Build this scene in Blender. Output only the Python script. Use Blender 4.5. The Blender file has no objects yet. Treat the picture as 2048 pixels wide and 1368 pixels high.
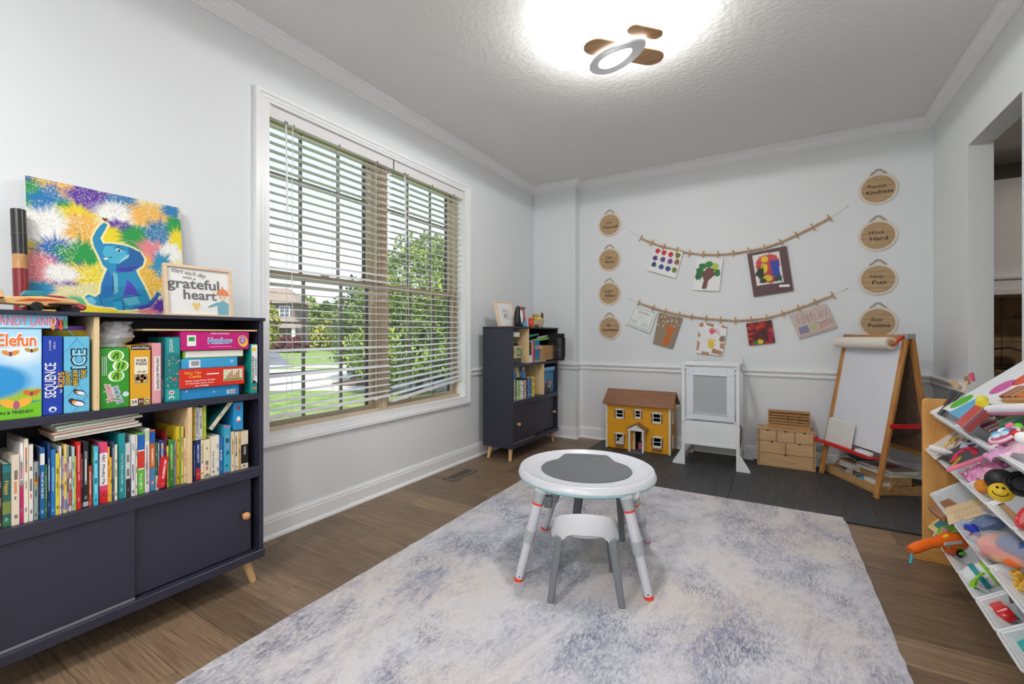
import bpy, bmesh, math, random
import numpy as np
from mathutils import Vector, Matrix

scene = bpy.context.scene
C = scene.collection
rnd = random.Random(11)
PI = math.pi

# ------------------------------------------------------------------ camera
FPX, CXP, HYP, YAW, CAMZ = 888.3, 1024.0, 670.6, math.radians(31.141), 1.10
cam_d = bpy.data.cameras.new('camera')
cam = bpy.data.objects.new('camera', cam_d)
C.objects.link(cam)
cam.location = (0, 0, CAMZ)
cam.rotation_euler = (PI / 2, 0, YAW)
cam_d.sensor_width = 36
cam_d.lens = 36 * FPX / 2048
cam_d.shift_y = (HYP - 684) / 2048
cam_d.clip_start = 0.05
cam_d.clip_end = 400
scene.camera = cam

# ------------------------------------------------------------------ world, sun, exposure
def L(r, g, b):
    def f(c):
        c /= 255.0
        return c / 12.92 if c <= 0.04045 else ((c + 0.055) / 1.055) ** 2.4
    return (f(r), f(g), f(b), 1.0)

world = bpy.data.worlds.new('sky')
scene.world = world
world.use_nodes = True
wn = world.node_tree
wn.nodes.clear()
w_out = wn.nodes.new('ShaderNodeOutputWorld')
w_bg = wn.nodes.new('ShaderNodeBackground')
w_geo = wn.nodes.new('ShaderNodeTexCoord')
w_sep = wn.nodes.new('ShaderNodeSeparateXYZ')
w_ramp = wn.nodes.new('ShaderNodeValToRGB')
wn.links.new(w_geo.outputs['Generated'], w_sep.inputs[0])
wn.links.new(w_sep.outputs['Z'], w_ramp.inputs[0])
wn.links.new(w_ramp.outputs[0], w_bg.inputs[0])
wn.links.new(w_bg.outputs[0], w_out.inputs[0])
w_ramp.color_ramp.elements[0].position = 0.0
w_ramp.color_ramp.elements[0].color = (0.90, 0.95, 1.0, 1)
w_ramp.color_ramp.elements[1].position = 0.75
w_ramp.color_ramp.elements[1].color = (0.46, 0.68, 0.96, 1)
w_bg.inputs[1].default_value = 1.12

sun_d = bpy.data.lights.new('sun', 'SUN')
sun_d.energy = 4.3
sun_d.angle = 0.01
sun_d.color = (1.0, 0.95, 0.86)
sun = bpy.data.objects.new('sun', sun_d)
C.objects.link(sun)
sun.location = (6, -6, 14)
sun.rotation_euler = Vector((-0.55, 0.42, -0.85)).to_track_quat('-Z', 'Y').to_euler()

vs = scene.view_settings
scene.display_settings.display_device = 'sRGB'
vs.view_transform = 'Standard'
vs.look = 'None'
vs.exposure = 0.26
vs.gamma = 1.0
vs.use_curve_mapping = False
scene.cycles.use_denoising = True
scene.cycles.max_bounces = 8
scene.cycles.diffuse_bounces = 5
scene.cycles.transparent_max_bounces = 16
scene.cycles.caustics_reflective = False
scene.cycles.caustics_refractive = False
scene.cycles.sample_clamp_indirect = 6.0

# ------------------------------------------------------------------ room measures (metres)
XL, XR, YB, YP, XP = -2.372, 0.984, 4.503, 4.387, -1.865
YR, ZC = -2.6, 2.745           # rear wall behind the camera, ceiling
WY0, WY1, WZ0, WZ1 = 1.371, 3.120, 0.560, 2.362   # window opening

_c, _s = math.cos(YAW), math.sin(YAW)
def pt(u, v, X=None, Y=None, Z=None):
    """where the sight line of a photo pixel meets a plane of the room"""
    a = (u - CXP) / FPX
    b = -(v - HYP) / FPX
    d = Vector((-_s + a * _c, _c + a * _s, b))
    o = Vector((0, 0, CAMZ))
    if X is not None: k = X / d.x
    elif Y is not None: k = Y / d.y
    else: k = (Z - CAMZ) / d.z
    return o + d * k

# ------------------------------------------------------------------ materials
_mats = {}
def nodes_of(name):
    m = bpy.data.materials.new(name)
    m.use_nodes = True
    nt = m.node_tree
    return m, nt, nt.nodes['Principled BSDF']

def col(rgb, rough=0.5, metal=0.0, name=None, var=0.04, coat=0.0):
    """plain surface with a faint procedural tone variation"""
    key = (tuple(rgb), rough, metal, coat)
    if key in _mats: return _mats[key]
    m, nt, b = nodes_of(name or 'paint_%d_%d_%d' % tuple(rgb))
    lin = L(*rgb)
    n = nt.nodes.new('ShaderNodeTexNoise'); n.inputs['Scale'].default_value = 9
    tc = nt.nodes.new('ShaderNodeTexCoord')
    nt.links.new(tc.outputs['Object'], n.inputs['Vector'])
    mx = nt.nodes.new('ShaderNodeMix'); mx.data_type = 'RGBA'
    mx.inputs['A'].default_value = tuple(c * (1 - var) for c in lin[:3]) + (1,)
    mx.inputs['B'].default_value = tuple(min(1, c * (1 + var)) for c in lin[:3]) + (1,)
    nt.links.new(n.outputs['Fac'], mx.inputs['Factor'])
    nt.links.new(mx.outputs['Result'], b.inputs['Base Color'])
    b.inputs['Roughness'].default_value = rough
    b.inputs['Metallic'].default_value = metal
    b.inputs['Coat Weight'].default_value = coat
    _mats[key] = m
    return m

def wood(name, c1, c2, axis='X', scale=6.0, stretch=14.0, rough=0.5, rand=0.0, bump=0.05):
    """grain running along one object axis"""
    if name in _mats: return _mats[name]
    m, nt, b = nodes_of(name)
    tc = nt.nodes.new('ShaderNodeTexCoord')
    mp = nt.nodes.new('ShaderNodeMapping')
    sc = [stretch] * 3
    sc['XYZ'.index(axis)] = 1.0
    mp.inputs['Scale'].default_value = sc
    nt.links.new(tc.outputs['Object'], mp.inputs['Vector'])
    oi = nt.nodes.new('ShaderNodeObjectInfo')
    ad = nt.nodes.new('ShaderNodeVectorMath'); ad.operation = 'ADD'
    ml = nt.nodes.new('ShaderNodeMath'); ml.operation = 'MULTIPLY'; ml.inputs[1].default_value = 37.0
    nt.links.new(oi.outputs['Random'], ml.inputs[0])
    nt.links.new(mp.outputs[0], ad.inputs[0]); nt.links.new(ml.outputs[0], ad.inputs[1])
    n1 = nt.nodes.new('ShaderNodeTexNoise'); n1.inputs['Scale'].default_value = scale
    n1.inputs['Detail'].default_value = 6; n1.inputs['Roughness'].default_value = 0.65
    n1.inputs['Distortion'].default_value = 0.6
    nt.links.new(ad.outputs[0], n1.inputs['Vector'])
    rp = nt.nodes.new('ShaderNodeValToRGB')
    rp.color_ramp.elements[0].position = 0.32; rp.color_ramp.elements[0].color = L(*c1)
    rp.color_ramp.elements[1].position = 0.68; rp.color_ramp.elements[1].color = L(*c2)
    nt.links.new(n1.outputs['Fac'], rp.inputs[0])
    last = rp.outputs[0]
    if rand:
        hs = nt.nodes.new('ShaderNodeHueSaturation')
        mr = nt.nodes.new('ShaderNodeMapRange')
        mr.inputs['To Min'].default_value = 1 - rand; mr.inputs['To Max'].default_value = 1 + rand
        nt.links.new(oi.outputs['Random'], mr.inputs['Value'])
        nt.links.new(mr.outputs[0], hs.inputs['Value']); nt.links.new(last, hs.inputs['Color'])
        last = hs.outputs[0]
    nt.links.new(last, b.inputs['Base Color'])
    b.inputs['Roughness'].default_value = rough
    bp = nt.nodes.new('ShaderNodeBump'); bp.inputs['Strength'].default_value = bump
    bp.inputs['Distance'].default_value = 0.01
    nt.links.new(n1.outputs['Fac'], bp.inputs['Height']); nt.links.new(bp.outputs[0], b.inputs['Normal'])
    _mats[name] = m
    return m

def emit(name, rgb, strength):
    m, nt, b = nodes_of(name)
    b.inputs['Base Color'].default_value = rgb
    b.inputs['Emission Color'].default_value = rgb
    b.inputs['Emission Strength'].default_value = strength
    return m

def clear(name, rgb=(1, 1, 1, 1), rough=0.05, alpha=0.25):
    """thin see-through sheet"""
    m, nt, b = nodes_of(name)
    b.inputs['Base Color'].default_value = rgb
    b.inputs['Roughness'].default_value = rough
    b.inputs['Alpha'].default_value = alpha
    return m

def bumpy(name, rgb, scale, strength, rough=0.8, detail=3, dist=0.01, rgb2=None, cscale=4):
    m, nt, b = nodes_of(name)
    tc = nt.nodes.new('ShaderNodeTexCoord')
    n = nt.nodes.new('ShaderNodeTexNoise'); n.inputs['Scale'].default_value = scale
    n.inputs['Detail'].default_value = detail
    nt.links.new(tc.outputs['Object'], n.inputs['Vector'])
    bp = nt.nodes.new('ShaderNodeBump'); bp.inputs['Strength'].default_value = strength
    bp.inputs['Distance'].default_value = dist
    nt.links.new(n.outputs['Fac'], bp.inputs['Height']); nt.links.new(bp.outputs[0], b.inputs['Normal'])
    b.inputs['Roughness'].default_value = rough
    if rgb2:
        n2 = nt.nodes.new('ShaderNodeTexNoise'); n2.inputs['Scale'].default_value = cscale
        n2.inputs['Detail'].default_value = 5
        nt.links.new(tc.outputs['Object'], n2.inputs['Vector'])
        rp = nt.nodes.new('ShaderNodeValToRGB')
        rp.color_ramp.elements[0].position = 0.35; rp.color_ramp.elements[0].color = L(*rgb)
        rp.color_ramp.elements[1].position = 0.65; rp.color_ramp.elements[1].color = L(*rgb2)
        nt.links.new(n2.outputs['Fac'], rp.inputs[0]); nt.links.new(rp.outputs[0], b.inputs['Base Color'])
    else:
        b.inputs['Base Color'].default_value = L(*rgb)
    return m

def painted():
    """colour read from the mesh's own printed colour layer"""
    if 'printed' in _mats: return _mats['printed']
    m, nt, b = nodes_of('printed_picture')
    a = nt.nodes.new('ShaderNodeAttribute'); a.attribute_name = 'print'
    nt.links.new(a.outputs['Color'], b.inputs['Base Color'])
    b.inputs['Roughness'].default_value = 0.6
    _mats['printed'] = m
    return m

# ------------------------------------------------------------------ mesh builder
class G:
    def __init__(s): s.v = []; s.f = []; s.m = []
    def add(s, vs, fs, mi=0):
        k = len(s.v)
        s.v += [tuple(p) for p in vs]
        s.f += [tuple(i + k for i in f) for f in fs]
        s.m += [mi] * len(fs)
        return s
    def box(s, a, b, mi=0):
        x0, y0, z0 = a; x1, y1, z1 = b
        if x0 > x1: x0, x1 = x1, x0
        if y0 > y1: y0, y1 = y1, y0
        if z0 > z1: z0, z1 = z1, z0
        return s.add([(x0,y0,z0),(x1,y0,z0),(x1,y1,z0),(x0,y1,z0),(x0,y0,z1),(x1,y0,z1),(x1,y1,z1),(x0,y1,z1)],
                     [(0,3,2,1),(4,5,6,7),(0,1,5,4),(1,2,6,5),(2,3,7,6),(3,0,4,7)], mi)
    def hexa(s, lo, hi, mi=0):
        """lo, hi: four points each, same order, counter-clockwise seen from hi"""
        return s.add(list(lo) + list(hi), [(3,2,1,0),(4,5,6,7),(0,1,5,4),(1,2,6,5),(2,3,7,6),(3,0,4,7)], mi)
    def beam(s, p, q, w, h, up=(0,0,1), mi=0, w2=None, h2=None):
        p, q = Vector(p), Vector(q); d = (q - p).normalized(); up = Vector(up)
        a = d.cross(up)
        if a.length < 1e-5: a = d.cross(Vector((1,0,0)))
        a.normalize(); b = a.cross(d)
        w2 = w if w2 is None else w2; h2 = h if h2 is None else h2
        lo = [p - a*w/2 - b*h/2, p + a*w/2 - b*h/2, p + a*w/2 + b*h/2, p - a*w/2 + b*h/2]
        hi = [q - a*w2/2 - b*h2/2, q + a*w2/2 - b*h2/2, q + a*w2/2 + b*h2/2, q - a*w2/2 + b*h2/2]
        return s.hexa(lo[::-1], hi[::-1], mi)
    def tube(s, pts, r, n=8, mi=0, closed=False):
        pts = [Vector(p) for p in pts]; k = len(pts)
        rs = r if isinstance(r, (list, tuple)) else [r] * k
        vs, fs = [], []
        prev = None
        for i, p in enumerate(pts):
            if closed: d = pts[(i+1) % k] - pts[i-1]
            else: d = pts[min(i+1, k-1)] - pts[max(i-1, 0)]
            d.normalize()
            a = prev - d * prev.dot(d) if prev is not None else d.cross(Vector((0,0,1)) if abs(d.z) < 0.9 else Vector((1,0,0)))
            if a.length < 1e-6: a = d.cross(Vector((0,1,0)))
            a.normalize(); b = d.cross(a); prev = a
            for j in range(n):
                t = 2*PI*j/n
                vs.append(p + (a*math.cos(t) + b*math.sin(t)) * rs[i])
        for i in range(k if closed else k-1):
            i2 = (i+1) % k
            for j in range(n):
                j2 = (j+1) % n
                fs.append((i*n+j, i*n+j2, i2*n+j2, i2*n+j))
        if not closed:
            fs.append(tuple(range(n-1, -1, -1))); fs.append(tuple((k-1)*n + j for j in range(n)))
        return s.add(vs, fs, mi)
    def lathe(s, prof, n=24, c=(0,0,0), mi=0, ax='Z', sx=1.0, sy=1.0):
        """prof: (radius, height) from bottom to top"""
        c = Vector(c); vs = []; fs = []
        for r, z in prof:
            for j in range(n):
                t = 2*PI*j/n; x, y = r*math.cos(t)*sx, r*math.sin(t)*sy
                p = {'Z': (x, y, z), 'X': (z, x, y), 'Y': (y, z, x)}[ax]
                vs.append(c + Vector(p))
        k = len(prof)
        for i in range(k-1):
            for j in range(n):
                j2 = (j+1) % n
                fs.append((i*n+j, i*n+j2, (i+1)*n+j2, (i+1)*n+j))
        if prof[0][0] > 1e-6: fs.append(tuple(range(n-1, -1, -1)))
        if prof[-1][0] > 1e-6: fs.append(tuple((k-1)*n + j for j in range(n)))
        return s.add(vs, fs, mi)
    def ball(s, c, r, n=12, m=8, mi=0):
        rx, ry, rz = r if isinstance(r, (tuple, list)) else (r, r, r)
        vs = [(c[0], c[1], c[2]-rz)]; fs = []
        for i in range(1, m):
            t = PI*i/m
            for j in range(n):
                a = 2*PI*j/n
                vs.append((c[0]+rx*math.sin(t)*math.cos(a), c[1]+ry*math.sin(t)*math.sin(a), c[2]-rz*math.cos(t)))
        vs.append((c[0], c[1], c[2]+rz)); top = len(vs)-1
        for j in range(n):
            j2 = (j+1) % n
            fs.append((0, 1+j2, 1+j)); fs.append((top, 1+(m-2)*n+j, 1+(m-2)*n+j2))
            for i in range(m-2):
                fs.append((1+i*n+j, 1+i*n+j2, 1+(i+1)*n+j2, 1+(i+1)*n+j))
        return s.add(vs, fs, mi)
    def prism(s, poly, o, u, v, w, mi=0):
        """flat outline (list of 2-D points) in axes u, v from o, given thickness along w"""
        o, u, v, w = Vector(o), Vector(u), Vector(v), Vector(w)
        if u.cross(v).dot(w) < 0: poly = poly[::-1]
        k = len(poly)
        lo = [o + u*a + v*b for a, b in poly]; hi = [p + w for p in lo]
        fs = [tuple(range(k-1, -1, -1)), tuple(range(k, 2*k))]
        fs += [(i, (i+1) % k, k + (i+1) % k, k+i) for i in range(k)]
        return s.add(lo + hi, fs, mi)
    def holed(s, a0, a1, b0, b1, holes, mk, mi=0):
        """slab over a0..a1 x b0..b1 with rectangular holes; mk(a0,a1,b0,b1) -> box corners"""
        A = sorted({a0, a1} | {h[0] for h in holes} | {h[1] for h in holes})
        B = sorted({b0, b1} | {h[2] for h in holes} | {h[3] for h in holes})
        for i in range(len(A)-1):
            for j in range(len(B)-1):
                ca, cb = (A[i]+A[i+1])/2, (B[j]+B[j+1])/2
                if not any(h[0] < ca < h[1] and h[2] < cb < h[3] for h in holes):
                    s.box(*mk(A[i], A[i+1], B[j], B[j+1]), mi=mi)
        return s
    def mesh(s, name, mats, bevel=0.0, smooth=True, ang=0.6, seg=1):
        me = bpy.data.meshes.new(name)
        me.from_pydata(s.v, [], s.f)
        if not isinstance(mats, (list, tuple)): mats = [mats]
        for m in mats: me.materials.append(m)
        me.polygons.foreach_set('material_index', s.m)
        if bevel > 0:
            bm = bmesh.new(); bm.from_mesh(me)
            es = [e for e in bm.edges if len(e.link_faces) == 2 and e.calc_face_angle(0) > 0.5]
            bmesh.ops.bevel(bm, geom=es, offset=bevel, segments=seg, affect='EDGES', clamp_overlap=True)
            bm.to_mesh(me); bm.free()
        if smooth:
            me.polygons.foreach_set('use_smooth', [True] * len(me.polygons))
            me.set_sharp_from_angle(angle=ang)
        me.update()
        return me
    def obj(s, name, mats, parent=None, bevel=0.0, loc=None, M=None, **k):
        return link(name, s.mesh(name, mats, bevel, **k), parent, loc, M)

def link(name, me, parent=None, loc=None, M=None):
    o = bpy.data.objects.new(name, me)
    C.objects.link(o)
    if parent is not None: o.parent = parent
    if M is not None: o.matrix_local = M
    if loc is not None: o.location = loc
    return o

def tag(o, label, cat, group=None, kind=None):
    o['label'] = label; o['category'] = cat
    if group: o['group'] = group
    if kind: o['kind'] = kind
    return o
def struct(o):
    o['kind'] = 'structure'; return o
def thing(name, label, cat, loc=(0,0,0), rz=0.0, group=None, M=None):
    o = bpy.data.objects.new(name, None)
    o.empty_display_size = 0.05
    C.objects.link(o)
    if M is not None: o.matrix_world = M
    else:
        o.location = loc; o.rotation_euler = (0, 0, rz)
    return tag(o, label, cat, group)
def frame(o, u, v, n=None):
    u = Vector(u).normalized(); v = Vector(v); n = u.cross(v).normalized() if n is None else Vector(n).normalized(); v = n.cross(u)
    M = Matrix((u, v, n)).transposed().to_4x4(); M.translation = Vector(o)
    return M

# writing: letters as thin raised meshes
_txt = {}
def text(s, M, size, m, parent, width=None, name='lettering', shear=0.0, bold=0.0, align='CENTER', ext=0.0004):
    key = (s, shear, bold, align, ext)
    if key not in _txt:
        cu = bpy.data.curves.new('letters', 'FONT')
        cu.body = s; cu.align_x = align; cu.align_y = 'CENTER'
        cu.shear = shear; cu.offset = bold; cu.extrude = ext; cu.resolution_u = 2
        cu.size = 1.0
        cu.extrude = 0.01
        ob = bpy.data.objects.new('letters', cu); C.objects.link(ob)
        bpy.context.view_layer.update()
        me = bpy.data.meshes.new_from_object(ob.evaluated_get(bpy.context.evaluated_depsgraph_get()))
        bpy.data.objects.remove(ob); bpy.data.curves.remove(cu)
        me.name = 'lettering'
        xs = [v.co.x for v in me.vertices]
        _txt[key] = (me, (max(xs) - min(xs)) if xs else 1.0)
    me0, w0 = _txt[key]
    me = me0.copy(); me.materials.clear(); me.materials.append(m)
    sx = size if width is None else width / w0
    sy = size
    me.transform(Matrix.Diagonal((sx, sy, 0.06, 1)))
    return link(name, me, parent, M=M)

# flat pictures: a fine grid whose colours are computed
class Pic:
    def __init__(s, nx, ny, base):
        s.nx, s.ny = nx, ny
        gx, gy = np.meshgrid(np.linspace(0, 1, nx), np.linspace(0, 1, ny))
        s.x, s.y = gx, gy                       # y = 0 at the bottom
        s.c = np.ones((ny, nx, 3)) * np.array(L(*base)[:3])
    def put(s, mask, rgb):
        m = np.clip(mask, 0, 1)[..., None]
        s.c = s.c * (1 - m) + np.array(L(*rgb)[:3]) * m
    def inside(s, poly):
        r = np.zeros_like(s.x, dtype=bool); n = len(poly)
        for i in range(n):
            x0, y0 = poly[i]; x1, y1 = poly[(i+1) % n]
            if y0 == y1: continue
            c = ((y0 > s.y) != (y1 > s.y)) & (s.x < (x1 - x0) * (s.y - y0) / (y1 - y0) + x0)
            r ^= c
        return r.astype(float)
    def poly(s, poly, rgb, a=1.0): s.put(s.inside(poly) * a, rgb)
    def oval(s, cx, cy, rx, ry, rgb, soft=0.0, wob=0.0, seed=0, a=1.0):
        dx, dy = (s.x - cx) / rx, (s.y - cy) / ry
        d = np.sqrt(dx*dx + dy*dy)
        if wob:
            th = np.arctan2(dy, dx); rg = np.random.RandomState(seed)
            w = sum(np.sin(th * k + rg.rand() * 7) * rg.rand() for k in (3, 5, 8, 13, 21, 34))
            d = d * (1 + wob * w / 3)
        s.put((np.clip((1 - d) / soft, 0, 1) if soft else (d < 1).astype(float)) * a, rgb)
    def line(s, pts, w, rgb, asp=1.0, a=1.0):
        m = np.zeros_like(s.x)
        for (x0, y0), (x1, y1) in zip(pts[:-1], pts[1:]):
            vx, vy = (x1-x0)*asp, y1-y0; l2 = vx*vx + vy*vy + 1e-9
            t = np.clip(((s.x-x0)*asp*vx + (s.y-y0)*vy) / l2, 0, 1)
            d = np.hypot((s.x-x0)*asp - t*vx, (s.y-y0) - t*vy)
            m = np.maximum(m, np.clip((w - d) / (w*0.4), 0, 1))
        s.put(m * a, rgb)
    def obj(s, name, parent, P, M=None, loc=None):
        """P(x, y) -> position, or four corners (bl, br, tr, tl)"""
        if isinstance(P, (list, tuple)):
            bl, br, tr, tl = [np.array(p, float) for p in P]
            X, Y = s.x[..., None], s.y[..., None]
            pos = (bl*(1-X) + br*X)*(1-Y) + (tl*(1-X) + tr*X)*Y
        else: pos = P(s.x, s.y)
        nx, ny = s.nx, s.ny
        idx = np.arange(nx*ny).reshape(ny, nx)
        q = np.stack([idx[:-1,:-1], idx[:-1,1:], idx[1:,1:], idx[1:,:-1]], -1).reshape(-1, 4)
        me = bpy.data.meshes.new(name)
        me.from_pydata(pos.reshape(-1, 3).tolist(), [], q.tolist())
        at = me.color_attributes.new('print', 'FLOAT_COLOR', 'POINT')
        rgba = np.ones((nx*ny, 4), dtype=np.float32); rgba[:, :3] = np.clip(s.c.reshape(-1, 3), 0, 1)
        at.data.foreach_set('color', rgba.ravel())
        me.materials.append(painted()); me.update()
        return link(name, me, parent, loc, M)

def dup(root, M=None, label=None):
    r = root.copy(); C.objects.link(r)
    if M is not None: r.matrix_world = M
    if label: r['label'] = label
    for ch in list(root.children):
        c = ch.copy(); C.objects.link(c); c.parent = r
        for g in list(ch.children):
            d = g.copy(); C.objects.link(d); d.parent = c
    return r

WHITE = (236, 237, 238)
m_trim = col((240, 241, 242), 0.35, name='white_trim_paint', var=0.01)
m_wall = bumpy('wall_paint', (230, 233, 235), 90, 0.04, 0.6, dist=0.004)
m_ceil = bumpy('ceiling_texture', (234, 234, 231), 34, 0.5, 0.9, detail=5, dist=0.010)
m_navy = bumpy('navy_lacquer', (44, 44, 60), 220, 0.05, 0.42, dist=0.002)
m_birch = wood('birch_ply', (222, 190, 140), (236, 208, 160), 'Z', 4, 10, 0.5)
m_black = col((24, 24, 26), 0.5)
m_white = col((238, 238, 240), 0.4)
m_red = col((205, 30, 34), 0.4)
# ================================================================== STRUCTURE
def sweep(name, path, prof, mat, closed=False):
    """moulding: profile (distance from wall, height) carried along wall lines, room on the right-hand side"""
    pts = [Vector((x, y)) for x, y in path]; n = len(pts); rows = []
    for i, p in enumerate(pts):
        d0 = (p - pts[i-1]).normalized() if i > 0 else None
        d1 = (pts[i+1] - p).normalized() if i < n-1 else None
        n0 = Vector((d0.y, -d0.x)) if d0 else None
        n1 = Vector((d1.y, -d1.x)) if d1 else None
        if n0 is None: mm = n1
        elif n1 is None: mm = n0
        else:
            mm = (n0 + n1); mm = mm / max(0.2, mm.dot(n0))
        rows.append([(p.x + mm.x*d, p.y + mm.y*d, z) for d, z in prof])
    k = len(prof); vs = [q for r in rows for q in r]; fs = []
    for i in range(n-1):
        for j in range(k):
            j2 = (j+1) % k
            fs.append((i*k+j, (i+1)*k+j, (i+1)*k+j2, i*k+j2))
    fs.append(tuple(range(k))); fs.append(tuple((n-1)*k + j for j in range(k-1, -1, -1)))
    g = G(); g.add(vs, fs)
    return struct(g.obj(name, mat, ang=0.35))

# floor: slab with planks as pieces
floor = struct(G().box((XL-0.16, YR-0.12, -0.08), (XR+0.12, YB+0.12, -0.012)).obj('floor', col((60, 48, 38), 0.8)))
m_plank = wood('oak_vinyl_plank', (94, 76, 59), (142, 118, 93), 'X', 4.5, 22, 0.42, rand=0.24, bump=0.06)
PW, PLEN = 0.182, 1.22
row = 0; y = YR
while y < YB:
    y1 = min(y + PW, YB)
    x = XL - PLEN * ((row * 0.37 + 0.15) % 1.0)
    while x < XR:
        a, b = max(x, XL), min(x + PLEN, XR)
        if b - a > 0.02:
            G().box((0, 0, -0.012), (b-a-0.0016, y1-y-0.0016, 0)).obj('plank', m_plank, floor, loc=(a, y, 0), smooth=False)
        x += PLEN
    y += PW; row += 1

mkL = lambda y0, y1, z0, z1: ((XL-0.17, y0, z0), (XL, y1, z1))
struct(G().holed(YR-0.12, YB+0.12, -0.08, ZC+0.1, [(WY0, WY1, WZ0, WZ1)], mkL).obj('wall_left', m_wall, smooth=False))
struct(G().box((XL, YB, -0.08), (XR, YB+0.12, ZC+0.1)).obj('wall_back', m_wall, smooth=False))
struct(G().box((XL, YP, 0), (XP, YB, ZC)).obj('wall_column', m_wall, bevel=0.003))
DY0, DY1, DZ = 3.064, 3.774, 2.262
mkR = lambda y0, y1, z0, z1: ((XR, y0, z0), (XR+0.112, y1, z1))
struct(G().holed(YR-0.12, YB+0.12, -0.08, ZC+0.1, [(DY0, DY1, 0.0, DZ)], mkR).obj('wall_right', m_wall, smooth=False))
struct(G().box((XL, YR-0.12, -0.08), (XR, YR, ZC+0.1)).obj('wall_rear', m_wall, smooth=False))
struct(G().box((XL, YR, ZC), (XR, YB, ZC+0.1)).obj('ceiling', m_ceil, smooth=False))

crown = [(0,2.668),(0.009,2.668),(0.011,2.676),(0.017,2.680),(0.018,2.690),(0.024,2.694),(0.034,2.712),(0.052,2.726),(0.056,2.732),(0.066,2.734),(0.066,2.7455),(0,2.7455)]
sweep('trim_1', [(XL,YR),(XL,YP),(XP,YP),(XP,YB),(XR,YB),(XR,YR)], crown, m_trim)
base = [(0,0),(0.028,0),(0.027,0.010),(0.020,0.020),(0.015,0.022),(0.015,0.088),(0.012,0.094),(0.012,0.104),(0.007,0.112),(0.005,0.120),(0,0.120)]
sweep('baseboard_left', [(XL,YR),(XL,YP)], base, m_trim)
sweep('baseboard_back', [(XL,YP),(XP,YP),(XP,YB),(XR,YB)], base, m_trim)
sweep('baseboard_right', [(XR,YB),(XR,DY1)], base, m_trim)
sweep('baseboard_near', [(XR,DY0),(XR,YR)], base, m_trim)
rail = [(0,0.732),(0.009,0.732),(0.012,0.740),(0.019,0.745),(0.013,0.752),(0.013,0.765),(0.020,0.776),(0.030,0.782),(0.031,0.795),(0.024,0.801),(0,0.801)]
sweep('trim_2', [(XL,3.186),(XL,YP),(XP,YP),(XP,YB),(XR,YB),(XR,DY1)], rail, m_trim)
sweep('trim_3', [(XL,YR),(XL,1.296)], rail, m_trim)
sweep('trim_4', [(XR,DY0),(XR,YR)], rail, m_trim)

# window casing and lining
g = G()
g.holed(1.297, 3.185, 0.500, 2.415, [(1.318, 3.164, 0.521, 2.394)], lambda a0,a1,b0,b1: ((XL, a0, b0), (XL+0.026, a1, b1)))
g.holed(1.318, 3.164, 0.521, 2.394, [(1.345, 3.140, 0.540, 2.375)], lambda a0,a1,b0,b1: ((XL, a0, b0), (XL+0.017, a1, b1)))
g.holed(1.345, 3.140, 0.540, 2.375, [(WY0+0.004, WY1-0.004, WZ0+0.004, WZ1-0.004)], lambda a0,a1,b0,b1: ((XL-0.08, a0, b0), (XL+0.012, a1, b1)))
struct(g.obj('trim_5', m_trim, smooth=False))

# two double-hung windows in tan vinyl
m_tan = col((200, 182, 156), 0.45, name='tan_vinyl')
m_tan2 = col((150, 128, 102), 0.5, name='tan_vinyl_track')
m_bar = col((132, 126, 120), 0.5, name='muntin_bar')
m_dark = col((56, 52, 56), 0.5, name='dark_shade_strip')
m_glass = clear('window_glass', (0.9, 0.95, 1, 1), 0.02, 0.05)
XO = XL - 0.10
def window(n, y0, y1):
    z0, z1 = WZ0 + 0.004, WZ1 - 0.004
    g = G().holed(y0, y1, z0, z1, [(y0+0.014, y1-0.014, z0+0.016, z1-0.012)], lambda a0,a1,b0,b1: ((XO-0.06, a0, b0), (XO+0.02, a1, b1)))
    g.box((XO+0.02, y0, z0), (XO+0.05, y1, z0+0.022))
    w = struct(g.obj('window_%d' % n, m_tan, smooth=False))
    zm = 1.452
    for nm, a, b, x in (('upper_sash', zm-0.02, z1-0.012, XO-0.045), ('lower_sash', z0+0.016, zm+0.02, XO-0.015)):
        ya, yb = y0+0.014, y1-0.014
        s = G().holed(ya, yb, a, b, [(ya+0.032, yb-0.032, a+0.030, b-(0.018 if nm == 'upper_sash' else 0.036))], lambda a0,a1,b0,b1: ((x-0.014, a0, b0), (x+0.014, a1, b1))).obj(nm, m_tan, w, smooth=False)
        link('pane', G().box((x-0.002, ya+0.030, a+0.028), (x+0.002, yb-0.030, b-0.016)).mesh('pane', m_glass, smooth=False), s)
        for k in (1, 2):
            yy = ya + (yb-ya)*k/3
            G().box((x-0.008, yy-0.008, a+0.028), (x+0.006, yy+0.008, b-0.016)).obj('muntin', m_bar, s, smooth=False)
            zz = a + (b-a)*k/3
            G().box((x-0.007, ya+0.030, zz-0.006), (x+0.005, yb-0.030, zz+0.006)).obj('muntin', m_bar, s, smooth=False)
        G().box((x-0.03, yb-0.048, a+0.02), (x-0.016, yb-0.006, b-0.016)).obj('dark_shade_strip', m_dark, s, smooth=False)  # dark colour stands in for shade on the outer brick mould
    G().box((XO+0.0, (y0+y1)/2-0.03, zm+0.02), (XO+0.014, (y0+y1)/2+0.03, zm+0.034)).obj('sash_lock', m_tan2, w, bevel=0.003)
window(1, WY0+0.004, 2.212)
window(2, 2.288, WY1-0.004)
struct(G().box((XO-0.06, 2.212, WZ0+0.004), (XO+0.03, 2.288, WZ1-0.004)).box((XO+0.03, 2.232, WZ0+0.004), (XO+0.036, 2.268, WZ1-0.004)).obj('trim_6', m_tan, smooth=False))

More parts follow.
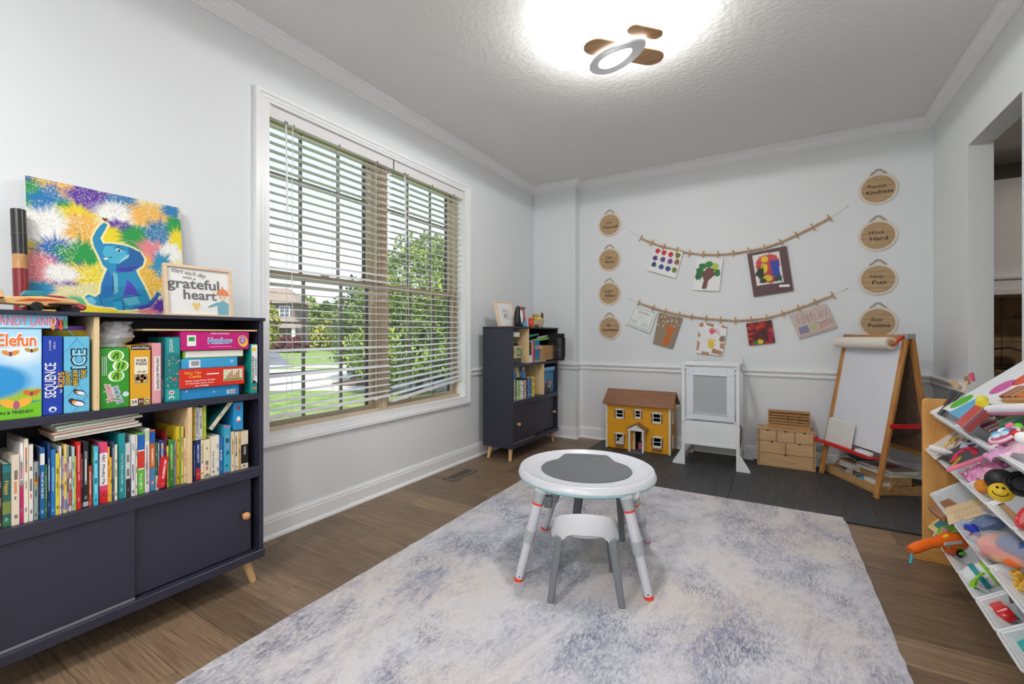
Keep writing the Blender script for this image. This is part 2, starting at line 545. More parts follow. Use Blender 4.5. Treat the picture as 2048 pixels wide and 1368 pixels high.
# ------------------------------------------------------------------ slatted blinds
m_slat = col((232, 230, 230), 0.45, name='blind_slat')
m_cord = col((236, 234, 228), 0.7)
m_clip = col((128, 124, 124), 0.4)
def blind(y0, y1, zb0, zb1, wand, label, tilts):
    t = thing('window_blind', label, 'blind', (XL-0.045, (y0+y1)/2, WZ1), group='slatted blinds in the double window')
    W = y1 - y0; O = Vector(t.location)
    loc = lambda p: tuple(Vector(p) - O)
    g = G().box(loc((XL-0.065, y0, 2.302)), loc((XL-0.012, y1, 2.357)))
    g.obj('headrail', m_slat, t, bevel=0.002)
    G().box(loc((XL-0.011, y0-0.002, 2.290)), loc((XL-0.004, y1+0.002, 2.354))).obj('valance', m_slat, t, bevel=0.002)
    for yy in (y0+0.008, y1-0.008):
        G().box(loc((XL-0.07, yy-0.008, 2.292)), loc((XL-0.003, yy+0.008, 2.358))).obj('bracket', m_cord, t, bevel=0.002)
    prof = [(-0.025, -0.0012), (-0.012, 0.0012), (0, 0.002), (0.012, 0.0012), (0.025, -0.0012), (0.025, 0.0014), (0.012, 0.0038), (0, 0.0046), (-0.012, 0.0038), (-0.025, 0.0014)]
    me = G().prism(prof, (0, -W/2+0.004, 0), (1,0,0), (0,0,1), (0, W-0.008, 0)).mesh('slat', m_slat, ang=0.5)
    ztop, n = 2.262, 35
    zend = (zb0+zb1)/2 + 0.05
    for i in range(n):
        z = ztop + (zend - ztop) * i/(n-1)
        f = max(0, (i - n*0.55) / (n*0.45))
        o = link('slat', me, t, loc=(0, 0, z - WZ1))
        sk = math.atan2((zb1-zb0), W) * f * f
        o.rotation_euler = (sk, math.radians(tilts(i, n) + rnd.uniform(-2, 2)), 0)
    sk = math.atan2(zb1-zb0, W)
    o = G().box((-0.026, -W/2, -0.010), (0.026, W/2, 0.010)).obj('bottom_rail', m_slat, t, bevel=0.003)
    o.location = (0, 0, (zb0+zb1)/2 + 0.012 - WZ1); o.rotation_euler = (sk, math.radians(-8), 0)
    for f in (0.16, 0.5, 0.84):
        yy = y0 + W*f
        zb = zb0 + (zb1-zb0)*f
        for dx in (-0.027, 0.027):
            G().tube([loc((XL-0.045+dx, yy, 2.318)), loc((XL-0.045+dx, yy, zb+0.02))], 0.0011, 5).obj('ladder_cord', m_cord, t)
        G().box(loc((XL-0.004, yy-0.006, 2.284)), loc((XL-0.001, yy+0.006, 2.300))).obj('cord_clip', m_clip, t, smooth=False)
        G().tube([loc((XL-0.017, yy+0.01, zb+0.006)), loc((XL-0.017, yy-0.01, zb+0.006))], 0.006, 8).obj('cord_button', m_cord, t)
    yw = y0 + 0.10
    G().tube([loc((XL-0.006, yw, 2.305)), loc((XL+0.004, yw+0.003, 1.80))], [0.004, 0.0055], 6).obj('tilt_wand', m_white, t)
    G().box(loc((XL-0.004, yw-0.009, 2.282)), loc((XL+0.001, yw+0.009, 2.300))).obj('wand_clip', m_clip, t, smooth=False)
    pts = [loc((XL+0.002, yw+0.035+0.006*math.sin(k*0.9), 2.305 - k*0.075)) for k in range(15)]
    G().tube(pts, 0.0014, 5).obj('lift_cord', m_cord, t)
tl = lambda i, n: 20 if i in (16, 17) else (-16 if i in (18, 19) else (14 if i in (27, 30) else 3))
tr = lambda i, n: 3 if i < 18 else (7 + (i % 3))
blind(WY0+0.008, 2.285, 0.630, 0.655, 1, 'white slatted blind over the left half of the window, bottom rail near level', tl)
blind(2.300, WY1-0.010, 0.612, 0.700, 2, 'white slatted blind over the right half of the window, bottom rail hanging skewed', tr)

# floor vent by the window wall
t = thing('floor_vent', 'bronze grey floor register set in the planks near the window wall', 'vent', (-2.16, 2.79, 0))
m_vent = col((112, 98, 84), 0.4, 0.3)
G().holed(-0.155, 0.155, -0.06, 0.06, [(-0.13, 0.13, -0.037, 0.037)], lambda a0,a1,b0,b1: ((b0, a0, 0.0005), (b1, a1, 0.006))).obj('frame', m_vent, t, bevel=0.0015)
G().box((-0.037, -0.13, 0.0005), (0.037, 0.13, 0.0015)).obj('duct', col((40, 34, 30), 0.8), t, smooth=False)
for k in range(14):
    G().box((-0.037, -0.124+k*0.0185, 0.0015), (0.037, -0.117+k*0.0185, 0.0045)).obj('louver', m_vent, t, smooth=False)

# wall scuffs are left to the paint; two dark foam mats
m_mat = wood('grey_woodprint_foam', (42, 43, 44), (70, 71, 72), 'Y', 3.0, 16, 0.55, bump=0.12)
m_edge = col((34, 34, 36), 0.7)
def mat_piece(x0, x1, y0, y1, lab, dz):
    t = thing('floor_mat', lab, 'mat', ((x0+x1)/2, (y0+y1)/2, 0.0), group='dark grey floor mats')
    w, h = (x1-x0)/2, (y1-y0)/2
    G().box((-w, -h, 0.0006), (w, h, 0.007)).obj('backing', m_edge, t, smooth=False)
    G().box((-w, -h, 0.007), (w, h, 0.011+dz)).obj('top_sheet', m_mat, t, bevel=0.003)
mat_piece(-1.585, -0.303, 3.258, 4.468, 'dark grey wood-print floor mat under the dollhouse and white tower', 0)
mat_piece(-0.299, 0.950, 3.240, 4.468, 'dark grey wood-print floor mat under the easel and drawer chest', 0)

# ------------------------------------------------------------------ rug
def rug_mat():
    m, nt, b = nodes_of('rug_pile')
    tc = nt.nodes.new('ShaderNodeTexCoord')
    def noise(sc, det, dx=1, dy=1, dist=0.0, rough=0.6):
        mp = nt.nodes.new('ShaderNodeMapping'); mp.inputs['Scale'].default_value = (dx, dy, 1)
        nt.links.new(tc.outputs['Object'], mp.inputs['Vector'])
        n = nt.nodes.new('ShaderNodeTexNoise'); n.inputs['Scale'].default_value = sc; n.inputs['Detail'].default_value = det
        n.inputs['Distortion'].default_value = dist; n.inputs['Roughness'].default_value = rough
        nt.links.new(mp.outputs[0], n.inputs['Vector']); return n.outputs['Fac']
    def ramp(f, a, ca, bb, cb):
        r = nt.nodes.new('ShaderNodeValToRGB'); e = r.color_ramp.elements
        e[0].position = a; e[0].color = ca; e[1].position = bb; e[1].color = cb
        nt.links.new(f, r.inputs[0]); return r.outputs[0]
    def mix(f, a, c):
        x = nt.nodes.new('ShaderNodeMix'); x.data_type = 'RGBA'
        nt.links.new(f, x.inputs['Factor'])
        for k, q in (('A', a), ('B', c)):
            if isinstance(q, tuple): x.inputs[k].default_value = q
            else: nt.links.new(q, x.inputs[k])
        return x.outputs['Result']
    K, W_ = (0,0,0,1), (1,1,1,1)
    base = ramp(noise(1.3, 6), 0.40, L(198, 188, 183), 0.60, L(196, 196, 203))
    big = noise(2.3, 10, 1.5, 0.85, 0.6, 0.78); fine = noise(42, 6, 1.9, 0.6, 0.6, 0.75); fib = noise(120, 3, 2.2, 0.6)
    x = nt.nodes.new('ShaderNodeMath'); x.operation = 'ADD'
    nt.links.new(big, x.inputs[0]); nt.links.new(fine, x.inputs[1])
    def mul(a, c):
        q = nt.nodes.new('ShaderNodeMath'); q.operation = 'MULTIPLY'; nt.links.new(a, q.inputs[0]); nt.links.new(c, q.inputs[1]); return q.outputs[0]
    c1 = mix(mul(ramp(big, 0.45, K, 0.62, W_), ramp(fine, 0.40, (0.12,)*3+(1,), 0.57, W_)), base, L(116, 118, 142))
    x2 = nt.nodes.new('ShaderNodeMath'); x2.operation = 'ADD'
    nt.links.new(noise(2.9, 8, 1, 1, 0.3, 0.7), x2.inputs[0]); nt.links.new(noise(70, 4, 2, 0.7), x2.inputs[1])
    c2 = mix(mul(ramp(noise(2.9, 8, 1, 1, 0.3, 0.7), 0.46, K, 0.64, W_), ramp(noise(60, 5, 2.4, 0.8, 0.5), 0.42, K, 0.60, W_)), c1, L(92, 94, 116))
    c3 = mix(ramp(fib, 0.45, K, 0.75, (0.35,)*3 + (1,)), c2, L(230, 230, 232))
    nt.links.new(c3, b.inputs['Base Color'])
    b.inputs['Roughness'].default_value = 0.95
    b.inputs['Sheen Weight'].default_value = 0.2
    bp = nt.nodes.new('ShaderNodeBump'); bp.inputs['Strength'].default_value = 0.35; bp.inputs['Distance'].default_value = 0.004
    nt.links.new(fib, bp.inputs['Height']); nt.links.new(bp.outputs[0], b.inputs['Normal'])
    return m
t = thing('area_rug', 'large pale grey area rug with mottled blue-grey distressed pattern', 'rug', (-0.645, 1.78, 0), math.radians(1.2))
n = 60; g = G()
xs, ys = 1.0, 1.5
out = []
for sgn in range(4):
    for k in range(n):
        f = k/n*2-1
        w = rnd.uniform(-0.003, 0.003)
        out.append([(f*xs, -ys+w), (xs+w, f*ys), (-f*xs, ys+w), (-xs+w, -f*ys)][sgn])
g.prism(out, (0,0,0.0008), (1,0,0), (0,1,0), (0,0,0.0105))
g.obj('pile', rug_mat(), t, bevel=0.003)
G().tube([(p[0]*1.0, p[1]*1.0, 0.006) for p in out], 0.005, 6, closed=True).obj('bound_edge', col((176, 176, 182), 0.95), t)

# ------------------------------------------------------------------ kitchen beyond the doorway
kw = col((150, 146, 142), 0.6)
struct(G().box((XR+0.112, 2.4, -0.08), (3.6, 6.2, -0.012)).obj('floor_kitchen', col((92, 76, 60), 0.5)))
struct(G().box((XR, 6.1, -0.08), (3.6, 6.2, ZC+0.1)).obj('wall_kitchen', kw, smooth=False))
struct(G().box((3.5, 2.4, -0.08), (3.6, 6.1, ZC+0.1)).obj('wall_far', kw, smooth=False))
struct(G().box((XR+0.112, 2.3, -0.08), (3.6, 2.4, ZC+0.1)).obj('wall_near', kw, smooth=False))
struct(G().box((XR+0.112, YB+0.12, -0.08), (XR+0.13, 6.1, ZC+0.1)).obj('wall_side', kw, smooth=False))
struct(G().box((XR+0.112, 2.3, ZC), (3.6, 6.2, ZC+0.1)).obj('ceiling_kitchen', m_ceil, smooth=False))
kc = thing('range_hood', 'white panelled hood with mantel moulding above the kitchen backsplash', 'hood', (2.05, 5.9, 1.46))
G().box((-0.85, -0.18, 0.165), (0.9, 0.19, 1.05)).obj('body', m_white, kc, bevel=0.004)
G().box((-0.88, -0.26, 0.0), (0.93, 0.16, 0.05)).box((-0.86, -0.23, 0.05), (0.91, 0.16, 0.14)).box((-0.88, -0.25, 0.14), (0.93, 0.16, 0.165)).obj('mantel', m_white, kc, bevel=0.004)
bs = thing('tile_backsplash', 'tan travertine tile backsplash behind the kitchen counter', 'tiles', (1.3, 6.09, 0.82))
m_trav = bumpy('travertine', (150, 124, 94), 30, 0.15, 0.5, rgb2=(176, 150, 118), cscale=9)
for i in range(7):
    for j in range(3):
        G().box((i*0.26, -0.012, j*0.22), (i*0.26+0.256, 0, j*0.22+0.216)).obj('tile', m_trav, bs, bevel=0.002)
ct = thing('kitchen_counter', 'kitchen counter with speckled brown granite top and pale base', 'counter', (2.1, 5.75, 0))
m_gran = bumpy('granite', (58, 44, 34), 60, 0.02, 0.2, rgb2=(176, 138, 92), cscale=55)
G().box((-0.95, -0.28, 0), (1.3, 0.33, 0.765)).obj('base', m_white, ct, bevel=0.003)
G().box((-0.97, -0.31, 0.765), (1.32, 0.33, 0.80)).obj('worktop', m_gran, ct, bevel=0.004)
bl = thing('kitchen_blender', 'black kitchen blender with clear jar and lid on the granite counter', 'blender', (1.90, 5.62, 0.80))
G().hexa([(-0.10,-0.10,0),(0.10,-0.10,0),(0.10,0.10,0),(-0.10,0.10,0)], [(-0.045,-0.06,0.19),(0.085,-0.06,0.19),(0.085,0.06,0.19),(-0.045,0.06,0.19)]).obj('motor_base', m_black, bl, bevel=0.01)
G().lathe([(0.05,0.19),(0.055,0.22),(0.075,0.44),(0.072,0.44),(0.05,0.225)], 16, (0.02,0,0)).obj('jar', clear('jar_plastic', (0.5,0.48,0.48,1), 0.1, 0.45), bl)
G().lathe([(0.085,0.44),(0.085,0.465),(0.05,0.475),(0.05,0.50)], 16, (0.02,0,0)).box((-0.14,-0.02,0.455),(-0.05,0.02,0.475)).obj('lid', m_black, bl)
G().tube([(-0.06,0.02,0.15),(-0.14,0.05,0.19),(-0.24,0.08,0.18),(-0.33,0.1,0.12),(-0.4,0.1,0.02),(-0.5,0.12,0.012)], 0.009, 6).obj('power_cord', m_black, bl)
G().box((-0.4,-0.05,0.0),(-0.11,0.0,0.02)).obj('tray', m_black, bl, bevel=0.003)

# ------------------------------------------------------------------ outside: lawn, street, houses, trees
GZ = -0.6
fw = Vector((-_s, _c, 0)); rt = Vector((_c, _s, 0))
def ground(name, near, far, l0, l1, z, mat, skew=0.0):
    P = [fw*near + rt*l0, fw*near + rt*l1, fw*far + rt*(l1+skew), fw*far + rt*(l0+skew)]
    P = [(p.x, p.y, GZ + z) for p in P]
    g = G(); g.hexa([(a, b, c-0.05) for a, b, c in P], P)
    return struct(g.obj(name, mat, smooth=False))
m_grass = bumpy('lawn_grass', (104, 130, 58), 40, 0.5, 0.9, rgb2=(152, 172, 92), cscale=3)
m_conc = bumpy('pale_concrete', (196, 190, 180), 20, 0.1, 0.8, rgb2=(214, 208, 198), cscale=2)
m_asph = bumpy('grey_asphalt', (112, 114, 122), 30, 0.2, 0.9, rgb2=(128, 130, 138), cscale=2)
lawn = G().box((-130, -60, GZ-0.3), (XL-0.18, 140, GZ)).obj('lawn', m_grass, smooth=False)
struct(lawn)
ground('street', 13.6, 22.0, -60, 60, 0.012, m_conc)
ground('sidewalk', 23.2, 25.0, -60, 60, 0.014, m_conc)
ground('driveway', 25.0, 46, -46, -12.4, 0.016, m_asph, skew=-12)
def foliage(blobs, n, leaf, seed, flat=1.0):
    rg = np.random.RandomState(seed)
    w = np.array([b[3]*b[4]*b[5] for b in blobs]) ** 0.7; w /= w.sum()
    vs = []
    for (cx, cy, cz, rx, ry, rz), k in zip(blobs, (w*n).astype(int)):
        d = rg.normal(size=(k, 3)); d /= np.linalg.norm(d, axis=1)[:, None]
        r = rg.uniform(0.35, 1.0, (k, 1)) ** 0.4 * (1 + 0.18*np.sin(d[:, :1]*9+seed)*np.cos(d[:, 2:]*7))
        p = np.array([cx, cy, cz]) + d * r * np.array([rx, ry, rz])
        a = rg.normal(size=(k, 3)); a /= np.linalg.norm(a, axis=1)[:, None]
        b = np.cross(a, rg.normal(size=(k, 3))); b /= np.linalg.norm(b, axis=1)[:, None]
        s = leaf * rg.uniform(0.6, 1.3, (k, 1))
        vs.append(np.stack([p - a*s, p - b*s*0.55, p + a*s, p + b*s*0.55], 1).reshape(-1, 3))
    v = np.concatenate(vs); q = np.arange(len(v)).reshape(-1, 4)
    g = G(); g.v = v.tolist(); g.f = q.tolist(); g.m = [0]*len(q)
    return g
def leafmat(name, a, b):
    m, nt, bs_ = nodes_of(name)
    tc = nt.nodes.new('ShaderNodeTexCoord'); n = nt.nodes.new('ShaderNodeTexNoise'); n.inputs['Scale'].default_value = 2.2
    n.inputs['Detail'].default_value = 6
    nt.links.new(tc.outputs['Object'], n.inputs['Vector'])
    r = nt.nodes.new('ShaderNodeValToRGB'); r.color_ramp.elements[0].color = L(*a); r.color_ramp.elements[1].color = L(*b)
    r.color_ramp.elements[0].position = 0.35; r.color_ramp.elements[1].position = 0.65
    nt.links.new(n.outputs['Fac'], r.inputs[0]); nt.links.new(r.outputs[0], bs_.inputs['Base Color'])
    bs_.inputs['Roughness'].default_value = 0.7
    return m
m_leaf = leafmat('leaves_green', (78, 108, 44), (172, 188, 88))
m_leaf2 = leafmat('leaves_dark', (44, 70, 36), (104, 132, 58))
m_leafy = leafmat('leaves_yellow', (112, 128, 40), (196, 186, 84))
m_leafr = leafmat('leaves_red', (84, 38, 46), (132, 66, 72))
m_bark = bumpy('bark', (70, 56, 46), 30, 0.5, 0.9)
def tree(name, label, cat, u, dep, blobs, n, leaf, mat, trunk=0.0, seed=1):
    b = fw*dep + rt*((u - CXP)/FPX*dep)
    t = thing(name, label, cat, (b.x, b.y, GZ), YAW)
    if trunk:
        G().tube([(0,0,-0.02),(0.05,0,trunk*0.5),(0,0.05,trunk)], [0.12,0.09,0.05], 8).obj('trunk', m_bark, t)
        for k in range(5):
            an = k*1.3
            G().tube([(0,0,trunk*0.45),(math.cos(an)*0.5,math.sin(an)*0.5,trunk*0.8),(math.cos(an)*0.9,math.sin(an)*0.9,trunk*1.15)], [0.05,0.035,0.015], 6).obj('branch', m_bark, t)
    o = foliage(blobs, n, leaf, seed).obj('foliage', mat, t, smooth=False); o['kind'] = 'stuff'
    return t
tree('garden_tree', 'leafy green tree close outside the right half of the window', 'tree', 838, 13.0,
     [(0,0,3.0,1.6,1.6,1.5),(-0.9,0,2.4,1.0,1.0,1.1),(1.3,0.2,2.6,1.2,1.2,1.2),(0,0.2,1.5,2.0,1.8,1.1),(-0.8,0.2,1.0,1.3,1.3,0.8),(1.8,0.1,1.2,1.2,1.2,0.9),(0.3,0,4.0,0.6,0.6,0.7)], 30000, 0.062, m_leaf, 2.6, 3)
tree('garden_tree', 'dark dense tree shading the ground behind the leafy window tree', 'tree', 792, 17.0,
     [(-0.9,0,1.9,1.5,1.5,1.9),(0.8,0,1.5,1.6,1.5,1.5),(2.2,0,1.4,1.4,1.4,1.4)], 14000, 0.085, m_leaf2, 2.2, 5)
tree('garden_tree', 'yellow-green young tree at the left edge of the window view', 'tree', 533, 30,
     [(0,0,2.6,0.8,0.8,1.4),(0.1,0,1.7,0.7,0.7,0.9),(-0.6,0,3.8,0.6,0.6,0.7)], 3000, 0.15, m_leafy, 2.4, 7)
tree('street_tree', 'green tree beside the brick house across the street', 'tree', 610, 60,
     [(0,0,4.4,1.8,1.8,2.6),(0.8,0,2.4,1.6,1.6,1.8)], 4000, 0.26, m_leaf, 3.0, 9)
tree('street_tree', 'rounded green tree left of the distant tan roof', 'tree', 632, 62,
     [(0,0,2.6,2.4,2.0,2.0),(1.4,0,3.8,1.6,1.6,1.2),(-1.2,0,1.8,1.8,1.6,1.4)], 4200, 0.28, m_leaf, 2.4, 11)
tree('street_tree', 'bright green hedge-like tree in front of the distant tan roof', 'tree', 672, 50,
     [(0,0,1.7,2.3,1.7,1.7),(1.6,0,2.2,1.5,1.5,1.9),(-1.5,0,1.4,1.3,1.3,1.3)], 4200, 0.22, m_leafy, 1.8, 13)
tree('street_tree', 'tall dark tree rising behind the street trees', 'tree', 655, 92,
     [(0,0,6.0,2.6,2.6,2.6),(2.5,0,5.0,2.0,2.0,2.0)], 3000, 0.36, m_leaf2, 4.0, 15)
tree('red_maple', 'low domed dark red maple bush beside the grey driveway', 'bush', 580, 44,
     [(0,0,0.75,1.55,1.3,0.85),(-0.9,0,0.6,0.9,0.9,0.6),(0.9,0,0.55,0.9,0.9,0.55)], 4000, 0.16, m_leafr, 0.7, 17)
def house(label, u, dep, w, hgt, roofh, wallm, roofm, wins, porch, D=7.0):
    b = fw*dep + rt*((u - CXP)/FPX*dep)
    t = thing('house', label, 'house', (b.x, b.y, GZ), YAW)
    G().box((-w/2, 0, 0), (w/2, D, hgt)).obj('wall', wallm, t, smooth=False)
    r = 0.5
    G().add([(-w/2-r,-r,hgt),(w/2+r,-r,hgt),(w/2+r,D+r,hgt),(-w/2-r,D+r,hgt),(-w/2+1.6,D/2,hgt+roofh),(w/2-1.6,D/2,hgt+roofh)],
            [(0,1,5,4),(1,2,5),(2,3,4,5),(3,0,4),(3,2,1,0)]).obj('roof', roofm, t, smooth=False)
    for x, z, ww, hh in wins:
        f = G().holed(x-ww/2, x+ww/2, z, z+hh, [(x-ww/2+0.1, x+ww/2-0.1, z+0.1, z+hh-0.1)], lambda a0,a1,b0,b1: ((a0,-0.08,b0),(a1,0.02,b1))).obj('window', m_white, t, smooth=False)
        G().box((x-ww/2+0.1,-0.03,z+0.1),(x+ww/2-0.1,-0.01,z+hh-0.1)).obj('pane', col((92,104,120),0.2), f, smooth=False)
        G().box((x-0.03,-0.06,z+0.1),(x+0.03,-0.03,z+hh-0.1)).box((x-ww/2+0.1,-0.06,z+hh/2-0.03),(x+ww/2-0.1,-0.03,z+hh/2+0.03)).obj('muntin', m_white, f, smooth=False)
    if porch:
        x0, x1, z = porch
        G().add([(x0-0.3,-2.4,z),(x1+0.3,-2.4,z),(x1+0.3,0,z),(x0-0.3,0,z),(x0+0.9,-0.2,z+1.3),(x1-0.9,-0.2,z+1.3)],
                [(0,1,5,4),(1,2,5),(2,3,4,5),(3,0,4),(3,2,1,0)]).obj('porch_roof', roofm, t, smooth=False)
        for x in (x0, x1): G().box((x-0.15,-2.2,0),(x+0.15,-1.9,z)).obj('porch_column', m_white, t, smooth=False)
    return t
m_brick = bumpy('far_brick', (112, 100, 100), 8, 0.2, 0.9, rgb2=(136, 122, 120), cscale=6)
m_roof = bumpy('far_shingle', (146, 128, 116), 6, 0.2, 0.9, rgb2=(164, 146, 134), cscale=5)
house('two storey brick house with tan roof and white porch columns across the street', 534, 50, 6.2, 5.3, 1.9, m_brick, m_roof, [(2.0, 3.4, 1.2, 1.6), (-0.2, 3.4, 1.2, 1.6), (-2.2, 3.4, 1.2, 1.6)], (0.2, 4.0, 2.5), 3.4)
house('distant pale house with low tan hip roof beyond the street trees', 682, 78, 9, 3.4, 2.2, col((196, 194, 196), 0.8), m_roof, [(-2.4, 1.6, 1.6, 1.2), (0.8, 1.6, 1.6, 1.2)], None)
mb = thing('mailbox', 'dark mailbox on a turned post beside the street', 'mailbox', tuple(fw*15.6 + rt*((706-CXP)/FPX*15.6) + Vector((0,0,GZ))), YAW)
G().lathe([(0.05,0),(0.05,0.15),(0.035,0.2),(0.05,0.4),(0.03,0.6),(0.04,0.85),(0.03,0.9)], 10).obj('post', m_dark, mb)
G().prism([(-0.09,0),(0.09,0),(0.09,0.12),(0.05,0.19),(-0.05,0.19),(-0.09,0.12)], (0,-0.2,0.88), (1,0,0), (0,0,1), (0,0.42,0)).obj('box', m_dark, mb, bevel=0.01)
mo = fw*15.6 + rt*((712-CXP)/FPX*15.6)
struct(G().ball((mo.x, mo.y, GZ-0.03), (0.85, 0.85, 0.17), 16, 8).obj('mulch_mound', bumpy('mulch', (84, 62, 46), 40, 0.6, 0.95, rgb2=(110, 84, 62), cscale=20)))

# two unseen ceiling lamps added behind the camera as fill for the room
m_fillglow = emit('lamp_glow', (1.0, 0.99, 0.97, 1), 6.0)
def rear_fill_lamp(x, y, power, lab):
    t = thing('fill_lamp', lab, 'lamp', (x, y, ZC), group='added fill lamps behind the camera')
    G().lathe([(0.20,-0.075),(0.205,-0.03),(0.215,-0.02),(0.215,0)], 32).obj('rim', m_white, t)
    G().lathe([(0.0,-0.088),(0.12,-0.084),(0.198,-0.072)], 32).obj('diffuser', m_fillglow, t)
    d = bpy.data.lights.new('fill_light', 'AREA'); d.shape = 'DISK'; d.size = 0.4; d.energy = power; d.color = (1.0, 1.0, 1.0)
    o = bpy.data.objects.new('fill_light', d); C.objects.link(o); o.parent = t; o.location = (0, 0, -0.10)
rear_fill_lamp(-1.1, -0.8, 35, 'added unseen round fill lamp behind the camera, nearer the window wall')
rear_fill_lamp(0.3, -1.1, 35, 'added unseen round fill lamp behind the camera, nearer the rear wall')
kl = thing('kitchen_fill_lamp', 'added unseen round downlight in the kitchen ceiling', 'lamp', (2.3, 4.2, ZC))  # out-of-view lamp added to brighten the kitchen
G().lathe([(0.06,-0.012),(0.085,-0.01),(0.085,0)], 20).obj('rim', m_white, kl)
G().lathe([(0.0,-0.008),(0.06,-0.010)], 20).obj('diffuser', m_fillglow, kl)
d = bpy.data.lights.new('fill_downlight', 'AREA'); d.shape = 'DISK'; d.size = 0.12; d.energy = 12; d.color = (1.0, 0.9, 0.8)
o = bpy.data.objects.new('fill_downlight', d); C.objects.link(o); o.parent = kl; o.location = (0, 0, -0.03)

# ------------------------------------------------------------------ aeroplane ceiling lamp
PZ = 2.575
O = pt(1242, 36, Z=ZC)
lam = thing('aeroplane_lamp', 'aeroplane-shaped ceiling lamp with wooden wings and glowing edges', 'lamp', tuple(O))
G().lathe([(0.096,-0.050),(0.102,-0.044),(0.102,0)], 36).obj('canopy', m_white, lam)
lp = lambda u, v: (pt(u, v, Z=PZ) - O).to_2d().to_3d()
nose, tailp, wl, wr, tl1, tl2 = lp(1185, 139), lp(1291, 73), lp(1167, 90), lp(1326, 121), lp(1253, 61), lp(1327, 72)
cen = (nose + tailp)/2; ax = (tailp - nose).normalized(); FL = (tailp - nose).length
sd = Vector((-ax.y, ax.x, 0)); wdir = (wr - wl).normalized(); wper = Vector((-wdir.y, wdir.x, 0)); wc = (wl + wr)/2
zb = PZ - ZC
G().tube([(0,0,-0.05), (cen.x*0.6, cen.y*0.6, zb+0.02)], 0.026, 14).obj('stem', m_white, lam)
m_pw = wood('lamp_wood', (170, 128, 88), (200, 160, 116), 'X', 5, 9, 0.45)
m_pb = col((226, 231, 234), 0.4)
m_edgeglow = emit('edge_glow', (1.0, 0.97, 0.92, 1), 3.5)
m_core = emit('core_glow', (1.0, 0.99, 0.97, 1), 10.0)
def stadium(l, w, n=12):
    p = [(l/2 - w/2 + math.cos(-PI/2+PI*k/n)*w/2, math.sin(-PI/2+PI*k/n)*w/2) for k in range(n+1)]
    return p + [(-l/2 + w/2 + math.cos(PI/2+PI*k/n)*w/2, math.sin(PI/2+PI*k/n)*w/2) for k in range(n+1)]
def layer(nm, poly, c, z0, z1, m, u, v, grow=1.0):
    q = [(a*grow, b*grow) for a, b in poly]
    return G().prism(q, Vector(c) + Vector((0,0,zb+z0)), u, v, (0,0,z1-z0)).obj(nm, m, lam)
wing = stadium((wr-wl).length, 0.130)
layer('wing', wing, wc, 0.0, 0.006, m_pw, wdir, wper, 0.97); layer('wing_glow', wing, wc, 0.006, 0.026, m_edgeglow, wdir, wper)
tail = stadium((tl2-tl1).length, 0.070); tc_ = (tl1+tl2)/2
layer('tail', tail, tc_, 0.003, 0.009, m_pw, wdir, wper, 0.95); layer('tail_glow', tail, tc_, 0.009, 0.028, m_edgeglow, wdir, wper)
oval = [(FL/2*math.cos(2*PI*k/48), 0.090*math.sin(2*PI*k/48)*(1.0 - 0.25*math.cos(2*PI*k/48))) for k in range(48)]
layer('fuselage_glow', oval, cen, -0.010, 0.012, m_edgeglow, ax, sd)
ring_in = [(a*0.60-0.014, b*0.56) for a, b in oval]
P0 = [cen + ax*a*0.98 + sd*b*0.98 for a, b in oval]; P1 = [cen + ax*a + sd*b for a, b in ring_in]
zz = lambda p, z: p + Vector((0,0,zb+z))
vs = [zz(p,-0.010) for p in P0] + [zz(p,-0.022) for p in P0] + [zz(p,-0.018) for p in P1] + [zz(p,-0.010) for p in P1]
K = 48; fs = []
for k in range(K):
    k2 = (k+1) % K
    fs += [(k2, K+k2, K+k, k), (K+k2, 2*K+k2, 2*K+k, K+k), (2*K+k2, 3*K+k2, 3*K+k, 2*K+k)]
G().add(vs, fs).obj('fuselage', m_pb, lam)
layer('fuselage_light', ring_in, cen, -0.017, -0.011, m_core, ax, sd)
d = bpy.data.lights.new('lamp_glow', 'SPOT'); d.spot_size = math.radians(180); d.spot_blend = 0.0; d.shadow_soft_size = 0.10; d.energy = 56; d.color = (1.0, 0.985, 0.972)
o = bpy.data.objects.new('lamp_glow', d); C.objects.link(o); o.parent = lam; o.location = (cen.x, cen.y, zb-0.030)
d = bpy.data.lights.new('lamp_up', 'AREA'); d.shape = 'DISK'; d.size = 0.34; d.energy = 19; d.color = (1.0, 0.985, 0.972)
o = bpy.data.objects.new('lamp_up', d); C.objects.link(o); o.parent = lam; o.location = (cen.x, cen.y, zb+0.034); o.rotation_euler = (PI, 0, 0)
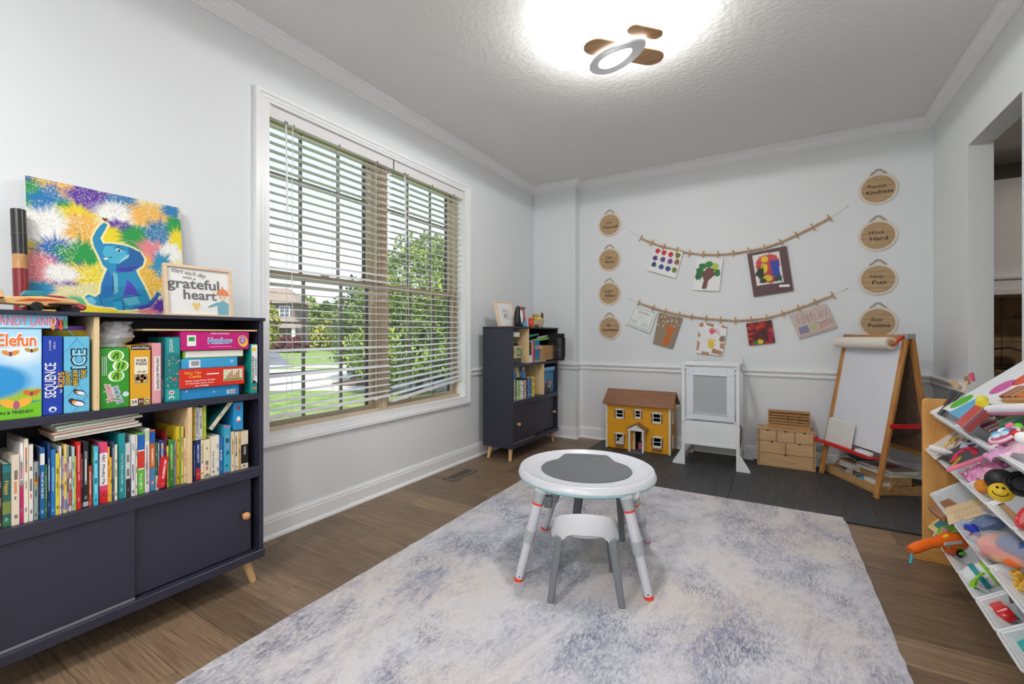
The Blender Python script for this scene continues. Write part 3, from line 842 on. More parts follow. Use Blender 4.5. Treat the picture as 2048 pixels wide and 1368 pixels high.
# ================================================================== BOOKCASES
CF, CB = -1.975, -2.290          # front and back of the cases
Z_TOP, Z_MID, Z_LOW, Z_BOT = 1.177, 0.845, 0.520, 0.150
m_leg = wood('leg_beech', (206, 164, 112), (228, 190, 140), 'Z', 5, 8, 0.4)
m_knob = wood('knob_wood', (196, 130, 80), (222, 164, 112), 'X', 9, 6, 0.3)
m_alu = col((186, 188, 194), 0.35, 0.6)
def bookcase(label, y0, y1, d1, d2, ysplit):
    t = thing('bookcase', label, 'bookcase', ((CF+CB)/2, (y0+y1)/2, 0), group='matching navy bookcases')
    O = Vector(t.location)
    def B(nm, a, b, m=m_navy, bev=0.002, par=t):
        return G().box(Vector(a)-O, Vector(b)-O).obj(nm, m, par, bevel=bev)
    B('side_panel', (CB, y0, Z_BOT), (CF, y0+0.018, Z_TOP-0.014))
    B('side_panel', (CB, y1-0.018, Z_BOT), (CF, y1, Z_TOP-0.014))
    B('top', (CB, y0-0.004, Z_TOP-0.014), (CF+0.006, y1+0.006, Z_TOP))
    B('shelf', (CB+0.008, y0+0.018, Z_MID-0.027), (CF-0.002, y1-0.018, Z_MID))
    B('shelf', (CB+0.008, y0+0.018, Z_LOW-0.045), (CF, y1-0.018, Z_LOW))
    B('bottom_board', (CB, y0-0.003, Z_BOT-0.035), (CF+0.006, y1+0.004, Z_BOT))
    B('back_panel', (CB, y0+0.018, Z_BOT), (CB+0.008, y1-0.018, Z_TOP-0.014), bev=0)
    B('divider', (CB+0.008, d1, Z_MID), (CF-0.004, d1+0.014, Z_TOP-0.014), m_birch, 0.001)
    B('divider', (CB+0.008, d2, Z_LOW), (CF-0.004, d2+0.015, Z_MID-0.027), m_birch, 0.001)
    B('track', (CF-0.026, y0+0.018, Z_BOT), (CF-0.012, ysplit, Z_BOT+0.008), m_alu, 0)
    dl = B('sliding_door', (CF-0.022, y0+0.02, Z_BOT+0.010), (CF-0.008, ysplit, Z_LOW-0.045))
    dr = B('sliding_door', (CF-0.040, ysplit-0.03, Z_BOT+0.004), (CF-0.026, y1-0.040, Z_LOW-0.045))
    for dd, yy, xx in ((dl, y0+0.085, CF-0.008), (dr, y1-0.073, CF-0.026)):
        (lambda c_: G().tube([c_, c_+Vector((0.016,0,0))], 0.007, 10).ball(c_+Vector((0.024,0,0)), (0.013,0.0165,0.0165), 16, 10))(Vector((xx, yy, 0.318))-O).obj('knob', m_knob, dd)
    for yy in (y0+0.02, y1-0.02):
        for z in (Z_TOP-0.045,):
            G().lathe([(0.005,0),(0.005,0.0012)], 12, Vector((CF-0.05, yy + (0.0 if yy < O.y else -0.0012), z))-O, ax='Y').obj('cap', m_navy, t)
    for sx, xx in ((-1, CB+0.055), (1, CF-0.055)):
        for sy, yy in ((-1, y0+0.055), (1, y1-0.055)):
            G().tube([Vector((xx, yy, Z_BOT-0.033))-O, Vector((xx+sx*0.012, yy+sy*0.032, 0.001))-O], [0.0215, 0.0135], 14).obj('leg', m_leg, t)
    return t
bookcase('navy bookcase full of games and books, nearest the camera', 0.225, 1.124, 0.553, 0.830, 0.666)
bookcase('navy bookcase in the far corner beside the window', 3.282, 4.190, 3.566, 3.872, 3.70)

FX = CF - 0.012
def yz(u, v, x): 
    p = pt(u, v, X=x); return p.y, p.z
UX, UY, UZ = Vector((1,0,0)), Vector((0,1,0)), Vector((0,0,1))
def face(y, z, x): return frame((x, y, z), UY, UZ)            # writing on a face that looks into the room (+X)
def spine(y, z, x): return frame((x, y, z), -UZ, UY)          # writing running down a spine
def spineup(y, z, x): return frame((x, y, z), UZ, -UY)
PAPER = col((232, 228, 216), 0.8)

def gamebox(name, label, y0, y1, z0, z1, rgb, xf=FX, depth=0.22, cat='box', side=None, group='boxed games and puzzles'):
    t = thing(name, label, cat, (xf-depth/2, (y0+y1)/2, z0), group=group)
    w, h, d = (y1-y0)/2, z1-z0, depth/2
    G().box((-d, -w, 0), (d, w, h)).obj('carton', col(rgb, 0.35), t, bevel=0.0015)
    t['fx'] = d
    return t, d, w, h
def on(t, y, z): return face(y, z, t['fx'] + 0.0003)
def patch(t, y0, y1, z0, z1, rgb, nm='panel', k=0.0004):
    d = t['fx']
    return G().box((d-0.0002, y0, z0), (d+k, y1, z1)).obj(nm, col(rgb, 0.4), t, smooth=False)
def disc(t, y, z, r, rgb, nm='spot', k=0.0006, ry=None, n=20, rot=0.0):
    d = t['fx']
    pl = [(r*math.cos(2*PI*i/n), (ry or r)*math.sin(2*PI*i/n)) for i in range(n)]
    pl = [(a*math.cos(rot)-b*math.sin(rot), a*math.sin(rot)+b*math.cos(rot)) for a, b in pl]
    return G().prism(pl, (d, y, z), UY, UZ, (k, 0, 0)).obj(nm, col(rgb, 0.4), t, smooth=False)
def shape(t, pts, rgb, nm='print', k=0.0006):
    return G().prism(pts, (t['fx'], 0, 0), UY, UZ, (k, 0, 0)).obj(nm, col(rgb, 0.4), t, smooth=False)

# ---- upper shelf, left compartment
y = lambda u, x=FX: yz(u, 700, x)[0]
zt = lambda u, v, x=FX: yz(u, v, x)[1]
# big game box, sky over grass
ya, yb = 0.262, y(84)
t, d, w, h = gamebox('game_box', 'tall game box with sky, grass and butterflies, leftmost on the upper shelf', ya, yb, Z_MID, zt(60, 657), (126, 196, 236), FX-0.002)
P = Pic(70, 100, (120, 192, 240))
P.put(np.clip((P.y-0.25)/0.5, 0, 1), (176, 222, 250)); P.oval(0.75, 0.75, 0.4, 0.2, (232, 244, 252), 0.7)
P.put((P.y < 0.36 + 0.04*np.sin(P.x*5)).astype(float), (150, 190, 40)); P.put((P.y < 0.30 + 0.05*np.sin(P.x*9))*np.abs(np.sin(P.x*160))*0.4, (196, 206, 60))
P.oval(0.30, 0.42, 0.62, 0.22, (44, 150, 214), 0.25); P.oval(0.15, 0.36, 0.30, 0.18, (28, 124, 196), 0.3)
P.put((P.y < 0.17 + 0.06*(P.x-0.4)**2).astype(float), (26, 140, 150)); P.put((P.y < 0.155 + 0.06*(P.x-0.4)**2).astype(float), (116, 196, 30))
P.obj('front_print', t, [(d+0.0005, -w+0.001, 0.001), (d+0.0005, w-0.001, 0.001), (d+0.0005, w-0.001, h-0.001), (d+0.0005, -w+0.001, h-0.001)])
text('Elefun', on(t, 0.031, h*0.865) @ Matrix.Translation((0,0,0.0004)), 0.054, col((255,255,255),0.4), t, 0.086, bold=0.05)
text('Elefun', on(t, 0.031, h*0.865) @ Matrix.Translation((0,0,0.0012)), 0.052, col((240,116,30),0.4), t, 0.081, bold=0.015)
text('ELEFUN & FRIENDS', on(t, 0.016, h*0.075) @ Matrix.Translation((0,0,0.0006)), 0.014, col((30,60,60),0.4), t, 0.098)
for (yy, zz, s, c1, c2) in ((0.018, 0.72, 0.011, (226,150,60), (120,70,110)), (0.062, 0.75, 0.009, (196,160,60), (90,70,60)), (0.062, 0.27, 0.011, (214,110,60), (150,60,60)), (0.030, 0.155, 0.020, (242,180,60), (180,90,130))):
    for q in (-1, 1):
        disc(t, yy+q*s*0.8, zz*h+s*0.3, s, c1, 'butterfly_wing', 0.0011, s*0.6, 10, q*0.6)
    disc(t, yy, zz*h, s*0.35, c2, 'butterfly_body', 0.0013, s*0.7, 8)
# candy game lying on top
z0 = zt(60, 657)
t, d, w, h = gamebox('game_box', 'flat pale blue candy game box lying on the tall boxes, far left', 0.235, y(135), z0+0.0005, zt(100, 630), (130, 202, 236), FX+0.002, 0.24)
patch(t, -w+0.001, w-0.001, 0.002, h*0.22, (178, 222, 242))
text('CANDY LAND', on(t, 0.030, h*0.5) @ Matrix.Translation((0,0,0.0004)), 0.042, col((248,236,244),0.4), t, 0.141, bold=0.03)
text('CANDY LAND', on(t, 0.030, h*0.5) @ Matrix.Translation((0,0,0.001)), 0.040, col((226,106,150),0.4), t, 0.136)
for k, c in enumerate(((214,150,60),(150,60,130),(220,80,60),(80,150,110))):
    disc(t, w-0.034+k*0.009, h*(0.3+0.1*(k%2)), 0.006, c, 'print_figure', 0.0007, 0.018, 10)
# blue strategy box
t, d, w, h = gamebox('game_box', 'deep blue upright game box next to the penguin box', y(86), y(126), Z_MID, zt(105, 672), (24, 62, 170), FX-0.004, 0.2)
text('SEQUENCE', frame((d+0.0006, -0.004, h*0.44), UZ, -UY), 0.036, m_white, t, h*0.44, bold=0.012)
text('KIDS', frame((d+0.0006, 0.020, h*0.44), UZ, -UY), 0.020, col((244,176,40),0.4), t, h*0.19, bold=0.02)
text('for', frame((d+0.0006, 0.019, h*0.30), UZ, -UY), 0.010, m_white, t)
text('2-4 PLAYERS', frame((d+0.0006, -0.006, h*0.88), UZ, -UY), 0.006, m_white, t)
text('AGES 3-6', frame((d+0.0006, 0.004, h*0.88), UZ, -UY), 0.006, m_white, t)
disc(t, 0.0, 0.018, 0.009, (230,236,246), 'emblem')
shape(t, [(-0.0045,0.012),(0.0045,0.012),(0.0045,0.018),(0,0.023),(-0.0045,0.018)], (24,62,170), 'emblem', 0.001)
# ice box
t, d, w, h = gamebox('game_box', 'icy pale blue game box with two small penguins', y(129), y(180), Z_MID, zt(155, 673), (104, 190, 226), FX-0.002, 0.2)
for a, b in (((-0.04,0.05),(0.045,0.14)), ((-0.045,0.2),(0.0,0.245)), ((0.045,0.06),(-0.02,0.0)), ((0.0,0.1),(0.045,0.04)), ((-0.03,0.27),(0.02,0.22))):
    G().beam((d+0.0004, a[0]*w/0.047, a[1]), (d+0.0004, b[0]*w/0.047, b[1]), 0.0016, 0.0006, (1,0,0)).obj('ice_crack', col((70,160,205),0.4), t, smooth=False)
text('ICE', frame((d+0.0005, 0.006, h*0.70), UZ, -UY), 0.050, m_black, t, h*0.28, bold=0.06)
text('ICE', frame((d+0.0010, 0.006, h*0.70), UZ, -UY), 0.046, col((150,214,240),0.3), t, h*0.25, bold=0.02)
for s, yy, zz, wd in (("DON'T", -0.022, 0.46, 0.17), ('BREAK', -0.004, 0.455, 0.20), ('THE', 0.016, 0.50, 0.11)):
    text(s, frame((d+0.0005, yy, h*zz), UZ, -UY), 0.019, m_black, t, h*wd*1.06, bold=0.09)
    text(s, frame((d+0.0010, yy, h*zz), UZ, -UY), 0.017, col((250,196,40),0.4), t, h*wd, bold=0.01)
for (yy, zz, s) in ((0.006, 0.26, 0.011), (0.0, 0.125, 0.0145)):
    disc(t, yy, zz*h, s*1.4, (36,48,80), 'penguin_back', 0.0007, s*0.75, 18, -0.4)
    disc(t, yy+s*0.15, zz*h-s*0.15, s*1.1, (240,240,240), 'penguin_belly', 0.0010, s*0.5, 18, -0.4)
    disc(t, yy-s*1.0, zz*h+s*0.7, s*0.5, (36,48,80), 'penguin_head', 0.0012)
    disc(t, yy-s*0.6, zz*h+s*0.3, s*0.35, (244,160,40), 'penguin_collar', 0.0013)
# round tins behind
t = thing('round_tin', 'round yellow tin with purple lid behind the icy game box', 'tin', (FX-0.13, y(141, FX-0.07), zt(150, 674, FX)+0.0005), group='boxed games and puzzles')
G().lathe([(0.066,0),(0.068,0.003),(0.068,0.022)], 32).obj('tin', col((232,200,40),0.35), t)
G().lathe([(0.070,0.022),(0.070,0.036),(0.064,0.039),(0,0.039)], 32).obj('lid', col((140,84,180),0.35), t)

# ---- upper shelf, right compartment
t, d, w, h = gamebox('puzzle_box', 'bright green puzzle box with round spot emblems', y(201), y(260), Z_MID, zt(230, 696), (52, 150, 42), FX-0.006, 0.2)
for k, (yy, zz) in enumerate(((0.003, 0.87), (0.016, 0.70), (0.004, 0.535))):
    disc(t, yy, zz*h, 0.0225, (240,246,236), 'white_rim', 0.0006, 0.020)
    disc(t, yy+0.001, zz*h, 0.0165, (120,196,48), 'green_spot', 0.0009, 0.0175)
    for q in (-1, 1): G().beam((d+0.0011, yy+q*0.006-0.003, zz*h-0.010), (d+0.0011, yy+q*(0.002 if k != 1 else 0.006)+0.003, zz*h+0.010), 0.003, 0.0008, (1,0,0)).obj('stroke', m_black, t, smooth=False)
text('Number', frame((d+0.0006, -0.016, h*0.26), Vector((0,-0.25,1)), Vector((0,-1,-0.25))), 0.030, m_white, t, 0.066, bold=0.07)
text('Number', frame((d+0.0011, -0.016, h*0.26), Vector((0,-0.25,1)), Vector((0,-1,-0.25))), 0.028, col((196,40,60),0.4), t, 0.062)
text('BLOCKS', frame((d+0.0006, 0.008, h*0.22), Vector((0,-0.25,1)), Vector((0,-1,-0.25))), 0.024, m_white, t, 0.064, bold=0.07)
text('BLOCKS', frame((d+0.0011, 0.008, h*0.22), Vector((0,-0.25,1)), Vector((0,-1,-0.25))), 0.022, col((60,90,180),0.4), t, 0.060)
for k in range(3): G().box((d, -0.034+k*0.005, h*0.55), (d+0.0006, -0.0325+k*0.005, h*0.86)).obj('small_print', m_white, t, smooth=False)
disc(t, 0.030, h*0.22, 0.009, (196,228,236), 'badge')
t, d, w, h = gamebox('puzzle_box', 'mustard floor puzzle box with pale label beside the green one', y(262), y(302), Z_MID, zt(282, 690), (226, 166, 38), FX-0.004, 0.2)
patch(t, -w+0.001, w-0.001, h-0.018, h-0.001, (60, 50, 44)); patch(t, -w*0.62, w*0.74, h*0.52, h*0.80, (240, 232, 210)); patch(t, -w*0.62, w*0.74, h*0.37, h*0.52, (172, 150, 110), 'city_print')
for k in range(16): q_ = -w*0.6+rnd.random()*w*1.1; z_ = h*0.375+rnd.random()*h*0.10; patch(t, q_, q_+0.007, z_, z_+0.010, rnd.choice([(214,120,60),(90,110,90),(230,210,160),(70,70,80)]), 'city_print', 0.0008)
text('petitcollage', on(t, 0, h-0.0095), 0.012, m_white, t, w*1.7)
text('FLOOR', on(t, 0.002, h*0.745) @ Matrix.Translation((0,0,0.0005)), 0.013, m_black, t, w*0.95); text('PUZZLE', on(t, 0.002, h*0.69) @ Matrix.Translation((0,0,0.0005)), 0.013, m_black, t, w*1.1)
text('18" x 24"', on(t, 0.002, h*0.555) @ Matrix.Translation((0,0,0.0005)), 0.008, m_black, t, w*0.8)
patch(t, -w+0.001, -w*0.3, 0.002, 0.026, (236,232,222)); patch(t, -w*0.28, w*0.3, 0.002, 0.026, (84,54,32)); patch(t, w*0.32, w-0.001, 0.002, 0.026, (206,190,120))
text('24', on(t, -w*0.66, 0.015) @ Matrix.Translation((0,0,0.0005)), 0.016, m_black, t, w*0.5); text('3+', on(t, w*0.02, 0.014) @ Matrix.Translation((0,0,0.0005)), 0.015, m_white, t, w*0.42)
disc(t, w*0.66, 0.014, 0.008, (84,54,32), 'seal', 0.0009); disc(t, w*0.66, 0.014, 0.0055, (222,206,140), 'seal', 0.0012)
t, d, w, h = gamebox('puzzle_box', 'slim pink boxed book set with white band', y(306), y(324), Z_MID, zt(315, 686), (226, 158, 168), FX-0.006, 0.16)
patch(t, -w*0.55, w*0.75, h*0.22, h*0.78, (240, 232, 226))
text('Little People, BIG DREAMS', spine(0.0025, h*0.5, d+0.0006), 0.012, m_black, t, h*0.52)
t, d, w, h = gamebox('puzzle_box', 'thin dark box between pink set and teal jigsaw', y(325), y(330), Z_MID, zt(328, 688), (60, 76, 92), FX-0.01, 0.16)
patch(t, -w+0.001, w-0.001, h*0.1, h*0.4, (90,110,124))
t, d, w, h = gamebox('jigsaw_box', 'teal jigsaw box with tiny coloured specks', y(331), y(360), Z_MID, zt(345, 674), (22, 124, 128), FX+0.002, 0.16)
patch(t, -w+0.002, w-0.002, h*0.75, h*0.985, (34,150,152)); patch(t, -w+0.002, w-0.002, h*0.03, h*0.2, (30,160,158))
text('JIGSAW', spineup(-0.006, h*0.87, d+0.0008), 0.018, m_white, t, h*0.2)
text('30', spineup(-0.004, h*0.11, d+0.0009), 0.026, m_white, t, 0.034)
for k in range(40): disc(t, rnd.uniform(-w+0.003, w-0.003), rnd.uniform(h*0.22, h*0.72), rnd.uniform(0.001, 0.0028), rnd.choice([(214,80,60),(240,200,80),(110,190,170),(150,210,120),(12,70,80),(240,150,140)]), 'speck', 0.0007, None, 6)
disc(t, 0.004, h*0.345, 0.008, (224,90,60), 'fish', 0.0009, 0.004, 10, 0.3)
disc(t, -0.008, h*0.15, 0.007, (232,80,60), 'seal', 0.0009, 0.004)
# stack on the right
zs = Z_MID
def lay(label, u0, u1, v0, rgb, xf=FX, dep=0.2, name='puzzle_box', cat='box'):
    global zs
    z1 = zt((u0+u1)/2, v0, xf)
    r = gamebox(name, label, y(u0, xf), y(u1, xf), zs+0.0004, z1, rgb, xf, dep, cat)
    zs = z1
    return r
t, d, w, h = lay('plain blue flat box at the bottom of the puzzle stack', 360, 478, 773, (36, 136, 196), FX-0.004)
patch(t, w*0.55, w*0.88, h*0.2, h*0.55, (232,234,236), 'barcode_label'); disc(t, w*0.1, h*0.5, 0.004, (160,210,236)); disc(t, -w*0.8, h*0.75, 0.004, (160,210,236))
for k in range(9): patch(t, w*0.6+k*0.004, w*0.6+k*0.004+0.0018, h*0.24, h*0.5, (20,20,20), 'bar', 0.0008)
t, d, w, h = lay('red castle floor puzzle box in the middle of the stack', 359, 489, 736, (214, 46, 30), FX+0.006)
for s, yy, zz, sz, wd, c in (('Fairy Tale', -w*0.62, 0.80, 0.014, 0.056, (250,200,60)), ('Castle', -w*0.56, 0.60, 0.015, 0.042, (250,200,60)), ('Extra Large Floor Puzzle', -w*0.40, 0.38, 0.0085, 0.106, (255,240,230)), ('48 "Easy-Clean" Jumbo Pieces', -w*0.42, 0.24, 0.007, 0.100, (255,240,230)), ('2 x 3 Feet!', -w*0.36, 0.10, 0.010, 0.048, (255,240,230))):
    text(s, on(t, yy, h*zz), sz, col(c,0.4), t, wd, bold=0.01)
patch(t, w*0.30, w*0.93, h*0.24, h*0.88, (214,222,196), 'castle_print')
for k in range(6): patch(t, w*0.40+k*0.009, w*0.40+k*0.009+0.006, h*0.34, h*(0.55+0.12*(k%3)), (190,120,70), 'castle_print', 0.0009)
patch(t, w*0.32, w*0.91, h*0.26, h*0.36, (110,150,70), 'castle_print', 0.0007); patch(t, -w*0.22, w*0.16, h*0.66, h*0.72, (255,240,230))
t, d, w, h = lay('light blue flat box with barcode label in the stack', 362, 475, 716, (62, 160, 212), FX-0.002)
patch(t, -w*0.74, -w*0.36, h*0.12, h*0.86, (236,238,240), 'barcode_label'); disc(t, w*0.78, h*0.6, 0.006, (170,216,238))
for k in range(10): patch(t, -w*0.66+k*0.0028, -w*0.66+k*0.0028+0.0012, h*0.3, h*0.76, (20,20,20), 'bar', 0.0008)
t, d, w, h = lay('thick white-paged lime green book lying in the stack', 366, 487, 700, (126, 178, 60), FX-0.006, name='lying_book', cat='book')
patch(t, -w+0.008, w-0.004, 0.004, h-0.003, (238,236,226), 'pages', 0.001)
t, d, w, h = lay('magenta number puzzle box on top of the stack', 362, 498, 664, (196, 24, 120), FX+0.004)
text('Numbers', on(t, 0.012, h*0.50), 0.034, m_white, t, 0.094, bold=0.06); text('Numbers', on(t, 0.012, h*0.50) @ Matrix.Translation((0,0,0.0006)), 0.032, col((40,130,200),0.4), t, 0.09, bold=0.01)
text('JUMBO FLOOR PUZZLE', on(t, 0.012, h*0.91), 0.009, m_white, t, 0.07); patch(t, -0.03, 0.058, h*0.16, h*0.20, (240,150,200))
patch(t, -w*0.84, -w*0.60, h*0.24, h*0.82, (240,240,238), 'badge'); patch(t, -w*0.80, -w*0.64, h*0.5, h*0.72, (40,150,70), 'badge', 0.0008)
disc(t, w*0.80, h*0.48, 0.020, (240,196,60), 'banana_print', 0.0006, 0.026, 16, 0.3); disc(t, w*0.78, h*0.55, 0.014, (170,110,170), 'number_two_print', 0.0009, 0.018); text('2', on(t, w*0.78, h*0.56) @ Matrix.Translation((0,0,0.001)), 0.03, col((230,214,236),0.4), t)
t, d, w, h = gamebox('puzzle_box', 'dark patterned box half hidden behind the white puzzle box', y(480), y(498), Z_MID, zt(490, 700), (60, 50, 70), FX-0.05, 0.14)
for k in range(10): disc(t, rnd.uniform(-w,w)*0.8, h*rnd.random()*0.9+0.01, 0.003, rnd.choice([(190,120,120),(120,140,180),(200,190,170)]), 'speck', 0.0007, None, 6)
t, d, w, h = gamebox('puzzle_box', 'white and teal upright search puzzle box at the right end', y(500), 1.100, Z_MID, zt(512, 688), (20, 146, 136), FX+0.006, 0.15)
patch(t, -w*0.72, w*0.95, h*0.22, h*0.985, (236, 236, 234)); disc(t, -w*0.05, h*0.89, 0.0085, (240,206,40), 'badge', 0.0008)
text('SEARCH & FIND PUZZLE', spine(-0.006, h*0.5, d+0.0008), 0.012, m_black, t, h*0.5); text('NATURAL HISTORY', spine(0.006, h*0.53, d+0.0008), 0.011, col((20,120,112),0.4), t, h*0.36)
patch(t, -w*0.5, w*0.8, h*0.085, h*0.125, (236,110,50)); disc(t, 0.0, h*0.23, 0.008, (30,30,36), 'beetle', 0.0009, 0.006, 8)
t, d, w, h = gamebox('plywood_sheet', 'thin birch plywood sheet lying under the top of the near bookcase', 0.69, 1.104, zt(430, 663)+0.001, zt(430, 663)+0.008, (222, 190, 142), FX, 0.2, 'board')
# crumpled clear bag
t = thing('plastic_bag', 'crumpled clear plastic bag sitting on the green puzzle box', 'bag', (FX-0.07, y(229, FX-0.03), zt(230, 696)+0.002))
rg = np.random.RandomState(4); vs = []; fs = []
for i in range(9):
    for j in range(12):
        a = 2*PI*j/12; r = (0.052 - 0.0035*abs(i-3)) * (1+0.22*rg.uniform(-1,1)); 
        vs.append((math.cos(a)*r*0.9, math.sin(a)*r*1.05 + i*0.003, i*0.0115 + rg.uniform(-0.004,0.004) if i else 0))
for i in range(8):
    for j in range(12): fs.append((i*12+j, i*12+(j+1)%12, (i+1)*12+(j+1)%12, (i+1)*12+j))
fs.append(tuple(range(96,108))); fs.append(tuple(range(11,-1,-1)))
G().add(vs, fs).obj('crumpled_film', clear('bag_film', L(226,228,232), 0.25, 0.62), t, ang=0.3)

# ---- books
_shelfbooks = []
def book(desc, y0, y1, z0, z1, rgb, xf, depth=0.17, bands=(), words=None, wc=(250,250,250), wz=0.5, wf=0.6, tilt=0.0, ws=0.75, mark=None, up=False):
    t = thing('book', desc, 'book', (xf-depth/2, (y0+y1)/2, z0), group='books on the bookcases')
    w, h, d = (y1-y0)/2, z1-z0, depth/2
    c = min(0.0022, w*0.3)
    g = G().box((-d, -w, 0), (d-c, -w+c, h)).box((-d, w-c, 0), (d-c, w, h)).box((d-c, -w, 0), (d, w, h))
    g.obj('cover', col(rgb, 0.4), t, smooth=False)
    G().box((-d+0.003, -w+c, 0.002), (d-c, w-c, h-0.003)).obj('pages', PAPER, t, smooth=False)
    for a, b, q in bands:
        G().box((d-0.0002, -w, a*h), (d+0.0004, w, b*h)).obj('spine_band', col(q, 0.4), t, smooth=False)
    if words: text(words, (spineup if up else spine)(0, wz*h, d+0.0006), 2*w*ws, col(wc, 0.4), t, h*wf)
    elif mark: G().box((d-0.0002, -w*0.35, mark[0]*h), (d+0.0005, w*0.35, mark[1]*h)).obj('spine_print', col(mark[2], 0.4), t, smooth=False)
    lum = sum(rgb)/3; q = tuple(int(min(255, c*0.55+110)) if lum < 130 else int(c*0.55) for c in rgb)
    for k in range(3 if not words else 1):
        a = 0.03 + 0.30*k + rnd.random()*0.12; wl = rnd.uniform(0.04, 0.16) if k else 0.05
        G().box((d-0.0002, -w*rnd.uniform(0.15,0.6), a*h), (d+0.00055, w*rnd.uniform(0.15,0.6), (a+wl)*h)).obj('spine_print', col(q, 0.4), t, smooth=False)
    if tilt: t.rotation_euler = (tilt, 0, 0)
    _shelfbooks.append(t)
    return t
S6 = lambda x, yy: (x/5.263, 800 + yy/5.263)
S7 = lambda x, yy: (250 + x/6.514, 800 + yy/6.514)
BX = CF - 0.022
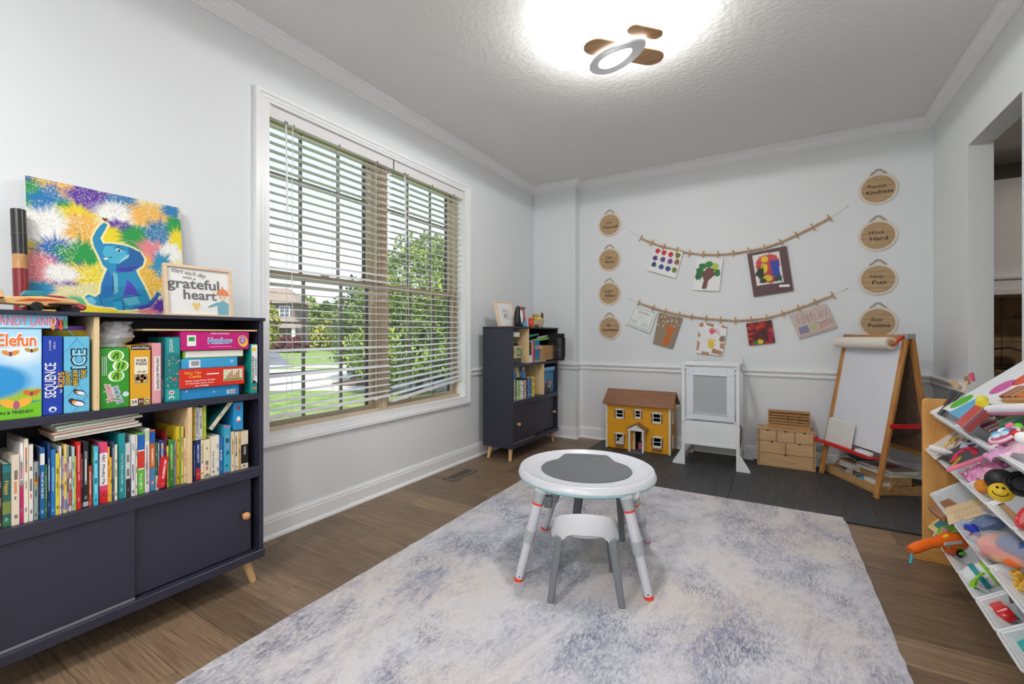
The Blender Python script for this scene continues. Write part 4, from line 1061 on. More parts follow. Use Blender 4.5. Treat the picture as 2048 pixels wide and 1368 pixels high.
R1 = [ # conv, x0, x1, ytop, desc, colour, extras
 (S6,-12,20,690,'dark brown',(52,34,26),{}),
 (S6,22,115,672,'jungle green patterned',(38,96,88),dict(bands=((0.02,0.12,(60,120,80)),(0.2,0.4,(120,140,70)),(0.86,0.97,(30,120,130))),words='Happy',wc=(226,190,90),wz=0.62,wf=0.22)),
 (S6,120,206,578,'thick cream',(226,210,190),dict(mark=(0.45,0.62,(214,150,110)))),
 (S6,209,246,448,'white and pink',(240,236,236),dict(bands=((0.0,0.48,(206,30,110)),),mark=(0.55,0.72,(206,60,110)))),
 (S6,251,299,412,'ivory with orange lettering',(236,226,206),dict(mark=(0.6,0.9,(196,110,60)))),
 (S6,303,350,470,'tall plain white',(232,226,218),dict(mark=(0.3,0.36,(200,120,90)))),
 (S6,356,402,650,'short grey-green',(150,170,164),dict(bands=((0.6,0.75,(214,150,50)),))),
 (S6,403,416,500,'narrow midnight',(38,38,66),dict(mark=(0.6,0.8,(180,170,210)))),
 (S6,418,471,505,'blue cat-tale',(24,104,168),dict(bands=((0.76,0.92,(236,240,240)),),words='THE CAT IN THE HAT',wz=0.47,wf=0.38)),
 (S6,473,498,682,'narrow forest green',(50,104,60),dict(mark=(0.4,0.7,(130,170,90)))),
 (S6,501,531,455,'tall dark blue',(22,60,116),dict(mark=(0.35,0.7,(220,226,236)))),
 (S6,535,586,520,'bright azure',(24,118,196),dict(mark=(0.5,0.68,(120,190,230)))),
 (S6,588,624,562,'plain yellow',(232,206,46),dict(mark=(0.3,0.8,(200,170,30)))),
 (S6,627,647,488,'narrow chalk white',(230,228,224),{}),
 (S6,652,674,592,'pale lilac striped',(196,180,206),dict(bands=((0.1,0.3,(150,110,170)),(0.5,0.6,(236,190,90))))),
 (S6,677,703,470,'rainbow speckled',(226,206,120),dict(bands=((0.05,0.2,(120,130,190)),(0.3,0.45,(236,190,60)),(0.6,0.72,(196,120,150))))),
 (S6,705,723,476,'narrow violet-white',(206,202,222),dict(bands=((0.3,0.5,(130,120,170)),))),
 (S6,726,754,596,'white book with red flecks',(234,222,218),dict(bands=((0.1,0.4,(196,80,80)),(0.6,0.7,(206,110,90))))),
 (S6,758,786,492,'pale mint',(178,216,212),{}),
 (S6,789,803,594,'narrow olive yellow',(196,180,60),{}),
 (S6,805,852,442,'tall scarlet',(200,34,36),dict(mark=(0.55,0.95,(230,140,130)))),
 (S6,854,870,565,'narrow maroon',(74,26,30),dict(mark=(0.5,0.9,(200,170,170)))),
 (S6,874,932,438,'thick black',(30,30,34),dict(mark=(0.35,0.85,(206,206,210)),bands=((0.02,0.09,(170,176,186)),))),
 (S6,936,966,694,'short brick red',(186,66,50),dict(mark=(0.3,0.85,(236,200,180)))),
 (S6,968,982,476,'narrow mossy',(70,86,50),{}),
 (S6,985,1036,492,'cyan swirled',(64,184,214),dict(mark=(0.2,0.9,(150,220,236)))),
 (S6,1046,1131,450,'pink and red alphabet',(226,70,120),dict(bands=((0.0,0.2,(214,30,36)),(0.29,0.83,(248,244,244))),words='ABC Mindful Me',wc=(30,30,30),wz=0.56,wf=0.50,ws=0.55)),
 (S6,1134,1156,492,'narrow apricot',(240,170,80),{}),
 (S6,1158,1177,605,'narrow amber',(236,190,50),{}),
 (S6,1181,1203,440,'narrow slate',(60,76,110),dict(mark=(0.4,0.9,(170,180,200)))),
 (S6,1206,1236,470,'cream magazine-like',(224,222,196),{}),
 (S6,1248,1318,352,'teal unicorn',(28,148,154),dict(words='HOW TO FIND A UNICORN',wc=(190,226,222),wz=0.45,wf=0.46,ws=0.5)),
 (S7,10,72,560,'grey over black',(204,206,208),dict(bands=((0.0,0.34,(40,40,44)),))),
 (S7,82,130,456,'glossy off-white',(226,226,228),dict(mark=(0.25,0.4,(120,130,150)))),
 (S7,136,160,456,'narrow cream',(232,226,212),{}),
 (S7,164,254,428,'green, red and blue classroom',(98,180,60),dict(bands=((0.42,0.70,(206,56,40)),(0.72,0.97,(30,96,180)),(0.40,0.42,(240,240,240)),(0.70,0.72,(240,240,240))),words='Shape work',wc=(220,240,210),wz=0.2,wf=0.26,ws=0.5)),
 (S7,258,318,372,'white multicolour-lettered',(230,226,220),dict(bands=((0.80,0.97,(190,206,170)),),mark=(0.2,0.7,(170,150,160)))),
 (S7,322,394,392,'orange and blue parenting',(206,100,50),dict(bands=((0.0,0.38,(80,140,190)),(0.78,0.98,(28,90,170))),mark=(0.5,0.7,(240,200,170)))),
 (S7,398,428,545,'narrow fir green',(40,100,70),dict(bands=((0.0,0.3,(220,226,190)),))),
 (S7,432,448,560,'narrow silver',(196,196,198),{}),
 (S7,452,520,532,'royal blue Latin',(34,60,150),dict(bands=((0.0,0.12,(90,50,120)),),mark=(0.6,0.95,(236,190,70)))),
 (S7,523,547,418,'tall wine red',(120,26,34),{}),
 (S7,549,567,600,'narrow lemon',(228,216,70),{}),
 (S7,569,644,520,'thick leaf green',(56,130,50),dict(mark=(0.4,0.9,(150,200,120)))),
 (S7,646,664,536,'narrow lavender',(170,150,190),{}),
 (S7,668,713,345,'tall golden yellow',(226,190,40),{}),
 (S7,715,731,345,'narrow grass green',(100,160,60),{}),
 (S7,733,762,345,'tall pale gold',(232,206,96),{}),
 (S7,766,806,492,'white book with red title',(240,238,234),dict(words='Sita Rama',wc=(190,30,40),wz=0.56,wf=0.36,ws=0.7)),
]
def shelf_row(rows, zbase, where):
    prevs = [r[4] for r in rows]
    for i, (cv, x0, x1, yt, de, rgb, ex) in enumerate(rows):
        (u0, v0), (u1, _) = cv(x0, yt), cv(x1, yt)
        xf = BX - rnd.uniform(0.0, 0.008)
        ya, yb = y(u0, xf), y(u1, xf)
        nb = 'after the %s one' % prevs[i-1] if i else 'first of its row'
        lab = '%s book %s, %s' % (de, nb, where)
        book(lab, ya+0.0003, yb-0.0003, zbase, zt((u0+u1)/2, v0, xf), rgb, xf, rnd.uniform(0.15, 0.2), **ex)
shelf_row(R1, Z_LOW, 'lower shelf')
# red booklet leaning, yellow edge; behind the tall ones wine-red boards
b = book('small red booklet leaning in front of the royal blue book', 0, 0.018, 0, 0.112, (206, 24, 34), BX+0.02, 0.02, mark=(0.3,0.9,(240,190,190)))
b.location = (BX+0.012, y(318, BX), Z_LOW+0.012); b.rotation_euler = (math.radians(-7), 0, 0)
R2 = [
 (S7,889,919,545,'navy speckled',(30,44,96),dict(mark=(0.2,0.9,(110,130,190)))),
 (S7,921,985,532,'navy and red board',(34,50,120),dict(bands=((0.0,0.29,(206,40,40)),),mark=(0.45,0.9,(190,196,226)))),
 (S7,988,1024,522,'ivory love-story board',(236,222,186),dict(words='I Love You As Big',wc=(90,80,60),wz=0.65,wf=0.5,ws=0.6)),
 (S7,1027,1110,514,'wide cream board book with heart',(234,218,186),dict(bands=((0.03,0.05,(60,80,130)),(0.06,0.08,(200,170,60))),mark=(0.2,0.3,(200,120,110)))),
 (S7,1113,1186,474,'cream forest board',(232,220,200),dict(words='the forest',wc=(110,150,190),wz=0.42,wf=0.42,ws=0.55)),
 (S7,1189,1228,458,'white-and-teal board',(226,224,214),dict(mark=(0.1,0.2,(60,100,110)))),
 (S7,1232,1276,470,'deep blue sea board',(36,110,176),dict(words='sea',wc=(236,240,244),wz=0.5,wf=0.28,ws=0.9)),
 (S7,1290,1374,334,'thick turquoise',(58,166,196),dict(bands=((0.0,0.02,(200,60,120)),(0.96,0.99,(200,110,180))),mark=(0.5,0.8,(150,150,210)))),
 (S7,1380,1424,412,'wheat-coloured board',(228,206,170),dict(mark=(0.5,0.8,(200,150,90)))),
 (S7,1427,1476,412,'eggshell board',(230,218,196),dict(mark=(0.4,0.9,(180,160,140)))),
 (S7,1480,1508,412,'tan patterned board',(214,180,120),dict(mark=(0.1,0.5,(170,120,70)))),
 (S7,1511,1604,402,'black and cream world',(222,206,180),dict(bands=((0.14,0.64,(24,24,26)),),words='WORLD',wc=(240,240,240),wz=0.48,wf=0.22,ws=0.4)),
]
shelf_row(R2, Z_LOW, 'right compartment')
# upper small row standing on them
R3 = [(S7,890,915,92,'narrow mustard picture',(214,180,50),{}), (S7,919,963,96,'grey-white picture',(206,212,220),dict(mark=(0.2,0.9,(150,150,170)))), (S7,966,1010,100,'plain white picture',(226,222,214),dict(mark=(0.4,0.7,(170,160,150)))), (S7,1016,1060,62,'lime green picture',(158,176,50),{})]
zb = zt(400, 880, BX)
shelf_row(R3, zb+0.001, 'upper row')
b = book('teal hardback leaning diagonally above the small board books', 0, 0.016, 0, 0.155, (20, 100, 104), BX, 0.15, bands=((0,1,(220,206,180)),))
b.location = (BX-0.08, y(422, BX), zt(422, 862, BX)+0.006); b.rotation_euler = (math.radians(-38), 0, 0)
t, d, w, h = gamebox('card_box', 'small bright blue card box standing above the world book', y(470), y(489), zt(480, 861)+0.002, zt(480, 803)-0.003, (40, 146, 204), BX, 0.1)
disc(t, 0, h*0.78, 0.008, (180,40,50), 'badge', 0.0007, None, 8); disc(t, 0, h*0.38, 0.008, (240,240,236), 'print_figure', 0.0007, 0.013); disc(t, 0, h*0.30, 0.005, (214,80,60), 'print_figure', 0.001)
# pile lying on top of the left-hand row
pile = [((196,186,170),'kraft cover'),((224,222,216),'white'),((206,110,60),'burnt orange'),((196,216,206),'mint'),((160,200,180),'sage'),((206,190,120),'straw'),((30,80,130),'ocean blue'),((236,180,50),'marigold')]
zz0 = zt(190, 868, BX); tilt = 0.055
for k, (c, nm) in enumerate(pile):
    L_ = 0.23 - 0.006*(k % 3)
    t = thing('picture_book', '%s picture book, %s in the pile lying on the book row' % (nm, ['lowest','second up','third up','fourth up','fifth up','sixth up','second from top','topmost'][k]), 'book', (BX-0.075, y(205 - (k % 3)*6 - (18 if k > 5 else 0), BX), zz0 + k*0.0098), group='books on the bookcases')
    t.rotation_euler = (tilt + (0.035 if k > 5 else 0), 0, rnd.uniform(-0.05, 0.05))
    G().box((-0.07, -L_/2, 0), (0.07, L_/2, 0.0014)).box((-0.07, -L_/2, 0.0072), (0.07, L_/2, 0.0086)).box((-0.07, -L_/2, 0.0014), (-0.0685, L_/2, 0.0072)).obj('cover', col(c, 0.45), t, smooth=False)
    G().box((-0.0685, -L_/2+0.002, 0.0014), (0.068, L_/2-0.002, 0.0072)).obj('pages', PAPER, t, smooth=False)

# ---- on top of the near bookcase
# elephant canvas
PX = -2.305
bl, br, tr_, tl_ = [pt(u, v, X=PX) for u, v in ((55, 618), (368, 630), (366, 411), (48, 347))]
y0c, y1c = bl.y, pt(366, 500, X=PX).y
hC = (tr_.z + tl_.z)/2 - Z_TOP
wC = y1c - y0c
cv = thing('canvas_painting', 'painted canvas of a blue elephant with raised trunk on colourful splashes', 'painting', (PX+0.02, (y0c+y1c)/2, Z_TOP))
cv.rotation_euler = (0, -math.asin(min(0.2, 0.05/hC)), 0)
G().box((-0.018, -wC/2, 0.0005), (0, wC/2, hC)).obj('stretched_canvas', col((214, 220, 216), 0.7), cv, smooth=False)
def E(x, yy):
    p = pt(x/3.793, 320 + yy/3.793, X=PX)
    return ((p.y - y0c)/wC, (p.z - Z_TOP)/hC)
P = Pic(260, 200, (236, 226, 176)); asp = wC/hC
rg = np.random.RandomState(3)
BL, CY, YE, GR, PU, OR, PK, WH = (24,84,170), (30,140,180), (236,214,40), (30,150,70), (92,50,160), (240,184,80), (226,130,140), (244,244,240)
for i, (x, yy, rx, ry, c) in enumerate([(260,140,150,90,CY),(220,140,70,70,BL),(450,200,170,80,OR),(700,290,190,130,PU),(960,300,150,90,(30,120,180)),(1310,400,110,100,(30,120,180)),(250,250,120,110,GR),(390,320,150,130,(30,120,180)),(520,400,120,90,GR),(900,400,190,90,WH),(1150,420,190,110,OR),(600,420,150,90,YE),(360,520,260,150,WH),(640,520,140,130,OR),(930,510,120,70,PU),(850,570,120,80,YE),(1050,590,150,110,GR),(1220,560,140,130,(30,120,170)),(1340,500,90,90,GR),(1350,610,80,100,YE),(260,680,130,80,YE),(430,700,170,110,(30,100,180)),(620,730,180,120,GR),(1170,700,140,110,PK),(1300,700,120,80,WH),(300,830,170,120,PK),(540,900,150,110,PU),(680,890,140,110,YE),(1150,890,170,150,(230,180,40)),(1230,800,100,110,CY),(300,980,120,60,CY),(600,1010,180,70,(226,220,160)),(700,1130,420,60,YE),(1120,1130,170,50,PK),(1210,1110,80,60,PU),(560,1090,90,60,(90,180,130)),(460,860,130,70,WH)]):
    cx, cy = E(x, yy)
    P.oval(cx, cy, rx/1250*1.15, ry/1000*1.2, c, 0.40, 0.40, i)
rg = np.random.RandomState(8)
sp = rg.rand(*P.x.shape)
for (x, yy, r) in ((240,140,110),(450,190,120),(760,280,150),(970,300,110),(1180,420,120),(370,510,240),(640,490,110),(920,410,110),(1210,570,120),(440,690,130),(310,830,130),(560,900,130),(1150,910,150),(680,880,110),(1310,700,100)):
    cx, cy = E(x, yy); d2 = ((P.x-cx)*asp)**2 + (P.y-cy)**2; rr = r/1000*1.1
    P.put(((sp > 0.90) & (d2 < rr*rr*0.6)).astype(float)*0.7, (250,250,244)); P.put(((sp < 0.08) & (d2 < rr*rr*0.6)).astype(float)*0.6, (120,100,60))
El = lambda pts: [E(a, b) for a, b in pts]
body = [(800,468),(828,482),(800,535),(768,590),(790,630),(860,630),(950,645),(1010,665),(1070,700),(1100,750),(1085,800),(1030,838),(1060,900),(1090,960),(1118,1030),(1140,1090),(1100,1120),(1000,1138),(900,1142),(850,1122),(740,1112),(665,1092),(632,1045),(660,1020),(710,1040),(750,1020),(762,940),(790,870),(812,825),(780,800),(762,750),(740,705),(715,645),(708,590),(738,530),(775,485)]
P.line(El(body + body[:1]), 0.016, (250,236,170), asp)
P.poly(El(body), (28,140,186))
P.poly(El([(975,655),(1070,695),(1098,748),(1082,800),(990,842),(880,846),(880,800),(930,745),(985,700)]), (22,96,160)); P.poly(El([(880,846),(990,842),(1070,800),(980,815),(890,820)]), (60,50,170))
P.poly(El([(800,650),(880,650),(960,690),(980,740),(900,790),(830,780),(780,700)]), (84,184,214), 0.8); P.poly(El([(900,780),(980,730),(985,710),(940,740)]), (190,224,226), 0.8)
P.poly(El([(738,705),(768,720),(800,760),(830,740),(790,740),(760,715)]), (240,240,236)); P.line(El([(785,735),(830,740),(850,735)]), 0.004, (12,50,90), asp)
P.poly(El([(880,672),(905,668),(935,692),(905,695)]), (236,244,244)); P.oval(*E(908,684), 0.010, 0.011, (10,60,70)); P.line(El([(870,665),(905,655),(940,680)]), 0.004, (12,50,90), asp)
P.poly(El([(925,1040),(960,910),(1000,940),(1050,1030),(960,1025)]), (80,50,180), 0.9); P.poly(El([(770,940),(815,830),(850,870),(850,1030),(770,1060),(752,1030)]), (24,100,176), 0.8)
P.poly(El([(1000,1120),(1130,1090),(1200,1010),(1195,1040),(1130,1120),(1050,1140)]), (60,60,170)); P.line(El([(1120,1090),(1170,1040),(1190,1010),(1205,1025)]), 0.012, (28,110,170), asp)
P.poly(El([(845,840),(890,870),(890,1000),(850,1030)]), (130,206,216), 0.7); P.poly(El([(905,1050),(1030,1035),(1050,1090),(960,1110)]), (110,196,214), 0.6)
P.poly(El([(850,1070),(918,1062),(925,1135),(880,1142),(850,1115)]), (30,160,206)); P.poly(El([(640,1050),(690,1040),(720,1080),(690,1105),(655,1085)]), (120,200,220), 0.8)
for ln in ([(850,840),(855,1030)],[(1030,838),(900,850)],[(910,1050),(1060,1025)],[(850,1070),(918,1062),(925,1135)],[(745,1020),(760,1100)]): P.line(El(ln), 0.004, (14,60,120), asp)
P.poly(El([(783,432),(800,428),(808,436),(818,430),(832,440),(808,460)]), (110,30,30))
P.obj('painted_face', cv, [(0.0006, -wC/2, 0.001), (0.0006, wC/2, 0.001), (0.0006, wC/2, hC), (0.0006, -wC/2, hC)])

# framed print with grateful heart
fx2 = -2.13
ya, yb2 = pt(331, 580, X=fx2).y, pt(467, 580, X=fx2).y
ht = pt(400, 532, X=fx2).z - Z_TOP
fr = thing('framed_print', 'pale wood framed print with grey grateful heart lettering', 'frame', (fx2, (ya+yb2)/2, Z_TOP))
fr.rotation_euler = (0, math.radians(-6), 0); wF = (yb2-ya)/2
m_fw = wood('pale_frame_wood', (224, 196, 160), (238, 214, 182), 'Y', 5, 8, 0.5)
G().holed(-wF, wF, 0.0008, ht, [(-wF+0.012, wF-0.012, 0.0128, ht-0.012)], lambda a0,a1,b0,b1: ((-0.016,a0,b0),(0.006,a1,b1))).obj('frame', m_fw, fr, bevel=0.001)
G().box((-0.014,-wF+0.01,0.011),(-0.004,wF-0.01,ht-0.01)).obj('sheet', col((242,240,236),0.6), fr, smooth=False)
fr['fx'] = -0.0038
m_grey = col((112,112,114),0.6)
F2 = lambda yy, zz: face(yy, zz*ht, -0.0034)
text('start each day', F2(-wF*0.30, 0.86) @ Matrix.Rotation(-0.12, 4, 'Z'), 0.026, m_grey, fr, wF*1.0, shear=0.25)
text('with a', F2(-wF*0.30, 0.765) @ Matrix.Rotation(-0.08, 4, 'Z'), 0.017, m_grey, fr, wF*0.36, shear=0.25)
text('grateful', F2(-wF*0.14, 0.64), 0.060, m_grey, fr, wF*1.52, bold=0.02)
text('heart', F2(0.0, 0.43), 0.058, m_grey, fr, wF*0.98, bold=0.02)
ys = lambda pts: [(a*wF, b*ht) for a, b in pts]
shape(fr, ys([(-0.12,0.13),(0.0,0.24),(-0.02,0.28),(-0.08,0.285),(-0.12,0.26),(-0.16,0.285),(-0.22,0.28),(-0.24,0.24)]), (236,206,120), 'heart')
for k in range(8):
    a = k*PI/4+0.3; G().beam((-0.0036, -0.12*wF+math.cos(a)*0.016, 0.21*ht+math.sin(a)*0.013), (-0.0036, -0.12*wF+math.cos(a)*0.026, 0.21*ht+math.sin(a)*0.021), 0.0012, 0.0006, (1,0,0)).obj('ray', col((236,206,120),0.6), fr, smooth=False)
shape(fr, ys([(0.52,0.05),(0.86,0.05),(0.88,0.30),(0.70,0.36),(0.52,0.30)]), (120,176,190), 'print_jumper'); shape(fr, ys([(0.56,0.33),(0.58,0.26),(0.26,0.20),(0.24,0.235)]), (120,176,190), 'print_sleeve', 0.0009)
disc(fr, 0.70*wF, 0.43*ht, 0.016, (232,206,186), 'print_face', 0.0009, 0.017); shape(fr, ys([(0.50,0.46),(0.90,0.46),(0.86,0.56),(0.70,0.61),(0.54,0.56)]), (226,140,96), 'print_cap', 0.0012)
disc(fr, 0.25*wF, 0.215*ht, 0.004, (232,206,186), 'print_hand', 0.0009); disc(fr, 0.70*wF, 0.625*ht, 0.004, (226,140,96), 'print_bobble', 0.0012)
for q in (0.62, 0.78): disc(fr, q*wF, 0.425*ht, 0.0014, (60,50,50), 'print_eye', 0.0013, None, 8)

# wooden flute standing at the left
t = thing('wooden_flute', 'upright wooden flute in black, tan and dark red sections', 'flute', (-2.24, pt(44, 610, X=-2.24).y, Z_TOP))
hf = pt(36, 415, X=-2.24).z - Z_TOP
_fy = pt(36, 415, X=-2.29).y - pt(44, 610, X=-2.24).y
q = lambda f: Vector((-0.05*f, _fy*f, 0.001 + hf*f))
m_fb = col((34,30,30),0.35)
G().tube([q(0), q(0.42)], 0.0195, 18).obj('lower_joint', col((128,26,34),0.35), t)
G().tube([q(0.42), q(0.56)], 0.0188, 18).obj('middle_joint', wood('flute_tan', (176,124,76), (206,156,104), 'Z', 6, 8), t)
G().tube([q(0.56), q(0.76), q(1.0)], [0.0188,0.0194,0.0194], 18).obj('head_joint', m_fb, t)
G().tube([q(0.755), q(0.765)], 0.0199, 18).obj('joint_ring', col((70,64,62),0.4), t)
p = q(0.67); G().lathe([(0.004,0),(0.004,0.001)], 10, p + Vector((0.0188,0,0)), ax='X').obj('finger_hole', m_black, t)

# wooden toy plane
c = pt(80, 598, X=-2.06)
t = thing('toy_plane', 'small wooden toy aeroplane with blue cockpit on black wheels', 'toy plane', (-2.06, c.y, Z_TOP))
m_tp = wood('toy_maple', (214,164,100), (236,194,132), 'Y', 6, 9, 0.4)
G().prism([(-0.105,0.030),(-0.09,0.020),(0.02,0.016),(0.085,0.026),(0.095,0.034),(0.08,0.044),(0.0,0.050),(-0.09,0.042)], (-0.016,0,0), UY, UZ, (0.032,0,0)).obj('fuselage', m_tp, t, bevel=0.004)
G().prism([(-0.02,-0.11),(0.035,-0.11),(0.045,0.0),(0.04,0.09),(-0.015,0.09)], (0,0.03,0.022), UY, UX, (0,0,0.006)).obj('wing', col((120,88,70),0.4), t, bevel=0.002)
G().prism([(-0.105,0.040),(-0.078,0.040),(-0.082,0.062),(-0.102,0.070)], (-0.003,0,0), UY, UZ, (0.006,0,0)).obj('tail_fin', m_tp, t, bevel=0.001)
G().box((-0.045,-0.115,0.036),(0.045,-0.085,0.040)).obj('tail_plane', col((92,66,52),0.4), t, bevel=0.001)
G().prism([(-0.045,0.048),(0.02,0.048),(0.008,0.066),(-0.035,0.066)], (-0.013,0,0), UY, UZ, (0.026,0,0)).obj('cockpit', col((44,132,150),0.25), t, bevel=0.003)
G().prism([(-0.06,0.030),(0.05,0.036),(0.02,0.042),(-0.03,0.040)], (0.0162,0,0), UY, UZ, (0.0006,0,0)).obj('red_stripe', col((206,84,40),0.4), t, smooth=False)
for xx, yy in ((0.024,-0.012),(-0.024,-0.012),(0.024,0.055),(-0.024,0.055)):
    G().lathe([(0.013,-0.006),(0.015,-0.003),(0.015,0.003),(0.013,0.006)], 16, (xx,yy,0.0155), ax='X').lathe([(0.005,-0.007),(0.005,0.007)], 10, (xx,yy,0.0155), ax='X').obj('wheel', m_black, t)
c = pt(108, 590, X=-2.17)
t = thing('toy_car', 'glossy red toy car with violet windows parked behind the wooden plane', 'toy car', (-2.17, c.y, Z_TOP))
G().prism([(-0.075,0.012),(0.075,0.012),(0.080,0.03),(0.045,0.042),(0.02,0.060),(-0.035,0.062),(-0.055,0.042),(-0.078,0.036)], (-0.028,0,0), UY, UZ, (0.056,0,0)).obj('body', col((196,64,74),0.2,coat=0.5), t, bevel=0.005)
G().prism([(0.035,0.043),(0.016,0.056),(-0.030,0.058),(-0.045,0.043)], (-0.0286,0,0), UY, UZ, (0.0572,0,0)).obj('windows', col((70,30,70),0.15), t, smooth=False)
for xx in (-0.026,0.026):
    for yy in (-0.048,0.048): G().lathe([(0.012,-0.005),(0.0135,0),(0.012,0.005)], 14, (xx,yy,0.0138), ax='X').obj('wheel', m_black, t)
# ================================================================== FAR BOOKCASE CONTENTS
S8 = lambda x, yy: (985 + x/6.22, 590 + yy/6.22)
def rect(x0, x1, y0, y1, xf):
    u0, v0 = S8(x0, y0); u1, v1 = S8(x1, y1); um = (u0+u1)/2
    cl = lambda q: min(4.170, max(3.302, q*1.0065))
    return cl(y(u0, xf)), cl(y(u1, xf)), zt(um, v1, xf), zt(um, v0, xf)
# standing books
cols = [('violet',(96,70,150),235,255,1065),('ivory',(222,218,200),257,266,1060),('gold-spotted green',(60,130,60),268,290,1060),('white',(226,226,222),292,308,1070),('lime',(150,190,70),310,330,1065),('pale',(214,214,206),332,350,1066),('snow white',(238,238,236),352,372,1075),('plum',(90,50,80),374,382,1068),('sand',(206,176,150),384,408,1060),('midnight blue',(30,40,90),412,428,1042),('sky blue',(90,160,206),430,446,1040),('cobalt',(34,90,160),448,476,1040),('yellow dotted',(232,196,50),480,512,1022)]
prev = 'case side'
for nm, c, x0, x1, yt in cols:
    a, b, z0, z1 = rect(x0, x1, yt, 1350, BX)
    book('%s book after the %s, far bookcase lower shelf' % (nm, prev), a, b, Z_LOW, z1, c, BX-rnd.uniform(0,0.006), 0.15, bands=((0.1,0.2,tuple(min(255,q+40) for q in c)),))
    prev = nm + ' book' if 'case' in prev else nm + ' one'
for nm, x0, x1, yb_, tl_a, c in (('deep blue', 250, 300, 1040, 0.0, (30,96,160)), ('cream striped', 330, 352, 1045, 0.6, (214,200,150)), ('brown', 352, 374, 1050, 0.62, (120,90,60)), ('golden-topped blue', 382, 420, 1035, 0.12, (60,120,180))):
    a, b, z0, z1 = rect(x0, x1, 905, yb_, BX)
    t = book('%s book resting on the far bookcase book row' % nm, a, b, 0.0, 0.105, c, BX-0.02, 0.12, bands=((0.8,0.95,(226,190,80)),))
    t.location.z = zt(1040, 590+1058/6.22, BX) + 0.008 + (0.02 if tl_a > 0.3 else 0); t.rotation_euler = (tl_a, 0, 0)
# lower right: boxes
a, b, z0, z1 = rect(627, 775, 902, 942, FX)
t, d, w, h = gamebox('storage_box', 'pale blue flat box lying on the blue tub in the far bookcase', a, b, z0, z1, (126, 190, 222), FX-0.01, 0.2); patch(t, -w*0.9, w*0.9, h*0.1, h*0.3, (90,160,200))
a, b, z1_, z1 = rect(627, 768, 945, 1245, FX)
t = thing('blue_tub', 'clear blue plastic tub of toys in the far bookcase', 'tub', (FX-0.12, (a+b)/2, Z_LOW)); w = (b-a)/2; h = z0 - Z_LOW - 0.001
m_tub = clear('blue_plastic', L(70,140,196), 0.2, 0.75)
G().holed(-w, w, 0, h, [], lambda a0,a1,b0,b1: ((-0.1,a0,0.0),(0.1,a1,0.006))).box((0.095,-w,0),(0.1,w,h*0.9)).box((-0.1,-w,0),(-0.095,w,h*0.9)).box((-0.095,-w,0),(0.095,-w+0.005,h*0.9)).box((-0.095,w-0.005,0),(0.095,w,h*0.9)).obj('tub', m_tub, t, bevel=0.002)
G().box((-0.104,-w-0.0,h*0.9),(0.106,w,h)).obj('lid', m_tub, t, bevel=0.003)
t['fx'] = 0.1
G().beam((0.103,-w*0.9,h*0.48),(0.103,w*0.3,h*0.42),0.004,0.03,(1,0,0)).obj('red_strap', m_red, t, smooth=False)
shape(t, [(-w*0.95,0.01),(w*0.3,0.01),(w*0.2,h*0.32),(-w*0.95,h*0.36)], (34,30,34), 'dark_pouch', 0.004); shape(t, [(-w*0.2,h*0.25),(w*0.3,h*0.22),(w*0.62,h*0.48),(w*0.16,h*0.54)], (190,150,104), 'wooden_tag', 0.006)
# upper left cell
a, b, z0, z1 = rect(232, 345, 632, 790, FX)
t, d, w, h = gamebox('toy_case', 'black toy case under the wooden cube in the far bookcase', a, b, Z_MID, z0, (30, 28, 32), FX-0.005, 0.2); patch(t, -w*0.8, w*0.6, h*0.5, h*0.58, (90,90,96))
t, d, w, h = gamebox('wooden_cube', 'wooden activity cube with green picture panel in the far bookcase', a, b, z0+0.0005, z1, (214, 176, 124), FX-0.003, 0.16); patch(t, w*0.0, w*0.86, h*0.14, h*0.82, (70,140,90), 'picture_panel'); patch(t, w*0.2, w*0.66, h*0.3, h*0.66, (150,190,150), 'picture', 0.0008); disc(t, -w*0.82, h*0.5, 0.012, (60,30,30), 'peg', 0.004)
zc = z1
c0 = y(S8(288,560)[0], FX)
t = thing('toy_arch', 'lime and teal arch toy on the wooden cube in the far bookcase', 'toy', (FX-0.06, c0, zc+0.0005))
G().tube([(0,math.cos(q/10*PI)*0.055,0.012+math.sin(q/10*PI)*0.055) for q in range(11)], 0.011, 8).obj('arch', col((110,196,60),0.4), t)
G().box((-0.03,-0.06,0),(0.03,0.0,0.028)).obj('block', col((60,190,170),0.4), t, bevel=0.003)
t, d, w, h = gamebox('white_carton', 'small white carton on top of the arch toy', a, a+(b-a)*0.9, zc+0.079, zc+0.118, (232,232,232), FX-0.01, 0.12); patch(t, -w*0.9, w*0.9, h*0.6, h*0.64, (200,200,204))
a, b, z0, z1 = rect(347, 413, 600, 858, FX)
t = thing('ring_toy', 'navy disc-shaped toy with pale rim standing in the far bookcase', 'toy', (FX-0.11, (a+b)/2+0.0, Z_MID)); r = (z1-Z_MID)/2
G().lathe([(r*0.9,-0.028),(r,-0.02),(r,0.02),(r*0.9,0.028)], 32, (0,0,r+0.0005), ax='Y', sx=1, sy=0.8).obj('disc', col((34,32,70),0.3), t)
G().lathe([(r*0.62,-0.033),(r*0.66,-0.028),(r*0.66,0.028),(r*0.62,0.033)], 32, (0.02,0,r), ax='Y', sx=1, sy=0.8).obj('face', col((170,180,206),0.3), t)
